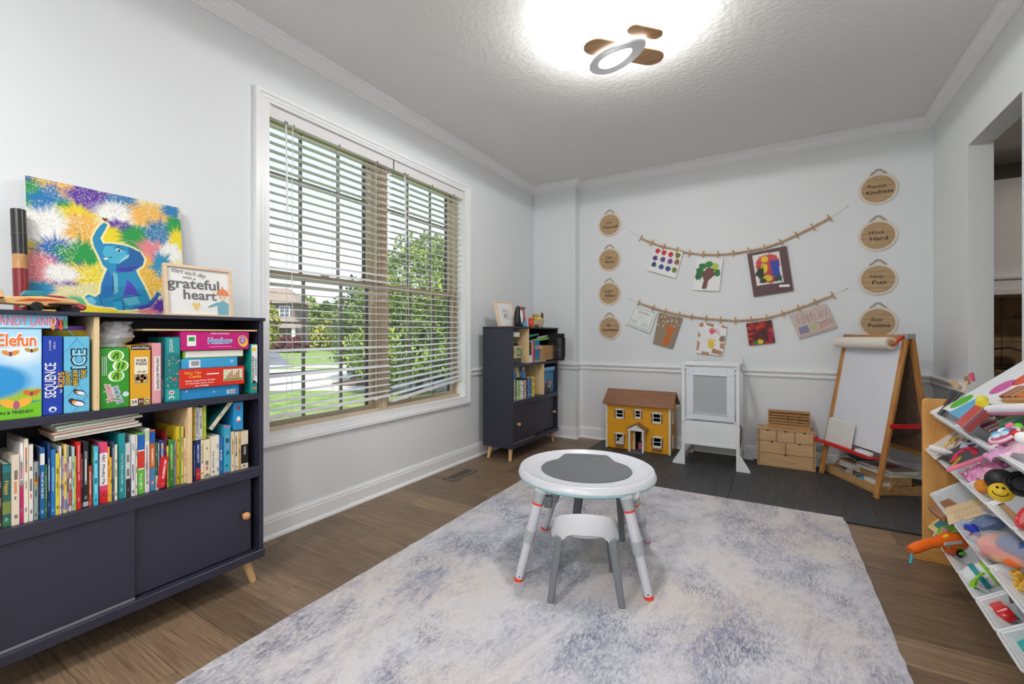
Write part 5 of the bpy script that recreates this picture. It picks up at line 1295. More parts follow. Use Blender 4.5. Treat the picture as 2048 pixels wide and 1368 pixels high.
# upper right cell
a, b, z0, z1 = rect(437, 512, 577, 856, FX)
t, d, w, h = gamebox('book_box', 'red, white and black picture box beside the divider in the far bookcase', a, b, Z_MID, z1, (226, 224, 220), FX-0.002, 0.17); patch(t, -w+0.001, -w*0.0, h*0.35, h*0.98, (64,30,30)); patch(t, w*0.3, w-0.001, h*0.0, h*0.99, (196,40,50)); patch(t, -w*0.6, w*0.1, h*0.05, h*0.2, (236,236,236), 'label', 0.0007)
a, b, z0, z1 = rect(528, 604, 565, 800, FX)
t, d, w, h = gamebox('tall_box', 'upright bright blue box in the middle of the far bookcase', a, b, Z_MID+0.012, z1, (40, 140, 196), FX-0.03, 0.14); patch(t, -w*0.9, w*0.9, h*0.55, h*0.62, (220,160,120))
t, d2, w2, h2 = gamebox('wood_board', 'pale wooden board lying under the blue box in the far bookcase', y(S8(517,0)[0]), y(S8(660,0)[0]), Z_MID, Z_MID+0.0115, (214,180,130), FX+0.004, 0.2, 'board')
for k, (cc, nm) in enumerate((((90,170,150),'sage'),((224,150,110),'peach'),((206,196,160),'cream'))):
    t = thing('wooden_ring', '%s wooden bead ring hanging over the blue box edge' % nm, 'toy', (FX-0.012+0.006*k, y(S8(530+26*k,0)[0]), zt(1072, 590+650/6.22)), group='bead rings in the far bookcase')
    G().tube([(0.012,math.cos(q/8*PI)*0.014,math.sin(q/8*PI)*0.014) for q in range(16)], 0.0055, 6, closed=True).obj('ring', col(cc,0.5), t)
a, b, z0, z1 = rect(607, 765, 627, 822, FX)
t, d, w, h = gamebox('cardboard_box', 'brown cardboard box with coloured child print in the far bookcase', a, b, Z_MID+0.012, z1, (190, 148, 104), FX+0.006, 0.16)
for k in range(14): disc(t, -w*0.5+rnd.uniform(-0.03,0.03), h*rnd.uniform(0.08,0.6), 0.006, rnd.choice([(90,110,170),(196,110,120),(150,120,160),(226,150,60)]), 'doodle', 0.0007, 0.011, 8)
shape(t, [(-w*0.8,h*0.62),(w*0.05,h*0.64),(w*0.05,h*0.70),(-w*0.8,h*0.69)], (240,150,50), 'orange_tape', 0.001); patch(t, w*0.6, w*0.8, h*0.84, h*0.92, (70,50,40), 'hand_hole')
ztb = z1
for nm, c1, yy0, yy1, zz in (('teal', (50,150,140), 437, 590, 500), ('lime', (130,206,60), 520, 718, 552), ('grey', (190,190,200), 600, 700, 520)):
    ya_, yb_ = y(S8(yy0,0)[0], FX-0.02), y(S8(yy1,0)[0], FX-0.02); z_ = zt(1080, 590+zz/6.22, FX-0.02)
    t = thing('rolled_toy', '%s rod-shaped toy lying across the boxes in the far bookcase' % nm, 'toy', (FX-0.05, (ya_+yb_)/2, z_), group='rods in the far bookcase')
    hw = (yb_-ya_)/2
    G().tube([(0,-hw,-0.012),(0.0,hw,0.006)], [0.014,0.012], 10).obj('rod', col(c1,0.4), t)
    G().tube([(0,hw,0.006),(0,hw+0.012,0.007)], 0.013, 10).obj('end_cap', col((214,70,80) if nm=='teal' else c1,0.4), t)
# black perforated crate sticking out
a, b, z0, z1 = rect(700, 812, 478, 822, FX)
t = thing('mesh_crate', 'black perforated plastic crate panel jutting from the far bookcase', 'crate', (-1.955, 4.085, Z_MID+0.002)); hh = z1 - Z_MID - 0.004
holes = [(-0.075+k*0.0166, -0.0665+k*0.0166, 0.02+j*0.021, 0.031+j*0.021) for k in range(9) for j in range(max(1,int((hh-0.05)/0.021)))]
G().holed(-0.085, 0.085, 0, hh, holes, lambda a0,a1,b0,b1: ((a0,-0.003,b0),(a1,0.003,b1))).obj('panel', m_black, t, smooth=False)
G().box((0.085,-0.012,0),(0.098,0.012,hh)).box((0.098,-0.008,hh*0.12),(0.108,0.008,hh*0.85)).obj('rim', m_black, t, bevel=0.003)
# on top
p0 = pt(S8(150,390)[0], 0, X=-2.12).y
fr = thing('framed_picture', 'pale wood frame with small botanical print on the far bookcase', 'frame', (-2.09, y(S8(205,0)[0], -2.09), Z_TOP)); hh = zt(S8(140,0)[0], S8(0,65)[1], -2.14) - Z_TOP
fr.rotation_euler = (0, math.radians(-15), math.radians(-8))
G().holed(-0.115, 0.115, 0.002, hh, [(-0.102,0.102,0.015,hh-0.013)], lambda a0,a1,b0,b1: ((-0.030,a0,b0),(0.0,a1,b1))).obj('frame', m_fw, fr, bevel=0.001)
G().box((-0.028,-0.103,0.013),(-0.008,0.103,hh-0.012)).obj('mount', col((236,236,236),0.5), fr, smooth=False); fr['fx'] = -0.008
patch(fr, -0.05, 0.05, hh*0.3, hh*0.72, (222,222,218), 'print'); 
for k in range(7): disc(fr, rnd.uniform(-0.025,0.025), hh*rnd.uniform(0.38,0.66), 0.012, rnd.choice([(150,150,130),(180,170,140),(130,140,130)]), 'leaf', 0.0008, 0.006, 8, rnd.uniform(0,3))
t = thing('penguin_toy', 'black and white penguin figure standing beside the photo frame', 'toy', (-2.03, y(S8(318,0)[0], -2.03), Z_TOP))
G().lathe([(0.034,0),(0.042,0.02),(0.043,0.08),(0.036,0.13),(0.030,0.16),(0.016,0.185),(0,0.19)], 18, sx=0.8).obj('body', m_black, t)
G().ball((0.022,0.012,0.085), (0.018,0.028,0.075), 12, 8).obj('belly', m_white, t); G().ball((0.034,0.012,0.150), (0.006,0.005,0.005), 8, 6).obj('beak', m_black, t)
t = thing('pink_pouch', 'pink woven pouch with red and green top beside the penguin figure', 'pouch', (-2.06, y(S8(372,0)[0], -2.06), Z_TOP))
G().hexa([(-0.03,-0.03,0),(0.03,-0.03,0),(0.03,0.035,0),(-0.03,0.035,0)], [(-0.02,-0.034,0.165),(0.02,-0.034,0.165),(0.02,0.01,0.165),(-0.02,0.01,0.165)]).obj('pouch', col((190,110,110),0.8), t, bevel=0.006)
G().box((-0.022,-0.07,0.166),(0.022,-0.03,0.186)).obj('red_block', m_red, t, bevel=0.003); G().box((-0.02,-0.03,0.166),(0.02,0.03,0.186)).obj('green_block', col((90,130,110),0.5), t, bevel=0.003)
for nm, xx, c1, r_, h_ in (('blue toy cup', 398, (60,150,196), 0.017, 0.05), ('red-orange toy tumbler', 480, (206,60,34), 0.022, 0.085)):
    t = thing('toy_cup', '%s on the far bookcase' % nm, 'cup', (-1.995, y(S8(xx,0)[0], -1.995), Z_TOP)); G().lathe([(r_*0.85,0),(r_,0.006),(r_,h_-0.006),(r_*0.9,h_),(r_*0.8,h_-0.004)], 16).obj('cup', col(c1,0.35), t); G().lathe([(r_*1.03,h_*0.4),(r_*1.03,h_*0.6)], 16).obj('band', col(tuple(min(255,q+30) for q in c1),0.4), t)
t = thing('toy_basket', 'cream woven basket of small toys on the far bookcase', 'basket', (-2.07, y(S8(545,0)[0], -2.07), Z_TOP))
for k in range(6): G().lathe([(0.062+k*0.003,k*0.0135),(0.067+k*0.003,k*0.0135+0.0065),(0.064+k*0.003,k*0.0135+0.0132)], 24, (0,0,0.0006)).obj('coil', col((206,190,160),0.8), t)
G().lathe([(0,0.004),(0.062,0.004)], 24).obj('base', col((190,174,146),0.8), t)
zb = Z_TOP
for k, (dx, dy, dz, r_, c1, nm) in enumerate(((0.02,-0.055,0.085,0.026,(226,190,70),'yellow'),(-0.02,-0.02,0.09,0.024,(226,110,50),'orange'),(0.03,0.0,0.085,0.022,(236,214,120),'straw'),(-0.02,0.03,0.095,0.026,(150,190,210),'pale blue'),(0.02,0.045,0.092,0.022,(226,206,60),'lemon'),(0.01,-0.085,0.088,0.02,(196,150,80),'tan'))):
    t2 = thing('plush_ball', '%s small toy figure in the woven basket on the far bookcase' % nm, 'toy', (-2.07+dx, y(S8(545,0)[0], -2.07)+dy, Z_TOP+dz), group='small toys in the basket')
    G().ball((0,0,0), (r_,r_,r_*0.9), 12, 8).obj('body', col(c1,0.7), t2); G().ball((0.004,0,r_*1.1), r_*0.6, 10, 7).obj('head', col(tuple(int(q*0.85) for q in c1),0.7), t2)
t2 = thing('star_toy', 'dark brown pointed star toy leaning out of the woven basket', 'toy', (-2.04, y(S8(612,0)[0], -2.04), Z_TOP+0.12))
st = [(0.034*(1 if k%2==0 else 0.5)*math.cos(k*PI/4+0.4), 0.034*(1 if k%2==0 else 0.5)*math.sin(k*PI/4+0.4)) for k in range(8)]
G().prism(st, (0,0,0), UY, UZ, (0.012,0,0)).obj('star', col((70,40,44),0.6), t2, bevel=0.002); G().ball((0.012,0,0), 0.008, 8, 6).obj('button', col((200,160,60),0.5), t2)
t2 = thing('shell_toy', 'small brown and gold toy in front of the woven basket', 'toy', (-1.995, y(S8(548,0)[0], -1.995), Z_TOP)); G().ball((0,0,0.016), (0.02,0.026,0.0155), 12, 8).obj('shell', col((130,90,40),0.5), t2); G().ball((0.008,0.02,0.016), 0.012, 10, 6).obj('head', col((206,176,80),0.5), t2)

# ================================================================== BACK WALL DISPLAY
WYF = YB - 0.003
def wp(u, v, dy=0.0): return pt(u, v, Y=WYF-dy)
m_sw = wood('sign_wood', (168,138,100), (198,168,128), 'X', 6, 12, 0.6)
m_rope = col((186,176,160),0.9)
def sign(u, v, a, b, w1, w2, label):
    c = wp(u, v); t = thing('wall_sign', label, 'sign', (c.x, WYF, c.z), group='round plank signs on the back wall'); r = 0.1225
    ro = [(r*math.cos(2*PI*k/48), r*math.sin(2*PI*k/48)) for k in range(48)]; ri = [(p*0.865, q*0.865) for p, q in ro]
    vs = [(p,0,q) for p,q in ro] + [(p,-0.008,q) for p,q in ro] + [(p,-0.008,q) for p,q in ri] + [(p,0,q) for p,q in ri]; K = 48; fs = []
    for k in range(K):
        k2 = (k+1)%K; fs += [(k,K+k,K+k2,k2),(K+k,2*K+k,2*K+k2,K+k2),(2*K+k,3*K+k,3*K+k2,2*K+k2)]
    G().add(vs,[f[::-1] for f in fs]).obj('rim', col((226,214,198),0.6), t)
    G().prism([(p*0.96,q*0.96) for p,q in ro], (0,-0.0015,0), UX, UZ, (0,0.0014,0)).obj('backing', col((90,66,46),0.7), t)
    R_ = r*0.872; n = 5
    for k in range(n):
        z0, z1 = -R_+2*R_*k/n+0.0006, -R_+2*R_*(k+1)/n-0.0006; pl = []
        for j in range(9): z = z0+(z1-z0)*j/8; pl.append((math.sqrt(max(0,R_*R_-z*z)), z))
        for j in range(9): z = z1-(z1-z0)*j/8; pl.append((-math.sqrt(max(0,R_*R_-z*z)), z))
        G().prism(pl, (0,-0.0015,0), UX, UZ, (0,-0.0035,0)).obj('plank', m_sw, t, smooth=False)
    mk = col((52,34,24),0.7); F = lambda x, z: frame((x,-0.0052,z), UX, UZ)
    text(a, F(-0.012, 0.024), 0.044, mk, t, w1, shear=0.35); text(b, F(0.008, -0.024), 0.042, mk, t, w2, bold=0.012)
    for s in (-1, 1):
        pp = [(s*0.055,-0.004,r*0.86),(s*0.03,-0.006,r*1.08),(0,-0.006,r*1.28)]
        G().tube(pp, 0.004, 6).obj('rope', m_rope, t)
        for k in range(4):
            f = 0.15+k*0.2; q = Vector(pp[0]).lerp(Vector(pp[2]), f); G().ball((q.x,-0.009,q.z+0.008), 0.0062, 8, 6).obj('bead', m_rope, t)
    G().tube([(0,0,r*1.27),(0,-0.012,r*1.28)], 0.003, 6).obj('nail', m_clip, t)
for u, v, a, b, w1, w2 in ((1219.5,450,'Love','Yourself',0.07,0.155),(1219,519.5,'Take','Risks',0.07,0.10),(1219,587,'Laugh','Often',0.08,0.11),(1219.5,655.5,'Be','Confident',0.045,0.165),(1756,378.5,'Practice','Kindness',0.12,0.165),(1755,471.5,'Work','Hard',0.095,0.11),(1755.5,559,'Have','Fun',0.085,0.085),(1755.5,645,'Stay','Positive',0.085,0.135)):
    sign(u, v, a, b, w1, w2, "round wooden plank sign reading '%s %s' on the back wall" % (a, b))

m_bead = wood('bead_wood', (196,156,112), (216,180,138), 'X', 8, 3, 0.5)
m_pin = wood('pin_wood', (170,130,86), (200,160,112), 'Z', 8, 6, 0.6)
def garland(start, clips, end, label):
    P = [wp(u, v, 0.018) for u, v in clips]; s0, e0 = wp(*start, 0.004), wp(*end, 0.004)
    t = thing('bead_garland', label, 'garland', tuple(P[7])); O = Vector(P[7])
    fine = []
    for i in range(len(P)-1):
        p0, p1, p2, p3 = P[max(i-1,0)], P[i], P[i+1], P[min(i+2,len(P)-1)]
        for k in range(30):
            q = k/30; fine.append(0.5*((2*p1)+(-p0+p2)*q+(2*p0-5*p1+4*p2-p3)*q*q+(-p0+3*p1-3*p2+p3)*q**3))
    fine.append(P[-1])
    g = G(); acc = 0; step = 0.0185
    for a, b in zip(fine[:-1], fine[1:]):
        acc += (b-a).length
        if acc >= step: acc -= step; q = b-O; g.ball((q.x,q.y,q.z), 0.0098, 10, 7)
    o = g.obj('beads', m_bead, t); o['kind'] = 'stuff'
    G().tube([s0-O, fine[0]-O] , 0.0012, 5).tube([q-O for q in fine[::6]], 0.0012, 5).tube([fine[-1]-O, e0-O], 0.0012, 5).obj('string', m_rope, t)
    for q in (s0, e0): G().lathe([(0.004,-0.006),(0.004,0.001)], 8, Vector((q.x,q.y,q.z))-O, ax='Y').obj('pin', m_clip, t)
    for i, p in enumerate(P):
        tg = (P[min(i+1,len(P)-1)] - P[max(i-1,0)]).normalized(); up = Vector((0,-1,0)).cross(tg); up = -up if up.z < 0 else up; q = p-O
        b = Vector((0,-0.011,0))
        G().beam(q+b+up*0.030, q+b-up*0.034, 0.010, 0.0045, (0,1,0)).beam(q+b*0.55+up*0.030, q+b*0.75-up*0.034, 0.010, 0.0045, (0,1,0)).obj('clothespin', m_pin, t, smooth=False)
garland((1262.4,463.6), [(1282,476.5),(1304,485.5),(1328,493.5),(1354.6,500.5),(1379.4,506),(1407,508.7),(1436,509),(1466.4,506.7),(1497,501.6),(1529,495),(1561,484.4),(1592.8,470),(1625.3,454),(1658.6,436)], (1695.6,411.7), 'upper wooden bead garland with clothespins on the back wall')
garland((1258,597.5), [(1278,605.5),(1307.5,615.8),(1331,622.8),(1358.7,629),(1383.7,633.5),(1412.5,637),(1441,639.4),(1471,640.8),(1502.5,639.4),(1533.9,635.3),(1565.6,627),(1597.5,616.4),(1630.8,604),(1665.6,590.3)], (1694,577), 'lower wooden bead garland with clothespins on the back wall')

def art(label, corners, pic, back=(236,234,228), dy=0.022, name='child_artwork'):
    """corners tl, tr, br, bl in photo pixels; hangs from the garland a little off the wall"""
    tl, tr, br, bl = [wp(u, v, dy) for u, v in corners]
    c = (tl+tr+br+bl)/4; t = thing(name, label, 'artwork', tuple(c), group='artworks clipped to the garlands')
    for p in (br, bl): p.y += 0.004
    q = [p - c for p in (bl, br, tr, tl)]
    w = Vector((0,0.0012,0))
    G().hexa([p+w for p in q], [p for p in q]).obj('sheet', col(back,0.8), t, smooth=False)
    if pic: pic.obj('drawing', t, [p - Vector((0,0.0008,0)) for p in q])
    return t
P = Pic(60,56,(240,240,238))
for k, (xx, yy, c) in enumerate(((0.15,0.86,(196,30,50)),(0.38,0.84,(206,40,60)),(0.62,0.82,(200,40,50)),(0.86,0.84,(110,120,40)),(0.13,0.56,(90,50,120)),(0.40,0.57,(96,60,130)),(0.66,0.56,(110,70,140)),(0.89,0.59,(150,90,50)),(0.15,0.30,(40,70,110)),(0.42,0.28,(40,80,140)),(0.66,0.27,(40,70,140)),(0.88,0.28,(120,130,40)))):
    P.oval(xx, yy, 0.095, 0.115, c, 0.2, 0.25, k)
art('child finger-paint sheet with twelve coloured blobs on the upper garland', [(1309,493.7),(1366.6,504),(1351,556.5),(1295.5,540.8)], P)
P = Pic(60,70,(240,240,238))
for k, (xx, yy, rx, ry, c) in enumerate(((0.20,0.52,0.16,0.2,(30,110,50)),(0.30,0.74,0.18,0.09,(30,120,50)),(0.52,0.80,0.16,0.10,(34,130,60)),(0.74,0.72,0.13,0.14,(180,200,70)),(0.84,0.55,0.13,0.12,(30,120,50)),(0.13,0.42,0.09,0.12,(24,96,44)))): P.oval(xx, yy, rx, ry, c, 0.15, 0.3, k)
P.poly([(0.34,0.05),(0.52,0.06),(0.55,0.3),(0.78,0.5),(0.70,0.58),(0.74,0.66),(0.48,0.72),(0.28,0.5),(0.38,0.3)], (110,70,60))
art('child painting of a brown and green tree on the upper garland', [(1393.2,514.2),(1446.7,516.7),(1438.3,582.5),(1384.7,579.9)], P)
P = Pic(70,80,(96,70,70))
wx = lambda a, b: (a, b)
P.poly([(0.13,0.24),(0.80,0.22),(0.81,0.92),(0.12,0.93)], (238,236,232))
P.oval(0.48,0.66,0.32,0.26,(206,70,80),0.1,0.15,1); P.oval(0.50,0.40,0.28,0.16,(190,60,70),0.1,0.15,4); P.poly([(0.56,0.40),(0.74,0.36),(0.76,0.72),(0.54,0.74)], (40,70,170)); P.oval(0.42,0.80,0.10,0.08,(236,200,50),0.2,0.3,2); P.oval(0.38,0.60,0.09,0.12,(236,206,40),0.2,0.3,3); P.oval(0.26,0.50,0.12,0.14,(30,50,40),0.2,0.4,5); P.oval(0.42,0.36,0.14,0.08,(226,200,50),0.2,0.3,6); P.oval(0.68,0.32,0.12,0.07,(30,70,60),0.2,0.4,7); P.oval(0.30,0.32,0.1,0.06,(30,60,40),0.2,0.4,9)
t = art('bright abstract painting mounted on brown card on the upper garland', [(1494.2,507.5),(1572.8,491.7),(1586.7,581.1),(1507.5,593.6)], P, (96,70,70))
G().box((0.07,-0.0016,-0.139),(0.148,-0.0002,-0.118)).obj('name_tag', m_white, t, smooth=False)
P = Pic(60,50,(236,240,238)); P.line([(0.08,0.08),(0.92,0.08),(0.92,0.92),(0.08,0.92),(0.08,0.08)], 0.012, (110,150,120)); 
for yy, a, b in ((0.80,0.25,0.70),(0.73,0.3,0.78),(0.58,0.4,0.6),(0.48,0.22,0.8),(0.42,0.25,0.75),(0.30,0.15,0.4),(0.30,0.58,0.85),(0.22,0.15,0.38),(0.20,0.6,0.85)): P.line([(a,yy),(b,yy)], 0.010, (120,120,130))
art('pale certificate with thin green border on the lower garland', [(1267.7,610.7),(1314.8,623.5),(1299,666.2),(1251.5,648.1)], P)
P = Pic(56,64,(150,130,108)); P.poly([(0.44,0.02),(0.72,0.04),(0.74,0.30),(0.86,0.62),(0.48,0.70),(0.40,0.62),(0.58,0.45),(0.46,0.25)], (196,104,40))
for k, (a, b, c, d_) in enumerate(((0.10,0.95,0.24,0.78),(0.26,0.94,0.36,0.74),(0.44,0.96,0.46,0.74),(0.68,0.96,0.55,0.74),(0.88,0.92,0.66,0.72),(0.05,0.62,0.3,0.62),(0.92,0.76,0.74,0.66))):
    for j in range(6): P.oval(a+(c-a)*j/5, b+(d_-b)*j/5, 0.022, 0.02, [(40,50,110),(236,200,60),(230,230,226),(190,60,50)][(k+j)%4])
art('orange handprint tree on brown paper on the lower garland', [(1318.4,625.2),(1365,636.5),(1345,697.6),(1305.6,686.7)], P, (150,130,108))
P = Pic(60,64,(240,240,240))
for poly, c in (([(0,0.95),(0.14,1),(0.16,0.86),(0.02,0.84)],(196,140,100)),([(0.22,1),(0.52,0.99),(0.54,0.88),(0.30,0.92)],(180,130,96)),([(0.8,1),(1,0.97),(1,0.9),(0.78,0.93)],(196,140,100)),([(0.0,0.7),(0.10,0.6),(0.06,0.5),(0,0.52)],(200,150,110)),([(0.0,0.4),(0.10,0.36),(0.08,0.08),(0,0.1)],(196,140,100)),([(0.82,0.64),(0.97,0.66),(1,0.5),(0.88,0.44),(0.78,0.5)],(150,120,96)),([(0.84,0.40),(1,0.42),(1,0.22),(0.86,0.24)],(196,140,100)),([(0.6,0.22),(0.98,0.14),(0.95,0.02),(0.58,0.06)],(190,134,94)),([(0.22,0.08),(0.5,0.07),(0.48,0.0),(0.2,0.0)],(196,140,100))): P.poly(poly, c)
P.oval(0.50,0.76,0.13,0.12,(226,110,130),0.3,0.2,1); P.oval(0.52,0.32,0.14,0.14,(236,206,60),0.25,0.2,2)
for k in range(5): P.line([(0.50,0.36),(0.36+0.08*k,0.54-0.03*abs(k-2))], 0.022, (236,206,60)); P.line([(0.58,0.78),(0.70+0.03*k,0.88-0.06*k)], 0.010, (226,150,170))
art('white sheet with pink and yellow handprints and torn brown paper on the lower garland', [(1399.2,643.3),(1454.7,651.8),(1445,712),(1392,706)], P)
P = Pic(60,56,(90,30,34)); 
for k in range(22): rg = np.random.RandomState(k); P.oval(rg.rand(), rg.rand(), 0.1+rg.rand()*0.14, 0.08+rg.rand()*0.12, [(190,34,30),(214,50,30),(130,20,50),(60,26,30),(206,80,30)][k%5], 0.7, 0.4, k)
P.oval(0.45,0.10,0.14,0.14,(240,200,50),0.4,0.3,3); P.oval(0.28,0.08,0.12,0.1,(40,140,70),0.4,0.3,5); P.oval(0.88,0.35,0.12,0.25,(160,20,70),0.6,0.3,6)
art('square dark red abstract painting on the lower garland', [(1492,647.2),(1542.8,640),(1550.3,685.3),(1498.3,690.8)], P, (70,30,32))
P = Pic(80,56,(206,190,182))
rg = np.random.RandomState(2)
for k in range(16): x = rg.uniform(0.05,0.9); P.line([(x,rg.uniform(0.5,0.6)),(x+rg.uniform(-0.03,0.08),rg.uniform(0.8,0.95))], 0.010, [(150,120,120),(110,90,100),(190,110,100)][k%3], 1.4)
for k in range(14): x = 0.08+k*0.018; P.line([(x,0.14),(x+0.015,0.42)], 0.010, (80,90,150), 1.4)
P.oval(0.48,0.28,0.14,0.16,(190,190,110),0.5,0.1,1,0.7)
for k in range(12): x = 0.60+k*0.03; P.line([(x,0.12+k*0.008),(x+0.05,0.36)], 0.009, (190,100,110), 1.4)
P.line([(0.02,0.06),(0.98,0.06)], 0.012, (176,96,96)); P.line([(0.52,0.46),(0.66,0.34),(0.98,0.44)], 0.010, (110,80,90), 1.4)
art('crayon drawing in purple and red lines at the right of the lower garland', [(1579.4,631),(1652.5,607),(1674.7,654.7),(1598.9,677.8)], P, (206,190,182))
# ================================================================== ROUND PLAY TABLE
TC = Vector((-0.815, 2.05, 0))
t = thing('play_table', 'round white children\'s play table with grey inset tray', 'table', (TC.x, TC.y, 0.0113), YAW-0.166)
Minv = t.matrix_basis.inverted(); Tm = Matrix.Translation((TC.x, TC.y, 0.0113)) @ Matrix.Rotation(YAW-0.166, 4, 'Z'); Ti = Tm.inverted()
m_tw = col((206,207,213),0.3,name='white_plastic'); m_tg = col((98,101,104),0.45,name='grey_plastic'); m_aq = col((164,206,208),0.35); m_lg = col((170,173,177),0.4); m_or = col((232,62,38),0.4)
dz = -0.0113
G().lathe([(0.0,0.405+dz),(0.20,0.405+dz),(0.296,0.419+dz),(0.300,0.423+dz)], 64).obj('underside', m_aq, t)
G().lathe([(0.295,0.412+dz),(0.318,0.414+dz),(0.3275,0.421+dz),(0.3285,0.4315+dz),(0.30,0.4315+dz)], 64).obj('aqua_ring', m_aq, t)
G().lathe([(0.0,0.440+dz),(0.24,0.440+dz),(0.290,0.4395+dz),(0.302,0.452+dz),(0.309,0.460+dz),(0.315,0.461+dz),(0.322,0.457+dz),(0.331,0.432+dz),(0.326,0.429+dz),(0.298,0.429+dz)], 72).obj('tray_ring', m_tw, t, ang=0.9)
pl = []
for k in range(48):
    a = PI + PI*k/48; pl.append((0.220*math.cos(a), 0.010 + 0.205*math.sin(a)))
for k in range(61):
    x = 0.220 - 0.440*k/60; yy = 0.010 + 0.190*math.sqrt(max(0, 1-(x/0.2201)**2))
    s_ = min(1, max(0, (0.152-abs(x))/0.040)); s_ = s_*s_*(3-2*s_)
    pl.append((x, yy*(1-s_) + s_*(0.280-1.1*x*x)))
G().prism(pl, (0,0,0.4402+dz), UX, UY, (0,0,0.006)).obj('inset_mat', m_tg, t, bevel=0.002)
G().prism([(-0.09,0.234),(0.09,0.234),(0.102,0.246),(0.09,0.257),(-0.09,0.257),(-0.102,0.246)], (0,0,0.4463+dz), UX, UY, (0,0,0.002)).obj('mat_handle', col((108,111,114),0.45), t, bevel=0.001)
for x in (-0.095, 0.0, 0.095): G().lathe([(0.004,0.4482+dz),(0.004,0.4490+dz)], 10, (x,0.246,0)).obj('screw', m_black, t)
legs = [((1037,1160),(1081,985)),((1298,1197),(1253,998)),((1294,1082),(1266,990)),((1078,1056),(1102,985))]
for i, (ft, tp) in enumerate(legs):
    f = Ti @ pt(*ft, Z=0.0113); q = Ti @ pt(*tp, Z=0.415); f.z = 0.0
    if i == 3: f = Ti @ Vector((-1.135, 2.235, 0.0113)); q = Ti @ Vector((-0.985, 2.175, 0.415)); f.z = 0
    d = (q - f); at = lambda s: f + d*s
    lg = G().tube([at(0.035), at(0.52)], [0.0185,0.0195], 14).obj('leg', m_tw, t)
    G().tube([at(0.52), at(0.96)], [0.0225,0.0235], 14).obj('upper_tube', m_tw, lg)
    G().tube([at(0.455), at(0.585)], [0.0262,0.0262], 14).obj('collar', m_lg, lg)
    G().tube([at(0.875), at(0.895)], 0.0243, 14).obj('red_band', m_or, lg)
    G().tube([at(0.895), at(1.02)], [0.0235,0.028], 14).obj('socket', m_lg, lg)
    G().tube([at(0.0), at(0.035)], [0.0205,0.0190], 14).obj('rubber_foot', m_or, lg)
    for k in range(6): 
        p = at(0.56+0.05*k); o = G().box((p.x-0.006,p.y+0.0225,p.z-0.002),(p.x+0.006,p.y+0.0242,p.z+0.002)).obj('height_notch', m_black, lg, smooth=False)
    G().ball(at(0.06)+Vector((0,-0.0185,0)), 0.003, 8, 6).obj('button', m_black, lg)
p = Ti @ pt(1096, 992, Z=0.40)
G().box((p.x-0.018,p.y-0.02,p.z-0.045),(p.x+0.02,p.y+0.02,p.z+0.0)).box((p.x-0.004,p.y-0.026,p.z-0.038),(p.x+0.016,p.y-0.02,p.z-0.014)).obj('leg_clamp', m_tg, t, bevel=0.003)

# stools
def stool(label, cx, cy, rz):
    t = thing('toddler_chair', label, 'chair', (cx, cy, 0.0113), rz, group='toddler chairs at the play table')
    m_cg = col((112,115,119),0.45); m_sh = col((208,209,212),0.35)
    # shell: curved back wall wrapping round the seat
    n = 36; out, inn = [], []
    ro = []; 
    for k in range(n+1):
        a = -1.95 + 3.9*k/n; c = math.cos(a)
        x, yy = 0.138*math.sin(a), -0.122*c
        f = max(0.0, math.cos(a*0.80))
        top = 0.256 + 0.106*max(0.0, c)**0.62
        e = abs(a)
        arch = max(0.0, 1-(e/0.72)**4) 
        bot = 0.236 + 0.044*arch
        fl = 1.0 + 0.05*(1-f)
        ro.append((x, yy, bot, top))
    vs, fs = [], []
    for x, yy, b, tp in ro:
        vs += [(x*1.06, yy*1.06, b), (x*0.97, yy*0.97, tp), (x*0.93, yy*0.93, tp+0.002), (x*0.95, yy*0.95, b+0.012)]
    for k in range(n):
        for j in range(4): fs.append((k*4+j, k*4+(j+1)%4, (k+1)*4+(j+1)%4, (k+1)*4+j))
    fs += [(3,2,1,0), tuple(n*4+j for j in range(4))]
    G().add(vs, fs).obj('backrest', m_sh, t, bevel=0.002, ang=0.9)
    G().lathe([(0,0.272),(0.10,0.271),(0.122,0.277),(0.127,0.274),(0.124,0.262),(0,0.260)], 40, sy=0.88).obj('seat', m_sh, t, ang=0.8)
    for sx in (-1, 1):
        for sy in (-1, 1):
            a, b = Vector((sx*0.108, sy*0.078, 0.252)), Vector((sx*(0.142 if sy < 0 else 0.130), sy*0.136, 0.006))
            lg = G().beam(b, a, 0.026, 0.024, (0,1,0), w2=0.036, h2=0.032).obj('leg', m_cg, t, bevel=0.005)
            e = (a-b).normalized()
            G().beam(Vector((b.x,b.y,0.0))-e*0.0, b+e*0.002, 0.0275, 0.0255, (0,1,0)).obj('foot_pad', col((186,190,180),0.6), lg, bevel=0.001)
    return t
stool('small grey-legged toddler chair with white curved back in front of the play table', -0.722, 1.800, math.radians(24))
stool('grey-legged toddler chair mostly hidden behind the play table', -0.868, 2.395, math.radians(194))

# ================================================================== DOLLHOUSE
DX0, DX1, DYF, DYB = -1.455, -0.850, 4.175, 4.425
dh = thing('dollhouse', 'yellow wooden dollhouse with brown roof, shutters and white porch', 'dollhouse', ((DX0+DX1)/2, (DYF+DYB)/2, 0.0113)); O = Vector(dh.location)
m_ye = col((226,160,20),0.5,name='dollhouse_yellow'); m_br = wood('dollhouse_brown', (134,92,66), (152,108,80), 'X', 6, 8, 0.6); m_dw = col((230,230,226),0.5); m_in = col((74,66,60),0.8)
def D(nm, a, b, m, bev=0.001, par=dh): return G().box(Vector(a)-O, Vector(b)-O).obj(nm, m, par, bevel=bev)
wins = [(-1.352,-1.282,0.312,0.386),(-1.170,-1.118,0.328,0.394),(-1.006,-0.934,0.300,0.380),(-1.352,-1.280,0.074,0.156),(-1.003,-0.930,0.078,0.160)]
door = (-1.168,-1.098,0.02,0.205)
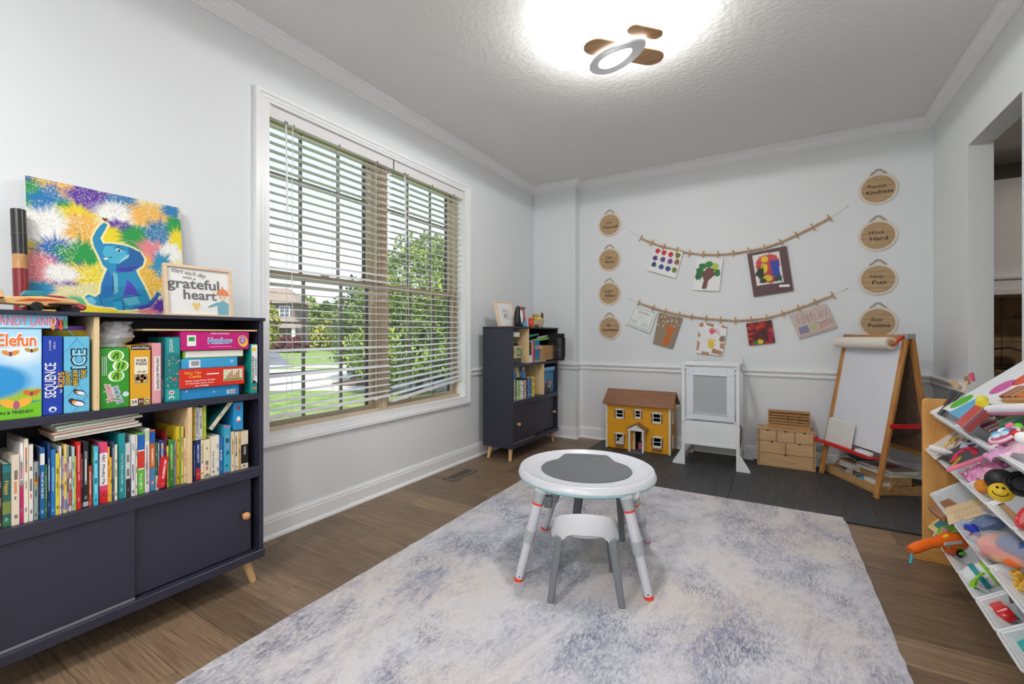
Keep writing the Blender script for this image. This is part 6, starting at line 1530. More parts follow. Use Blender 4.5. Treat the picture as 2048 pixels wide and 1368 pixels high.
sh = lambda p: Vector(p)-O
g = G().holed(DX0, DX1, 0.012, 0.440, wins+[door], lambda a0,a1,b0,b1: (sh((a0,DYF,b0)), sh((a1,DYF+0.009,b1)))); g.obj('front_wall', m_ye, dh, smooth=False)
swins = [(4.255,4.300,0.07,0.16),(4.255,4.300,0.29,0.38)]
g = G().holed(DYF+0.009, DYB, 0.012, 0.440, swins, lambda a0,a1,b0,b1: (sh((DX1-0.009,a0,b0)), sh((DX1,a1,b1)))).prism([(DYF+0.009,0.44),(DYB,0.44),((DYF+DYB)/2,0.56)], sh((DX1-0.009,0,0)), UY, UZ, (0.009,0,0)); g.obj('side_wall', m_ye, dh, smooth=False)
g = G().box(sh((DX0,DYF+0.009,0.012)), sh((DX0+0.009,DYB,0.44))).prism([(DYF+0.009,0.44),(DYB,0.44),((DYF+DYB)/2,0.56)], sh((DX0,0,0)), UY, UZ, (0.009,0,0)); g.obj('side_wall', m_ye, dh, smooth=False)
D('back_wall', (DX0+0.009,DYB-0.009,0.012), (DX1-0.009,DYB,0.44), m_in); D('base', (DX0,DYF,0.012), (DX1,DYB,0.020), m_in); D('upper_floor', (DX0+0.01,DYF+0.01,0.228), (DX1-0.01,DYB-0.01,0.236), col((150,120,90),0.6))
for x in (DX0, DX1-0.014): D('corner_post', (x,DYF-0.005,0.0125), (x+0.017,DYF+0.001,0.440), m_dw)
ym = (DYF+DYB)/2; e0 = sh((DX0-0.022, 4.135, 0.437)); 
for nm, ya_, yb_ in (('roof_slope',4.135,ym+0.003),('roof_slope',4.465,ym-0.003)):
    a0, a1 = DX0-0.022, DX1+0.030
    lo = [sh(q) for q in ((a0,ya_,0.437),(a1,ya_,0.437),(a1,yb_,0.562),(a0,yb_,0.562))]
    if ya_ > yb_: lo = lo[::-1]
    G().hexa(lo, [q+Vector((0,0,0.011)) for q in lo]).obj(nm, m_br, dh, bevel=0.001)
for i, (a, b, z0, z1) in enumerate(wins):
    f = G().holed(a-0.002, b+0.002, z0-0.004, z1+0.002, [(a+0.005,b-0.005,z0+0.008,z1-0.004)], lambda a0,a1,b0,b1: (sh((a0,DYF-0.004,b0)), sh((a1,DYF+0.003,b1)))).obj('window', m_dw, dh, smooth=False)
    zm = (z0+z1)/2+0.001; G().box(sh((a,DYF-0.003,zm-0.0025)), sh((b,DYF+0.002,zm+0.0025))).obj('glazing_bar', m_dw, f, smooth=False)
    G().prism([(a-0.018,z1+0.002),(b+0.018,z1+0.002),(b+0.010,z1+0.007),((a+b)/2,z1+0.016),(a-0.010,z1+0.007)], sh((0,DYF,0)), UX, UZ, (0,-0.008,0)).obj('window_head', m_dw, f, smooth=False)
    G().box(sh((a-0.001,DYF-0.007,z0-0.010)), sh((b+0.001,DYF,z0-0.003))).obj('sill', m_dw, f, smooth=False)
    for x0, x1 in ((a-0.016,a-0.002),(b+0.002,b+0.016)): D('shutter', (x0,DYF-0.006,z0-0.006), (x1,DYF-0.0002,z1+0.001), m_br)
    if i > 2: D('planter', (a-0.006,DYF-0.022,z0-0.036), (b+0.006,DYF-0.0002,z0-0.011), m_br, 0.004)
for ya_, yb_, z0, z1 in swins:
    pl = [(ya_-0.006,z0-0.006),(yb_+0.006,z0-0.006),(yb_+0.006,z1-0.012)] + [((ya_+yb_)/2+math.cos(k*PI/8)*0.028, z1-0.012+math.sin(k*PI/8)*0.03) for k in range(9)] + [(ya_-0.006,z1-0.012)]
    f = G().tube([sh((DX1+0.003,p,q)) for p,q in pl], 0.004, 6, closed=True).obj('side_window', m_dw, dh); G().box(sh((DX1+0.0005,(ya_+yb_)/2-0.002,z0)), sh((DX1+0.003,(ya_+yb_)/2+0.002,z1))).obj('glazing_bar', m_dw, f, smooth=False)
ps = thing; y0p = 4.085
D('porch_step', (-1.222,y0p-0.008,0.0005), (-1.060,DYF-0.0003,0.026), col((92,92,98),0.6), 0.002)
for x in (-1.207,-1.083): D('porch_column', (x,y0p,0.026), (x+0.016,y0p+0.014,0.218), m_dw)
for x in (-1.185,-1.092): D('door_frame', (x,DYF-0.006,0.026), (x+0.012,DYF-0.0002,0.215), m_dw)
D('porch_beam', (-1.215,y0p-0.002,0.218), (-1.059,DYF-0.0002,0.230), m_dw)
G().prism([(-1.215,0.230),(-1.059,0.230),(-1.137,0.276)], sh((0,y0p-0.002,0)), UX, UZ, (0,0.008,0)).obj('pediment', m_dw, dh, smooth=False)
for s in (-1, 1):
    lo = [sh(q) for q in ((-1.137+s*0.094,y0p-0.012,0.226),(-1.137+s*0.094,DYF-0.001,0.226),(-1.137,DYF-0.001,0.281),(-1.137,y0p-0.012,0.281))]
    if s < 0: lo = lo[::-1]
    G().hexa(lo, [q+Vector((0,0,0.007)) for q in lo]).obj('porch_roof', m_br, dh, smooth=False)
D('pink_chair', (-1.150,4.21,0.021), (-1.118,4.24,0.085), col((206,110,140),0.5), 0.004); D('stair', (-1.14,4.26,0.021), (-1.10,4.36,0.18), m_in)
for k in range(6): D('stair_tread', (-1.142,4.25,0.10+k*0.018), (-1.10,4.262,0.106+k*0.018), m_dw)
G().prism([(-1.345,0.078),(-1.285,0.078),(-1.285,0.112),(-1.303,0.134),(-1.325,0.112)], sh((0,4.21,0)), UX, UZ, (0,0.004,0)).obj('tilted_card', m_dw, dh, smooth=False)
D('toy_bed', (-1.00,4.22,0.237), (-0.94,4.28,0.262), col((140,150,90),0.6)); D('toy_sofa', (-0.985,4.22,0.021), (-0.94,4.25,0.06), col((150,60,70),0.6)); D('toy_shelf', (-1.15,4.30,0.237), (-1.12,4.33,0.37), col((200,190,150),0.6))

# ================================================================== WHITE TODDLER TOWER
tw = thing('toddler_tower', 'white wooden toddler tower with fabric and mesh front panel', 'toddler tower', (-0.495, 4.20, 0.0113)); O = Vector(tw.location)
m_tt = col((228,230,232),0.45); sh = lambda p: Vector(p)-O
def T(nm, a, b, m=m_tt, bev=0.002): return G().box(sh(a), sh(b)).obj(nm, m, tw, bevel=bev)
x0, x1, yf, yb_ = -0.715, -0.276, 3.955, 4.430
for x in (x0, x1-0.026): T('front_post', (x,yf,0.0116), (x+0.026,yf+0.022,0.888)); T('rear_post', (x,yb_-0.045,0.0116), (x+0.022,yb_,0.890))
T('top_rail', (x0+0.026,yf,0.850), (x1-0.026,yf+0.018,0.886)); T('lower_board', (x0+0.026,yf+0.004,0.195), (x1-0.026,yf+0.016,0.385)); T('board_trim', (x0+0.026,yf+0.0005,0.188), (x1-0.026,yf+0.018,0.214))
T('rear_rail', (x0+0.022,yb_-0.02,0.86), (x1-0.022,yb_,0.885)); T('platform', (x0+0.03,yf+0.03,0.30), (x1-0.03,yb_-0.05,0.318))
for x in (x0+0.004, x1-0.022):
    for z in (0.06, 0.25, 0.80): T('side_rail', (x,yf+0.022,z), (x+0.018,yb_-0.045,z+0.06 if z > 0.1 else z+0.045))
for x in (x0+0.02, x1-0.05): G().lathe([(0.024,-0.008),(0.024,0.008)], 20, sh((x+0.015,yb_-0.02,0.89)), ax='Y').obj('rail_knob', m_tt, tw)
g = G().holed(x0+0.036, x1-0.036, 0.400, 0.836, [(x0+0.094,x1-0.094,0.452,0.768)], lambda a0,a1,b0,b1: (sh((a0,yf-0.004,b0)), sh((a1,yf+0.006,b1))))
g.obj('fabric_panel', bumpy('white_canvas', (220,222,230), 60, 0.2, 0.85), tw, bevel=0.003)
m_mesh = clear('grey_mesh', L(186,188,192), 0.8, 0.8)
T('mesh_window', (x0+0.09,yf-0.001,0.448), (x1-0.09,yf+0.002,0.772), m_mesh, 0)
for a, b in (((x0+0.094,0.768),(x1-0.094,0.768)),((x0+0.094,0.452),(x1-0.094,0.452))): G().beam(sh((a[0]-0.01,yf-0.005,a[1]+0.006)), sh((b[0]+0.01,yf-0.005,b[1]+0.002)), 0.003, 0.014, (0,1,0)).obj('hem', m_tt, tw)
for sx, xx in ((-1, x0+0.013), (1, x1-0.013)):
    for z in (0.392, 0.843): G().beam(sh((xx-sx*0.03, yf-0.006, z+(0.02 if z < 0.6 else -0.02))), sh((xx+sx*0.006, yf-0.006, z-(0.02 if z < 0.6 else -0.012))), 0.016, 0.003, (0,1,0)).obj('strap', col((216,218,222),0.7), tw, smooth=False)
for sx, xx in ((-1, x0), (1, x1)):
    for ya_ in (yf+0.004, yb_-0.03): G().prism([(0,0.0006),(sx*0.075,0.0006),(sx*0.07,0.022),(0,0.135)], sh((xx,ya_,0.0112)), UX, UZ, (0,0.016,0)).obj('foot_brace', m_tt, tw, bevel=0.001)
for z in (0.12, 0.33, 0.43, 0.55, 0.66, 0.77): G().lathe([(0.006,-0.001),(0.006,0.0006)], 10, sh((x1-0.0,yb_-0.022,z)), ax='X').obj('bolt_hole', m_black, tw)
G().tube([sh((x1+0.002,yf+0.03,0.38)), sh((x1+0.006,yf+0.06,0.33)), sh((x1+0.003,yf+0.07,0.26)), sh((x1-0.002,yf+0.05,0.20))], 0.004, 6).obj('cord', m_dark, tw)

# ================================================================== DRAWER CHEST + RACK ON TOP
ch = thing('drawer_chest', 'small natural wood chest of six drawers with finger notches', 'chest of drawers', (0.0375, 4.365, 0.0113)); O = Vector(ch.location)
m_pl = wood('pine_ply', (192,154,108), (214,178,132), 'X', 5, 7, 0.55); m_pl2 = wood('pine_ply_dark', (150,112,72), (176,136,92), 'X', 5, 7, 0.55)
hw, hd, H = 0.2035, 0.092, 0.312
B = lambda nm, a, b, m=m_pl, par=ch, bev=0.001: G().box(a, b).obj(nm, m, par, bevel=bev)
B('top', (-hw,-hd+0.002,H-0.009), (hw,hd,H)); B('bottom', (-hw,-hd+0.002,0.0005), (hw,hd,0.009))
for x in (-hw, hw-0.009): B('side', (x,-hd+0.002,0.009), (x+0.009,hd,H-0.009))
B('back', (-hw+0.009,hd-0.008,0.009), (hw-0.009,hd,H-0.009), m_pl2)
rows = [(0.012,0.108,1),(0.112,0.208,2),(0.212,0.300,3)]
for z0, z1, n in rows:
    for k in range(n):
        a = -hw+0.011 + (2*hw-0.022)*k/n + 0.0012; b = -hw+0.011 + (2*hw-0.022)*(k+1)/n - 0.0012; xm = (a+b)/2
        R_ = 0.0105; pl = [(a,z0),(b,z0),(b,z1)] + [(xm+R_*math.cos(q*PI/8), z1-R_*math.sin(q*PI/8)) for q in range(9)] + [(a,z1)]
        d = G().prism(pl, (0,-hd,0), UX, UZ, (0,0.010,0)).box((a+0.002,-hd+0.010,z0),(b-0.002,hd-0.012,z0+0.02)).obj('drawer', m_pl, ch, smooth=False)
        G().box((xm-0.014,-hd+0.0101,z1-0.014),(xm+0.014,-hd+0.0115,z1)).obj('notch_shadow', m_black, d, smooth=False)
        for xx in (a+0.0035, b-0.0035):
            nn = int((z1-z0)/0.0145)
            for j in range(nn): G().box((xx-0.0032,-hd-0.0006,z0+0.004+j*0.0145),(xx+0.0032,-hd+0.0004,z0+0.0105+j*0.0145)).obj('finger_joint', m_pl2, d, smooth=False)
rk = thing('wooden_rack', 'slatted wooden tool rack sitting on the drawer chest', 'rack', (0.060, 4.372, 0.0113+H+0.0004))
m_rk = wood('rack_wood', (160,116,70), (188,144,94), 'X', 6, 8, 0.5)
B('front_rail', (-0.150,-0.062,0), (0.150,-0.054,0.034), m_rk, rk); B('back_rail', (-0.145,0.054,0), (0.145,0.062,0.118), m_rk, rk)
B('base', (-0.150,-0.054,0), (0.150,0.054,0.006), m_rk, rk)
for x in (-0.150, 0.142): G().prism([(-0.062,0.006),(0.062,0.006),(0.058,0.142),(0.028,0.142),(-0.058,0.05)], (x,0,0), UY, UZ, (0.008,0,0)).obj('end_panel', m_rk, rk, bevel=0.001)
for k in range(5): zz = 0.040+k*0.0205; yy = -0.056+k*0.020; G().box((-0.148,yy,zz),(0.148,yy+0.007,zz+0.013)).obj('slat', m_rk, rk, bevel=0.001)
B('handle', (-0.14,0.03,0.130), (0.14,0.056,0.141), m_rk, rk)
for x in (-0.02, 0.055): B('divider', (x,-0.05,0.006), (x+0.006,0.05,0.12), m_rk, rk)

# ================================================================== EASEL
ez = thing('easel', 'wooden double-sided easel with white board, paper roll and red tray', 'easel', (0.412, 4.029, 0.0113), math.atan2(-0.867, 0.498))
m_ez = wood('easel_pine', (166,108,50), (204,148,84), 'Z', 4, 9, 0.45); m_ezx = wood('easel_pine_rail', (166,108,50), (204,148,84), 'X', 4, 9, 0.45)
W2, K1, ZT = 0.272, 0.200, 1.094
lean = lambda x, z, dy=0: Vector((x, K1*z/ZT + dy, z))
RY = 0.395
for s in (-1, 1):
    G().beam(lean(s*W2, 0.0005), lean(s*W2, ZT), 0.036, 0.020, (0,1,0)).obj('front_leg', m_ez, ez, bevel=0.002)
    G().beam((s*W2, RY, 0.0005), (s*W2, K1+0.028, ZT-0.004), 0.036, 0.020, (0,1,0)).obj('rear_leg', m_ez, ez, bevel=0.002)
    G().box((s*W2-0.019, K1-0.016, ZT-0.030), (s*W2+0.019, K1+0.044, ZT+0.004)).obj('hinge', m_alu, ez, bevel=0.002)
G().beam(lean(-W2+0.018, ZT-0.018), lean(W2-0.018, ZT-0.018), 0.020, 0.034, (0,0,1)).obj('top_rail', m_ezx, ez, bevel=0.002)
G().beam((-W2+0.018, K1+0.032, ZT-0.03), (W2-0.018, K1+0.032, ZT-0.03), 0.018, 0.034, (0,0,1)).obj('rear_top_rail', m_ezx, ez, bevel=0.002)
a, b = 0.292, ZT-0.036
lo = [lean(-W2+0.016,a,-0.003), lean(W2-0.016,a,-0.003), lean(W2-0.016,b,-0.003), lean(-W2+0.016,b,-0.003)]
G().hexa([p+Vector((0,0.008,0)) for p in lo], lo).obj('white_board', col((226,228,234),0.25), ez, bevel=0.001)
bk = lambda x, z: Vector((x, RY + (K1+0.028-RY)*z/ZT, z))
lo = [bk(-W2+0.016,0.30), bk(W2-0.016,0.30), bk(W2-0.016,ZT-0.05), bk(-W2+0.016,ZT-0.05)]
G().hexa(lo, [p-Vector((0,0.008,0)) for p in lo]).obj('chalk_board', bumpy('hardboard_back', (104,82,66), 60, 0.1, 0.8, rgb2=(120,96,78), cscale=20), ez, bevel=0.001)
G().beam(bk(-W2+0.018,0.285), bk(W2-0.018,0.285), 0.018, 0.034, (0,0,1)).obj('rear_rail', m_ezx, ez, bevel=0.002)
zr_ = 1.035; cr = lean(0, zr_, -0.062)
G().lathe([(0.018,-0.262),(0.042,-0.262),(0.042,0.238),(0.018,0.238)], 28, cr, ax='X').obj('paper_roll', col((234,226,214),0.8), ez)
G().lathe([(0.0185,-0.2625),(0.0235,-0.2625),(0.0235,0.2385),(0.0185,0.2385)], 24, cr, ax='X').obj('core', col((196,158,112),0.8), ez)
G().tube([cr+Vector((-0.285,0,0)), cr+Vector((0.275,0,0))], 0.010, 12).obj('dowel', m_ezx, ez)
for s in (-1, 1): 
    q = cr+Vector((s*0.252,0,0)); G().beam(q+Vector((s*0.012,-0.006,-0.012)), lean(s*0.264,ZT-0.01,-0.012), 0.012, 0.018, (1,0,0)).obj('roll_bracket', m_red, ez, bevel=0.002)
zt_ = 0.268
g = G().box((-0.290,-0.045,zt_-0.012),(0.262,0.046,zt_-0.004)).box((-0.290,-0.050,zt_-0.012),(0.262,-0.044,zt_+0.012)); g.obj('red_tray', m_red, ez, bevel=0.003)
G().lathe([(0.0,-0.312),(0.010,-0.306),(0.019,-0.289)], 12, (0,-0.03,zt_), ax='X').obj('tray_end', m_red, ez)
G().beam(lean(W2+0.022,0.485,0.0), Vector((W2+0.022, 0.315, 0.485)), 0.010, 0.030, (0,0,1)).obj('spreader', m_red, ez, bevel=0.002); G().lathe([(0.017,0),(0.017,0.012)], 14, lean(W2+0.016,0.485), ax='X').obj('spreader_joint', m_red, ez)
G().beam(lean(-W2-0.022,0.485,0.0), Vector((-W2-0.022, 0.315, 0.485)), 0.010, 0.030, (0,0,1)).obj('spreader', m_red, ez, bevel=0.002)
def onez(lbl, nm, cat, P): return thing(nm, lbl, cat, M=Matrix.Translation((0.412,4.029,0.0113)) @ Matrix.Rotation(math.atan2(-0.867,0.498),4,'Z') @ Matrix.Translation(P))
wb = onez('small lined white practice board standing in the red easel tray', 'lined_board', 'board', (-0.115,0.020,zt_-0.0038)); wb.rotation_euler[0] = -0.175
import mathutils
R_ = 0.02; w, h = 0.135, 0.190; pl = [(-w,0),(w,0),(w,h-R_)] + [(w-R_+R_*math.sin(q*PI/10), h-R_+R_*math.cos((5-q)*PI/10+PI/2-PI/2)*0 + R_*math.sin(q*PI/10)*0) for q in ()] + [(w-R_*0.3,h-R_*0.3),(w-R_,h),(-w+R_,h),(-w+R_*0.3,h-R_*0.3),(-w,h-R_)]
G().prism(pl, (0,0,0), UX, UZ, (0,-0.005,0)).obj('board', col((234,234,228),0.3), wb, bevel=0.001)
for k in range(13): G().box((-w+0.012,-0.0056,0.014+k*0.0128),(w-0.012,-0.0048,0.0152+k*0.0128)).obj('ruled_line', col((150,156,160),0.5), wb, smooth=False)
er = onez('white rounded whiteboard eraser lying in the red easel tray', 'board_eraser', 'eraser', (0.165,0.000,zt_-0.0038))
G().prism([(-0.07+0.03*(1-math.cos(q)),0.026*math.sin(q)) for q in [k*PI/10-PI/2 for k in range(0,0)]] + [(-0.07,-0.015),(-0.055,-0.024),(0.055,-0.024),(0.07,-0.015),(0.07,0.015),(0.055,0.024),(-0.055,0.024),(-0.07,0.015)], (0,0,0.0), UX, UY, (0,0,0.026)).obj('grip', m_white, er, bevel=0.008); G().box((-0.06,-0.02,0.0262),(0.06,0.02,0.0275)).obj('label', col((214,216,222),0.5), er, smooth=False)

# ================================================================== TIERED WOODEN BOX UNDER THE EASEL
def eb(P): return Matrix.Translation((0.306,4.346,0.0113)) @ Matrix.Rotation(math.atan2(-0.877,0.480),4,'Z') @ Matrix.Translation(P)
bx = thing('cantilever_box', 'open pine cantilever box of paper and books under the easel', 'wooden box', M=eb((0,0,0)))
m_bx = wood('box_pine', (176,132,80), (206,166,112), 'X', 4, 8, 0.55)
LB, WB = 0.545, 0.300
def tray(nm, x0, x1, y0, y1, z0, z1):
    G().box((x0,y0,z0),(x1,y1,z0+0.006)).obj(nm+'_base', m_bx, bx, smooth=False)
    for a, b in (((x0,y0,z0),(x1,y0+0.010,z1)),((x0,y1-0.010,z0),(x1,y1,z1)),((x0,y0+0.010,z0),(x0+0.010,y1-0.010,z1)),((x1-0.010,y0+0.010,z0),(x1,y1-0.010,z1))): G().box(a,b).obj(nm+'_side', m_bx, bx, bevel=0.001)
tray('lower_tray', 0.0, LB, 0.0, WB*0.48, 0.0006, 0.062); tray('rear_tray', 0.0, LB, WB*0.50, WB, 0.0006, 0.062); tray('upper_tray', 0.04, LB+0.0, WB*0.28, WB*0.74, 0.064, 0.122)
for x in (-0.004, LB): G().beam((x+0.002,0.055,0.030), (x+0.002,0.115,0.096), 0.004, 0.020, (1,0,0)).obj('strut', m_bx, bx, bevel=0.001)
for yy, z in ((0.055,0.030),(0.115,0.096)): G().lathe([(0.004,0),(0.004,0.003)], 8, (LB+0.004,yy,z), ax='X').obj('screw', m_black, bx)
def flat(label, P, size, rgb, rz=0.0, tiltx=0.0, tilty=0.0, nm='magazine', n=1, cov=None):
    t = thing(nm, label, 'magazine' if nm == 'magazine' else nm.replace('_',' '), M=eb(P) @ Matrix.Rotation(rz,4,'Z') @ Matrix.Rotation(tiltx,4,'X') @ Matrix.Rotation(tilty,4,'Y'))
    a, b, c = size
    G().box((-a/2,-b/2,0),(a/2,b/2,c-0.0008)).obj('pages', PAPER, t, smooth=False); G().box((-a/2,-b/2,c-0.0008),(a/2,b/2,c)).obj('cover', col(rgb,0.35), t, smooth=False)
    for k in range(5): G().box((-a*0.45+rnd.random()*a*0.5,-b*0.4+rnd.random()*b*0.4,c),(a*0.1+rnd.random()*a*0.3,b*0.05+rnd.random()*b*0.35,c+0.0002+k*0.0001)).obj('cover_print', col((cov or [(60,50,80),(150,90,60),(170,160,170),(90,100,130),(120,60,50)])[k],0.4), t, smooth=False)
    return t
zz = 0.1225
flat('purple-edged thick magazine at the bottom of the pile on the wooden box', (0.40,0.16,zz), (0.28,0.20,0.022), (120,100,150), 0.05)
flat('green-striped magazine in the middle of the pile on the wooden box', (0.41,0.165,zz+0.0225), (0.28,0.20,0.012), (110,130,90), -0.08)
flat('photo-covered magazine topmost on the wooden box', (0.42,0.165,zz+0.035), (0.27,0.20,0.008), (150,130,120), 0.1)
flat('teal folder sliding off the magazine pile', (0.22,0.165,zz+0.020), (0.26,0.16,0.006), (24,92,100), 0.0, 0.0, 0.17, 'folder', cov=[(24,92,100),(30,104,110),(20,80,96),(28,96,104),(24,88,96)])
flat('dark photo book lying in the upper wooden tray', (0.16,0.13,0.0707), (0.20,0.11,0.045), (52,40,44), 0.06, nm='photo_book', cov=[(70,50,54),(120,90,80),(40,36,44),(90,70,70),(150,140,140)])
flat('slim notebooks stack at the left of the lower wooden tray', (0.11,0.075,0.0075), (0.18,0.10,0.03), (200,196,206), 0.1, nm='notebook', cov=[(226,224,230),(196,190,206),(214,214,220),(190,186,200),(220,220,224)])
flat('pale violet notebook leaning out of the lower wooden tray', (0.46,0.075,0.0075), (0.16,0.10,0.075), (214,206,220), -0.04, nm='notebook', cov=[(214,206,220),(190,180,200),(226,220,230),(206,196,214),(220,214,226)])
flat('green activity booklet at the front of the wooden box', (0.35,0.045,0.0075), (0.16,0.07,0.035), (110,140,70), 0.0, nm='booklet', cov=[(140,170,90),(206,210,190),(90,120,60),(120,150,80),(160,180,110)])
cp = thing('clear_cup', 'clear plastic cup tipped over in the lower wooden tray', 'cup', M=eb((0.22,0.070,0.052)) @ Matrix.Rotation(1.35,4,'Y'))
G().lathe([(0.032,-0.05),(0.034,-0.045),(0.042,0.045),(0.044,0.048),(0.040,0.045),(0.031,-0.044)], 20).obj('cup', clear('cup_plastic', (0.95,0.93,0.9,1), 0.1, 0.35), cp); G().ball((0,0,-0.030), (0.026,0.026,0.012), 12, 6).obj('sand', col((170,120,70),0.8), cp)
bt = thing('blue_brush', 'bright blue brush with dark tip on the green booklet', 'brush', M=eb((0.365,0.045,0.0560)) @ Matrix.Rotation(0.3,4,'Z'))
G().ball((0,0,0), (0.055,0.022,0.0125), 16, 8).obj('handle', col((30,150,206),0.3), bt); G().ball((-0.045,0,0.002), (0.022,0.018,0.012), 12, 7).obj('tip', col((20,60,130),0.4), bt)
# ================================================================== TOY BIN RACK
PHI = math.radians(2.1)
RM = Matrix.Translation((0.624, 2.885, 0)) @ Matrix.Rotation(-PI/2 - PHI, 4, 'Z')   # x: along the rack towards the camera, y: towards the right wall
rack = thing('bin_rack', 'honey pine toy rack holding rows of white plastic bins', 'toy rack', M=RM)
m_rw = wood('rack_honey', (198,140,72), (222,168,98), 'Z', 3, 9, 0.35); m_rwx = wood('rack_honey_foot', (198,140,72), (222,168,98), 'Y', 3, 9, 0.35)
RLEN = 1.26
def rrect(y0, y1, z0, z1, r=0.018):
    p = [(y0,z0),(y1,z0)]
    for cx, cz, a0 in ((y1-r,z1-r,0),(y0+r,z1-r,PI/2)):
        for k in range(7): a = a0+k*PI/12; p.append((cx+r*math.cos(a), cz+r*math.sin(a)))
    return p
for x in (-0.036, RLEN):
    G().prism(rrect(-0.028,0.262,0.0005,0.792), (x,0,0), UY, UZ, (0.016,0,0)).obj('side_panel', m_rw, rack, bevel=0.002)
    G().prism(rrect(-0.072,0.300,0.0005,0.066,0.025), (x+0.0165 if x < 0 else x-0.0165,0,0), UY, UZ, (0.016,0,0)).obj('foot', m_rwx, rack, bevel=0.002)
G().lathe([(0.006,0),(0.006,0.002)], 10, (-0.0030,0.085,0.032), ax='X').obj('bolt', m_dark, rack)
TH = math.radians(36)
ROWS = [0.728, 0.535, 0.332, 0.160]
bv = Vector((0, math.cos(TH), math.sin(TH))); nv = Vector((0, -math.sin(TH), math.cos(TH)))
for zr in ROWS:
    for p in (Vector((0,0.012,zr-0.012)) - nv*0.012, Vector((0,0,zr)) + bv*0.205 - nv*0.014):
        if p.y < 0.25: G().tube([(-0.020,p.y,p.z),(RLEN,p.y,p.z)], 0.0075, 10).obj('dowel', m_white, rack)
def row(i, x=0.0, b=0.0, n=0.0):
    """matrix of a spot in row i: x along the rack, b up the slope, n out of the bin"""
    o = Vector((x, 0, ROWS[i])) + bv*b + nv*n
    M = Matrix((Vector((1,0,0)), bv, nv)).transposed().to_4x4(); M.translation = o
    return RM @ M
m_bin = col((226,228,230),0.35,name='white_bin')
BD, BH = 0.215, 0.115
_n = ['top','second','third','bottom']
def bin_(i, x0, x1, what):
    w = x1-x0-0.004
    t = thing('storage_bin', 'white plastic bin %s, %s row of the toy rack' % (what, _n[i]), 'bin', M=row(i, (x0+x1)/2, 0, 0), group='white bins of the toy rack')
    g = G(); tp, bt, wl = 1.0, 0.86, 0.003
    def ring(w_, d0, d1, z): return [(-w_/2,d0,z),(w_/2,d0,z),(w_/2,d1,z),(-w_/2,d1,z)]
    A = ring(w, 0, BD, 0); Bq = ring(w*0.88, 0.058, BD-0.012, -BH); A2 = ring(w-0.012, 0.006, BD-0.006, 0); B2 = ring(w*0.88-0.01, 0.062, BD-0.016, -BH+0.003)
    vs = A + Bq + A2 + B2; fs = []
    for k in range(4):
        k2 = (k+1)%4; fs += [(4+k,4+k2,k2,k),(8+k,8+k2,12+k2,12+k),(k,k2,8+k2,8+k)]
    fs += [(7,6,5,4),(12,13,14,15)]
    g.add(vs, fs).obj('tub', m_bin, t, bevel=0.004)
    R_ = 0.012
    out = []
    for cx, cy, a0 in ((w/2+0.003-R_,BD+0.003-R_,0),(-w/2-0.003+R_,BD+0.003-R_,PI/2),(-w/2-0.003+R_,-0.003+R_,PI),(w/2+0.003-R_,-0.003+R_,1.5*PI)):
        for k in range(5): a = a0+k*PI/8; out.append((cx+R_*math.cos(a), cy+R_*math.sin(a), 0.0))
    G().tube(out, 0.0052, 8, closed=True).obj('rim', m_bin, t)
    return t
B1 = [(0.0,0.40,'with the dotted poster'),(0.41,0.81,'with the hair clips'),(0.82,1.22,'nearest the camera')]
B2 = [(0.0,0.345,'with paper and yellow straps'),(0.352,0.565,'with the pink bag'),(0.572,0.79,'with the smiley ball'),(0.797,1.02,'behind the red ring'),(1.027,1.24,'nearest the camera')]
B3 = [(0.0,0.405,'with the wooden board'),(0.415,0.81,'with the mesh bag'),(0.82,1.22,'with yellow play pieces')]
B4 = [(0.06,0.262,'with the orange toy drill'),(0.266,0.468,'standing empty'),(0.472,0.674,'with the striped ball'),(0.678,0.880,'with the red toy car'),(0.884,1.086,'with the teal box')]
for i, bs in enumerate((B1,B2,B3,B4)):
    for b in bs: bin_(i, *b)

def onplane(M, u, v, z=0.0):
    """local spot on a tilted plane that a photo pixel looks at"""
    p0 = M @ Vector((0,0,z)); nn = (M.to_3x3() @ Vector((0,0,1))).normalized(); o = Vector((0,0,CAMZ)); d = pt(u, v, Y=3.0) - o
    return M.inverted() @ (o + d * ((p0-o).dot(nn) / d.dot(nn)))
def toy(name, label, cat, i, x, b, n, rot=(0,0,0), group='toys in the bins'):
    if x > 50:
        sc = 0.95 if x < 1915 else (0.82 if x < 1965 else 0.70)
        q = onplane(row(i), x, b, n); x, b = q.x, q.y
    else: sc = 1.0
    M = row(i, x, b, n) @ Matrix.Rotation(rot[2],4,'Z') @ Matrix.Rotation(rot[1],4,'Y') @ Matrix.Rotation(rot[0],4,'X')
    return thing(name, label, cat, M=M @ Matrix.Scale(sc, 4), group=group)
def plate(g, pts, th=0.002): return g.prism(pts, (0,0,0), UX, UY, (0,0,th))
R4 = lambda a, b, c, d: [(a,b),(c,b),(c,d),(a,d)]
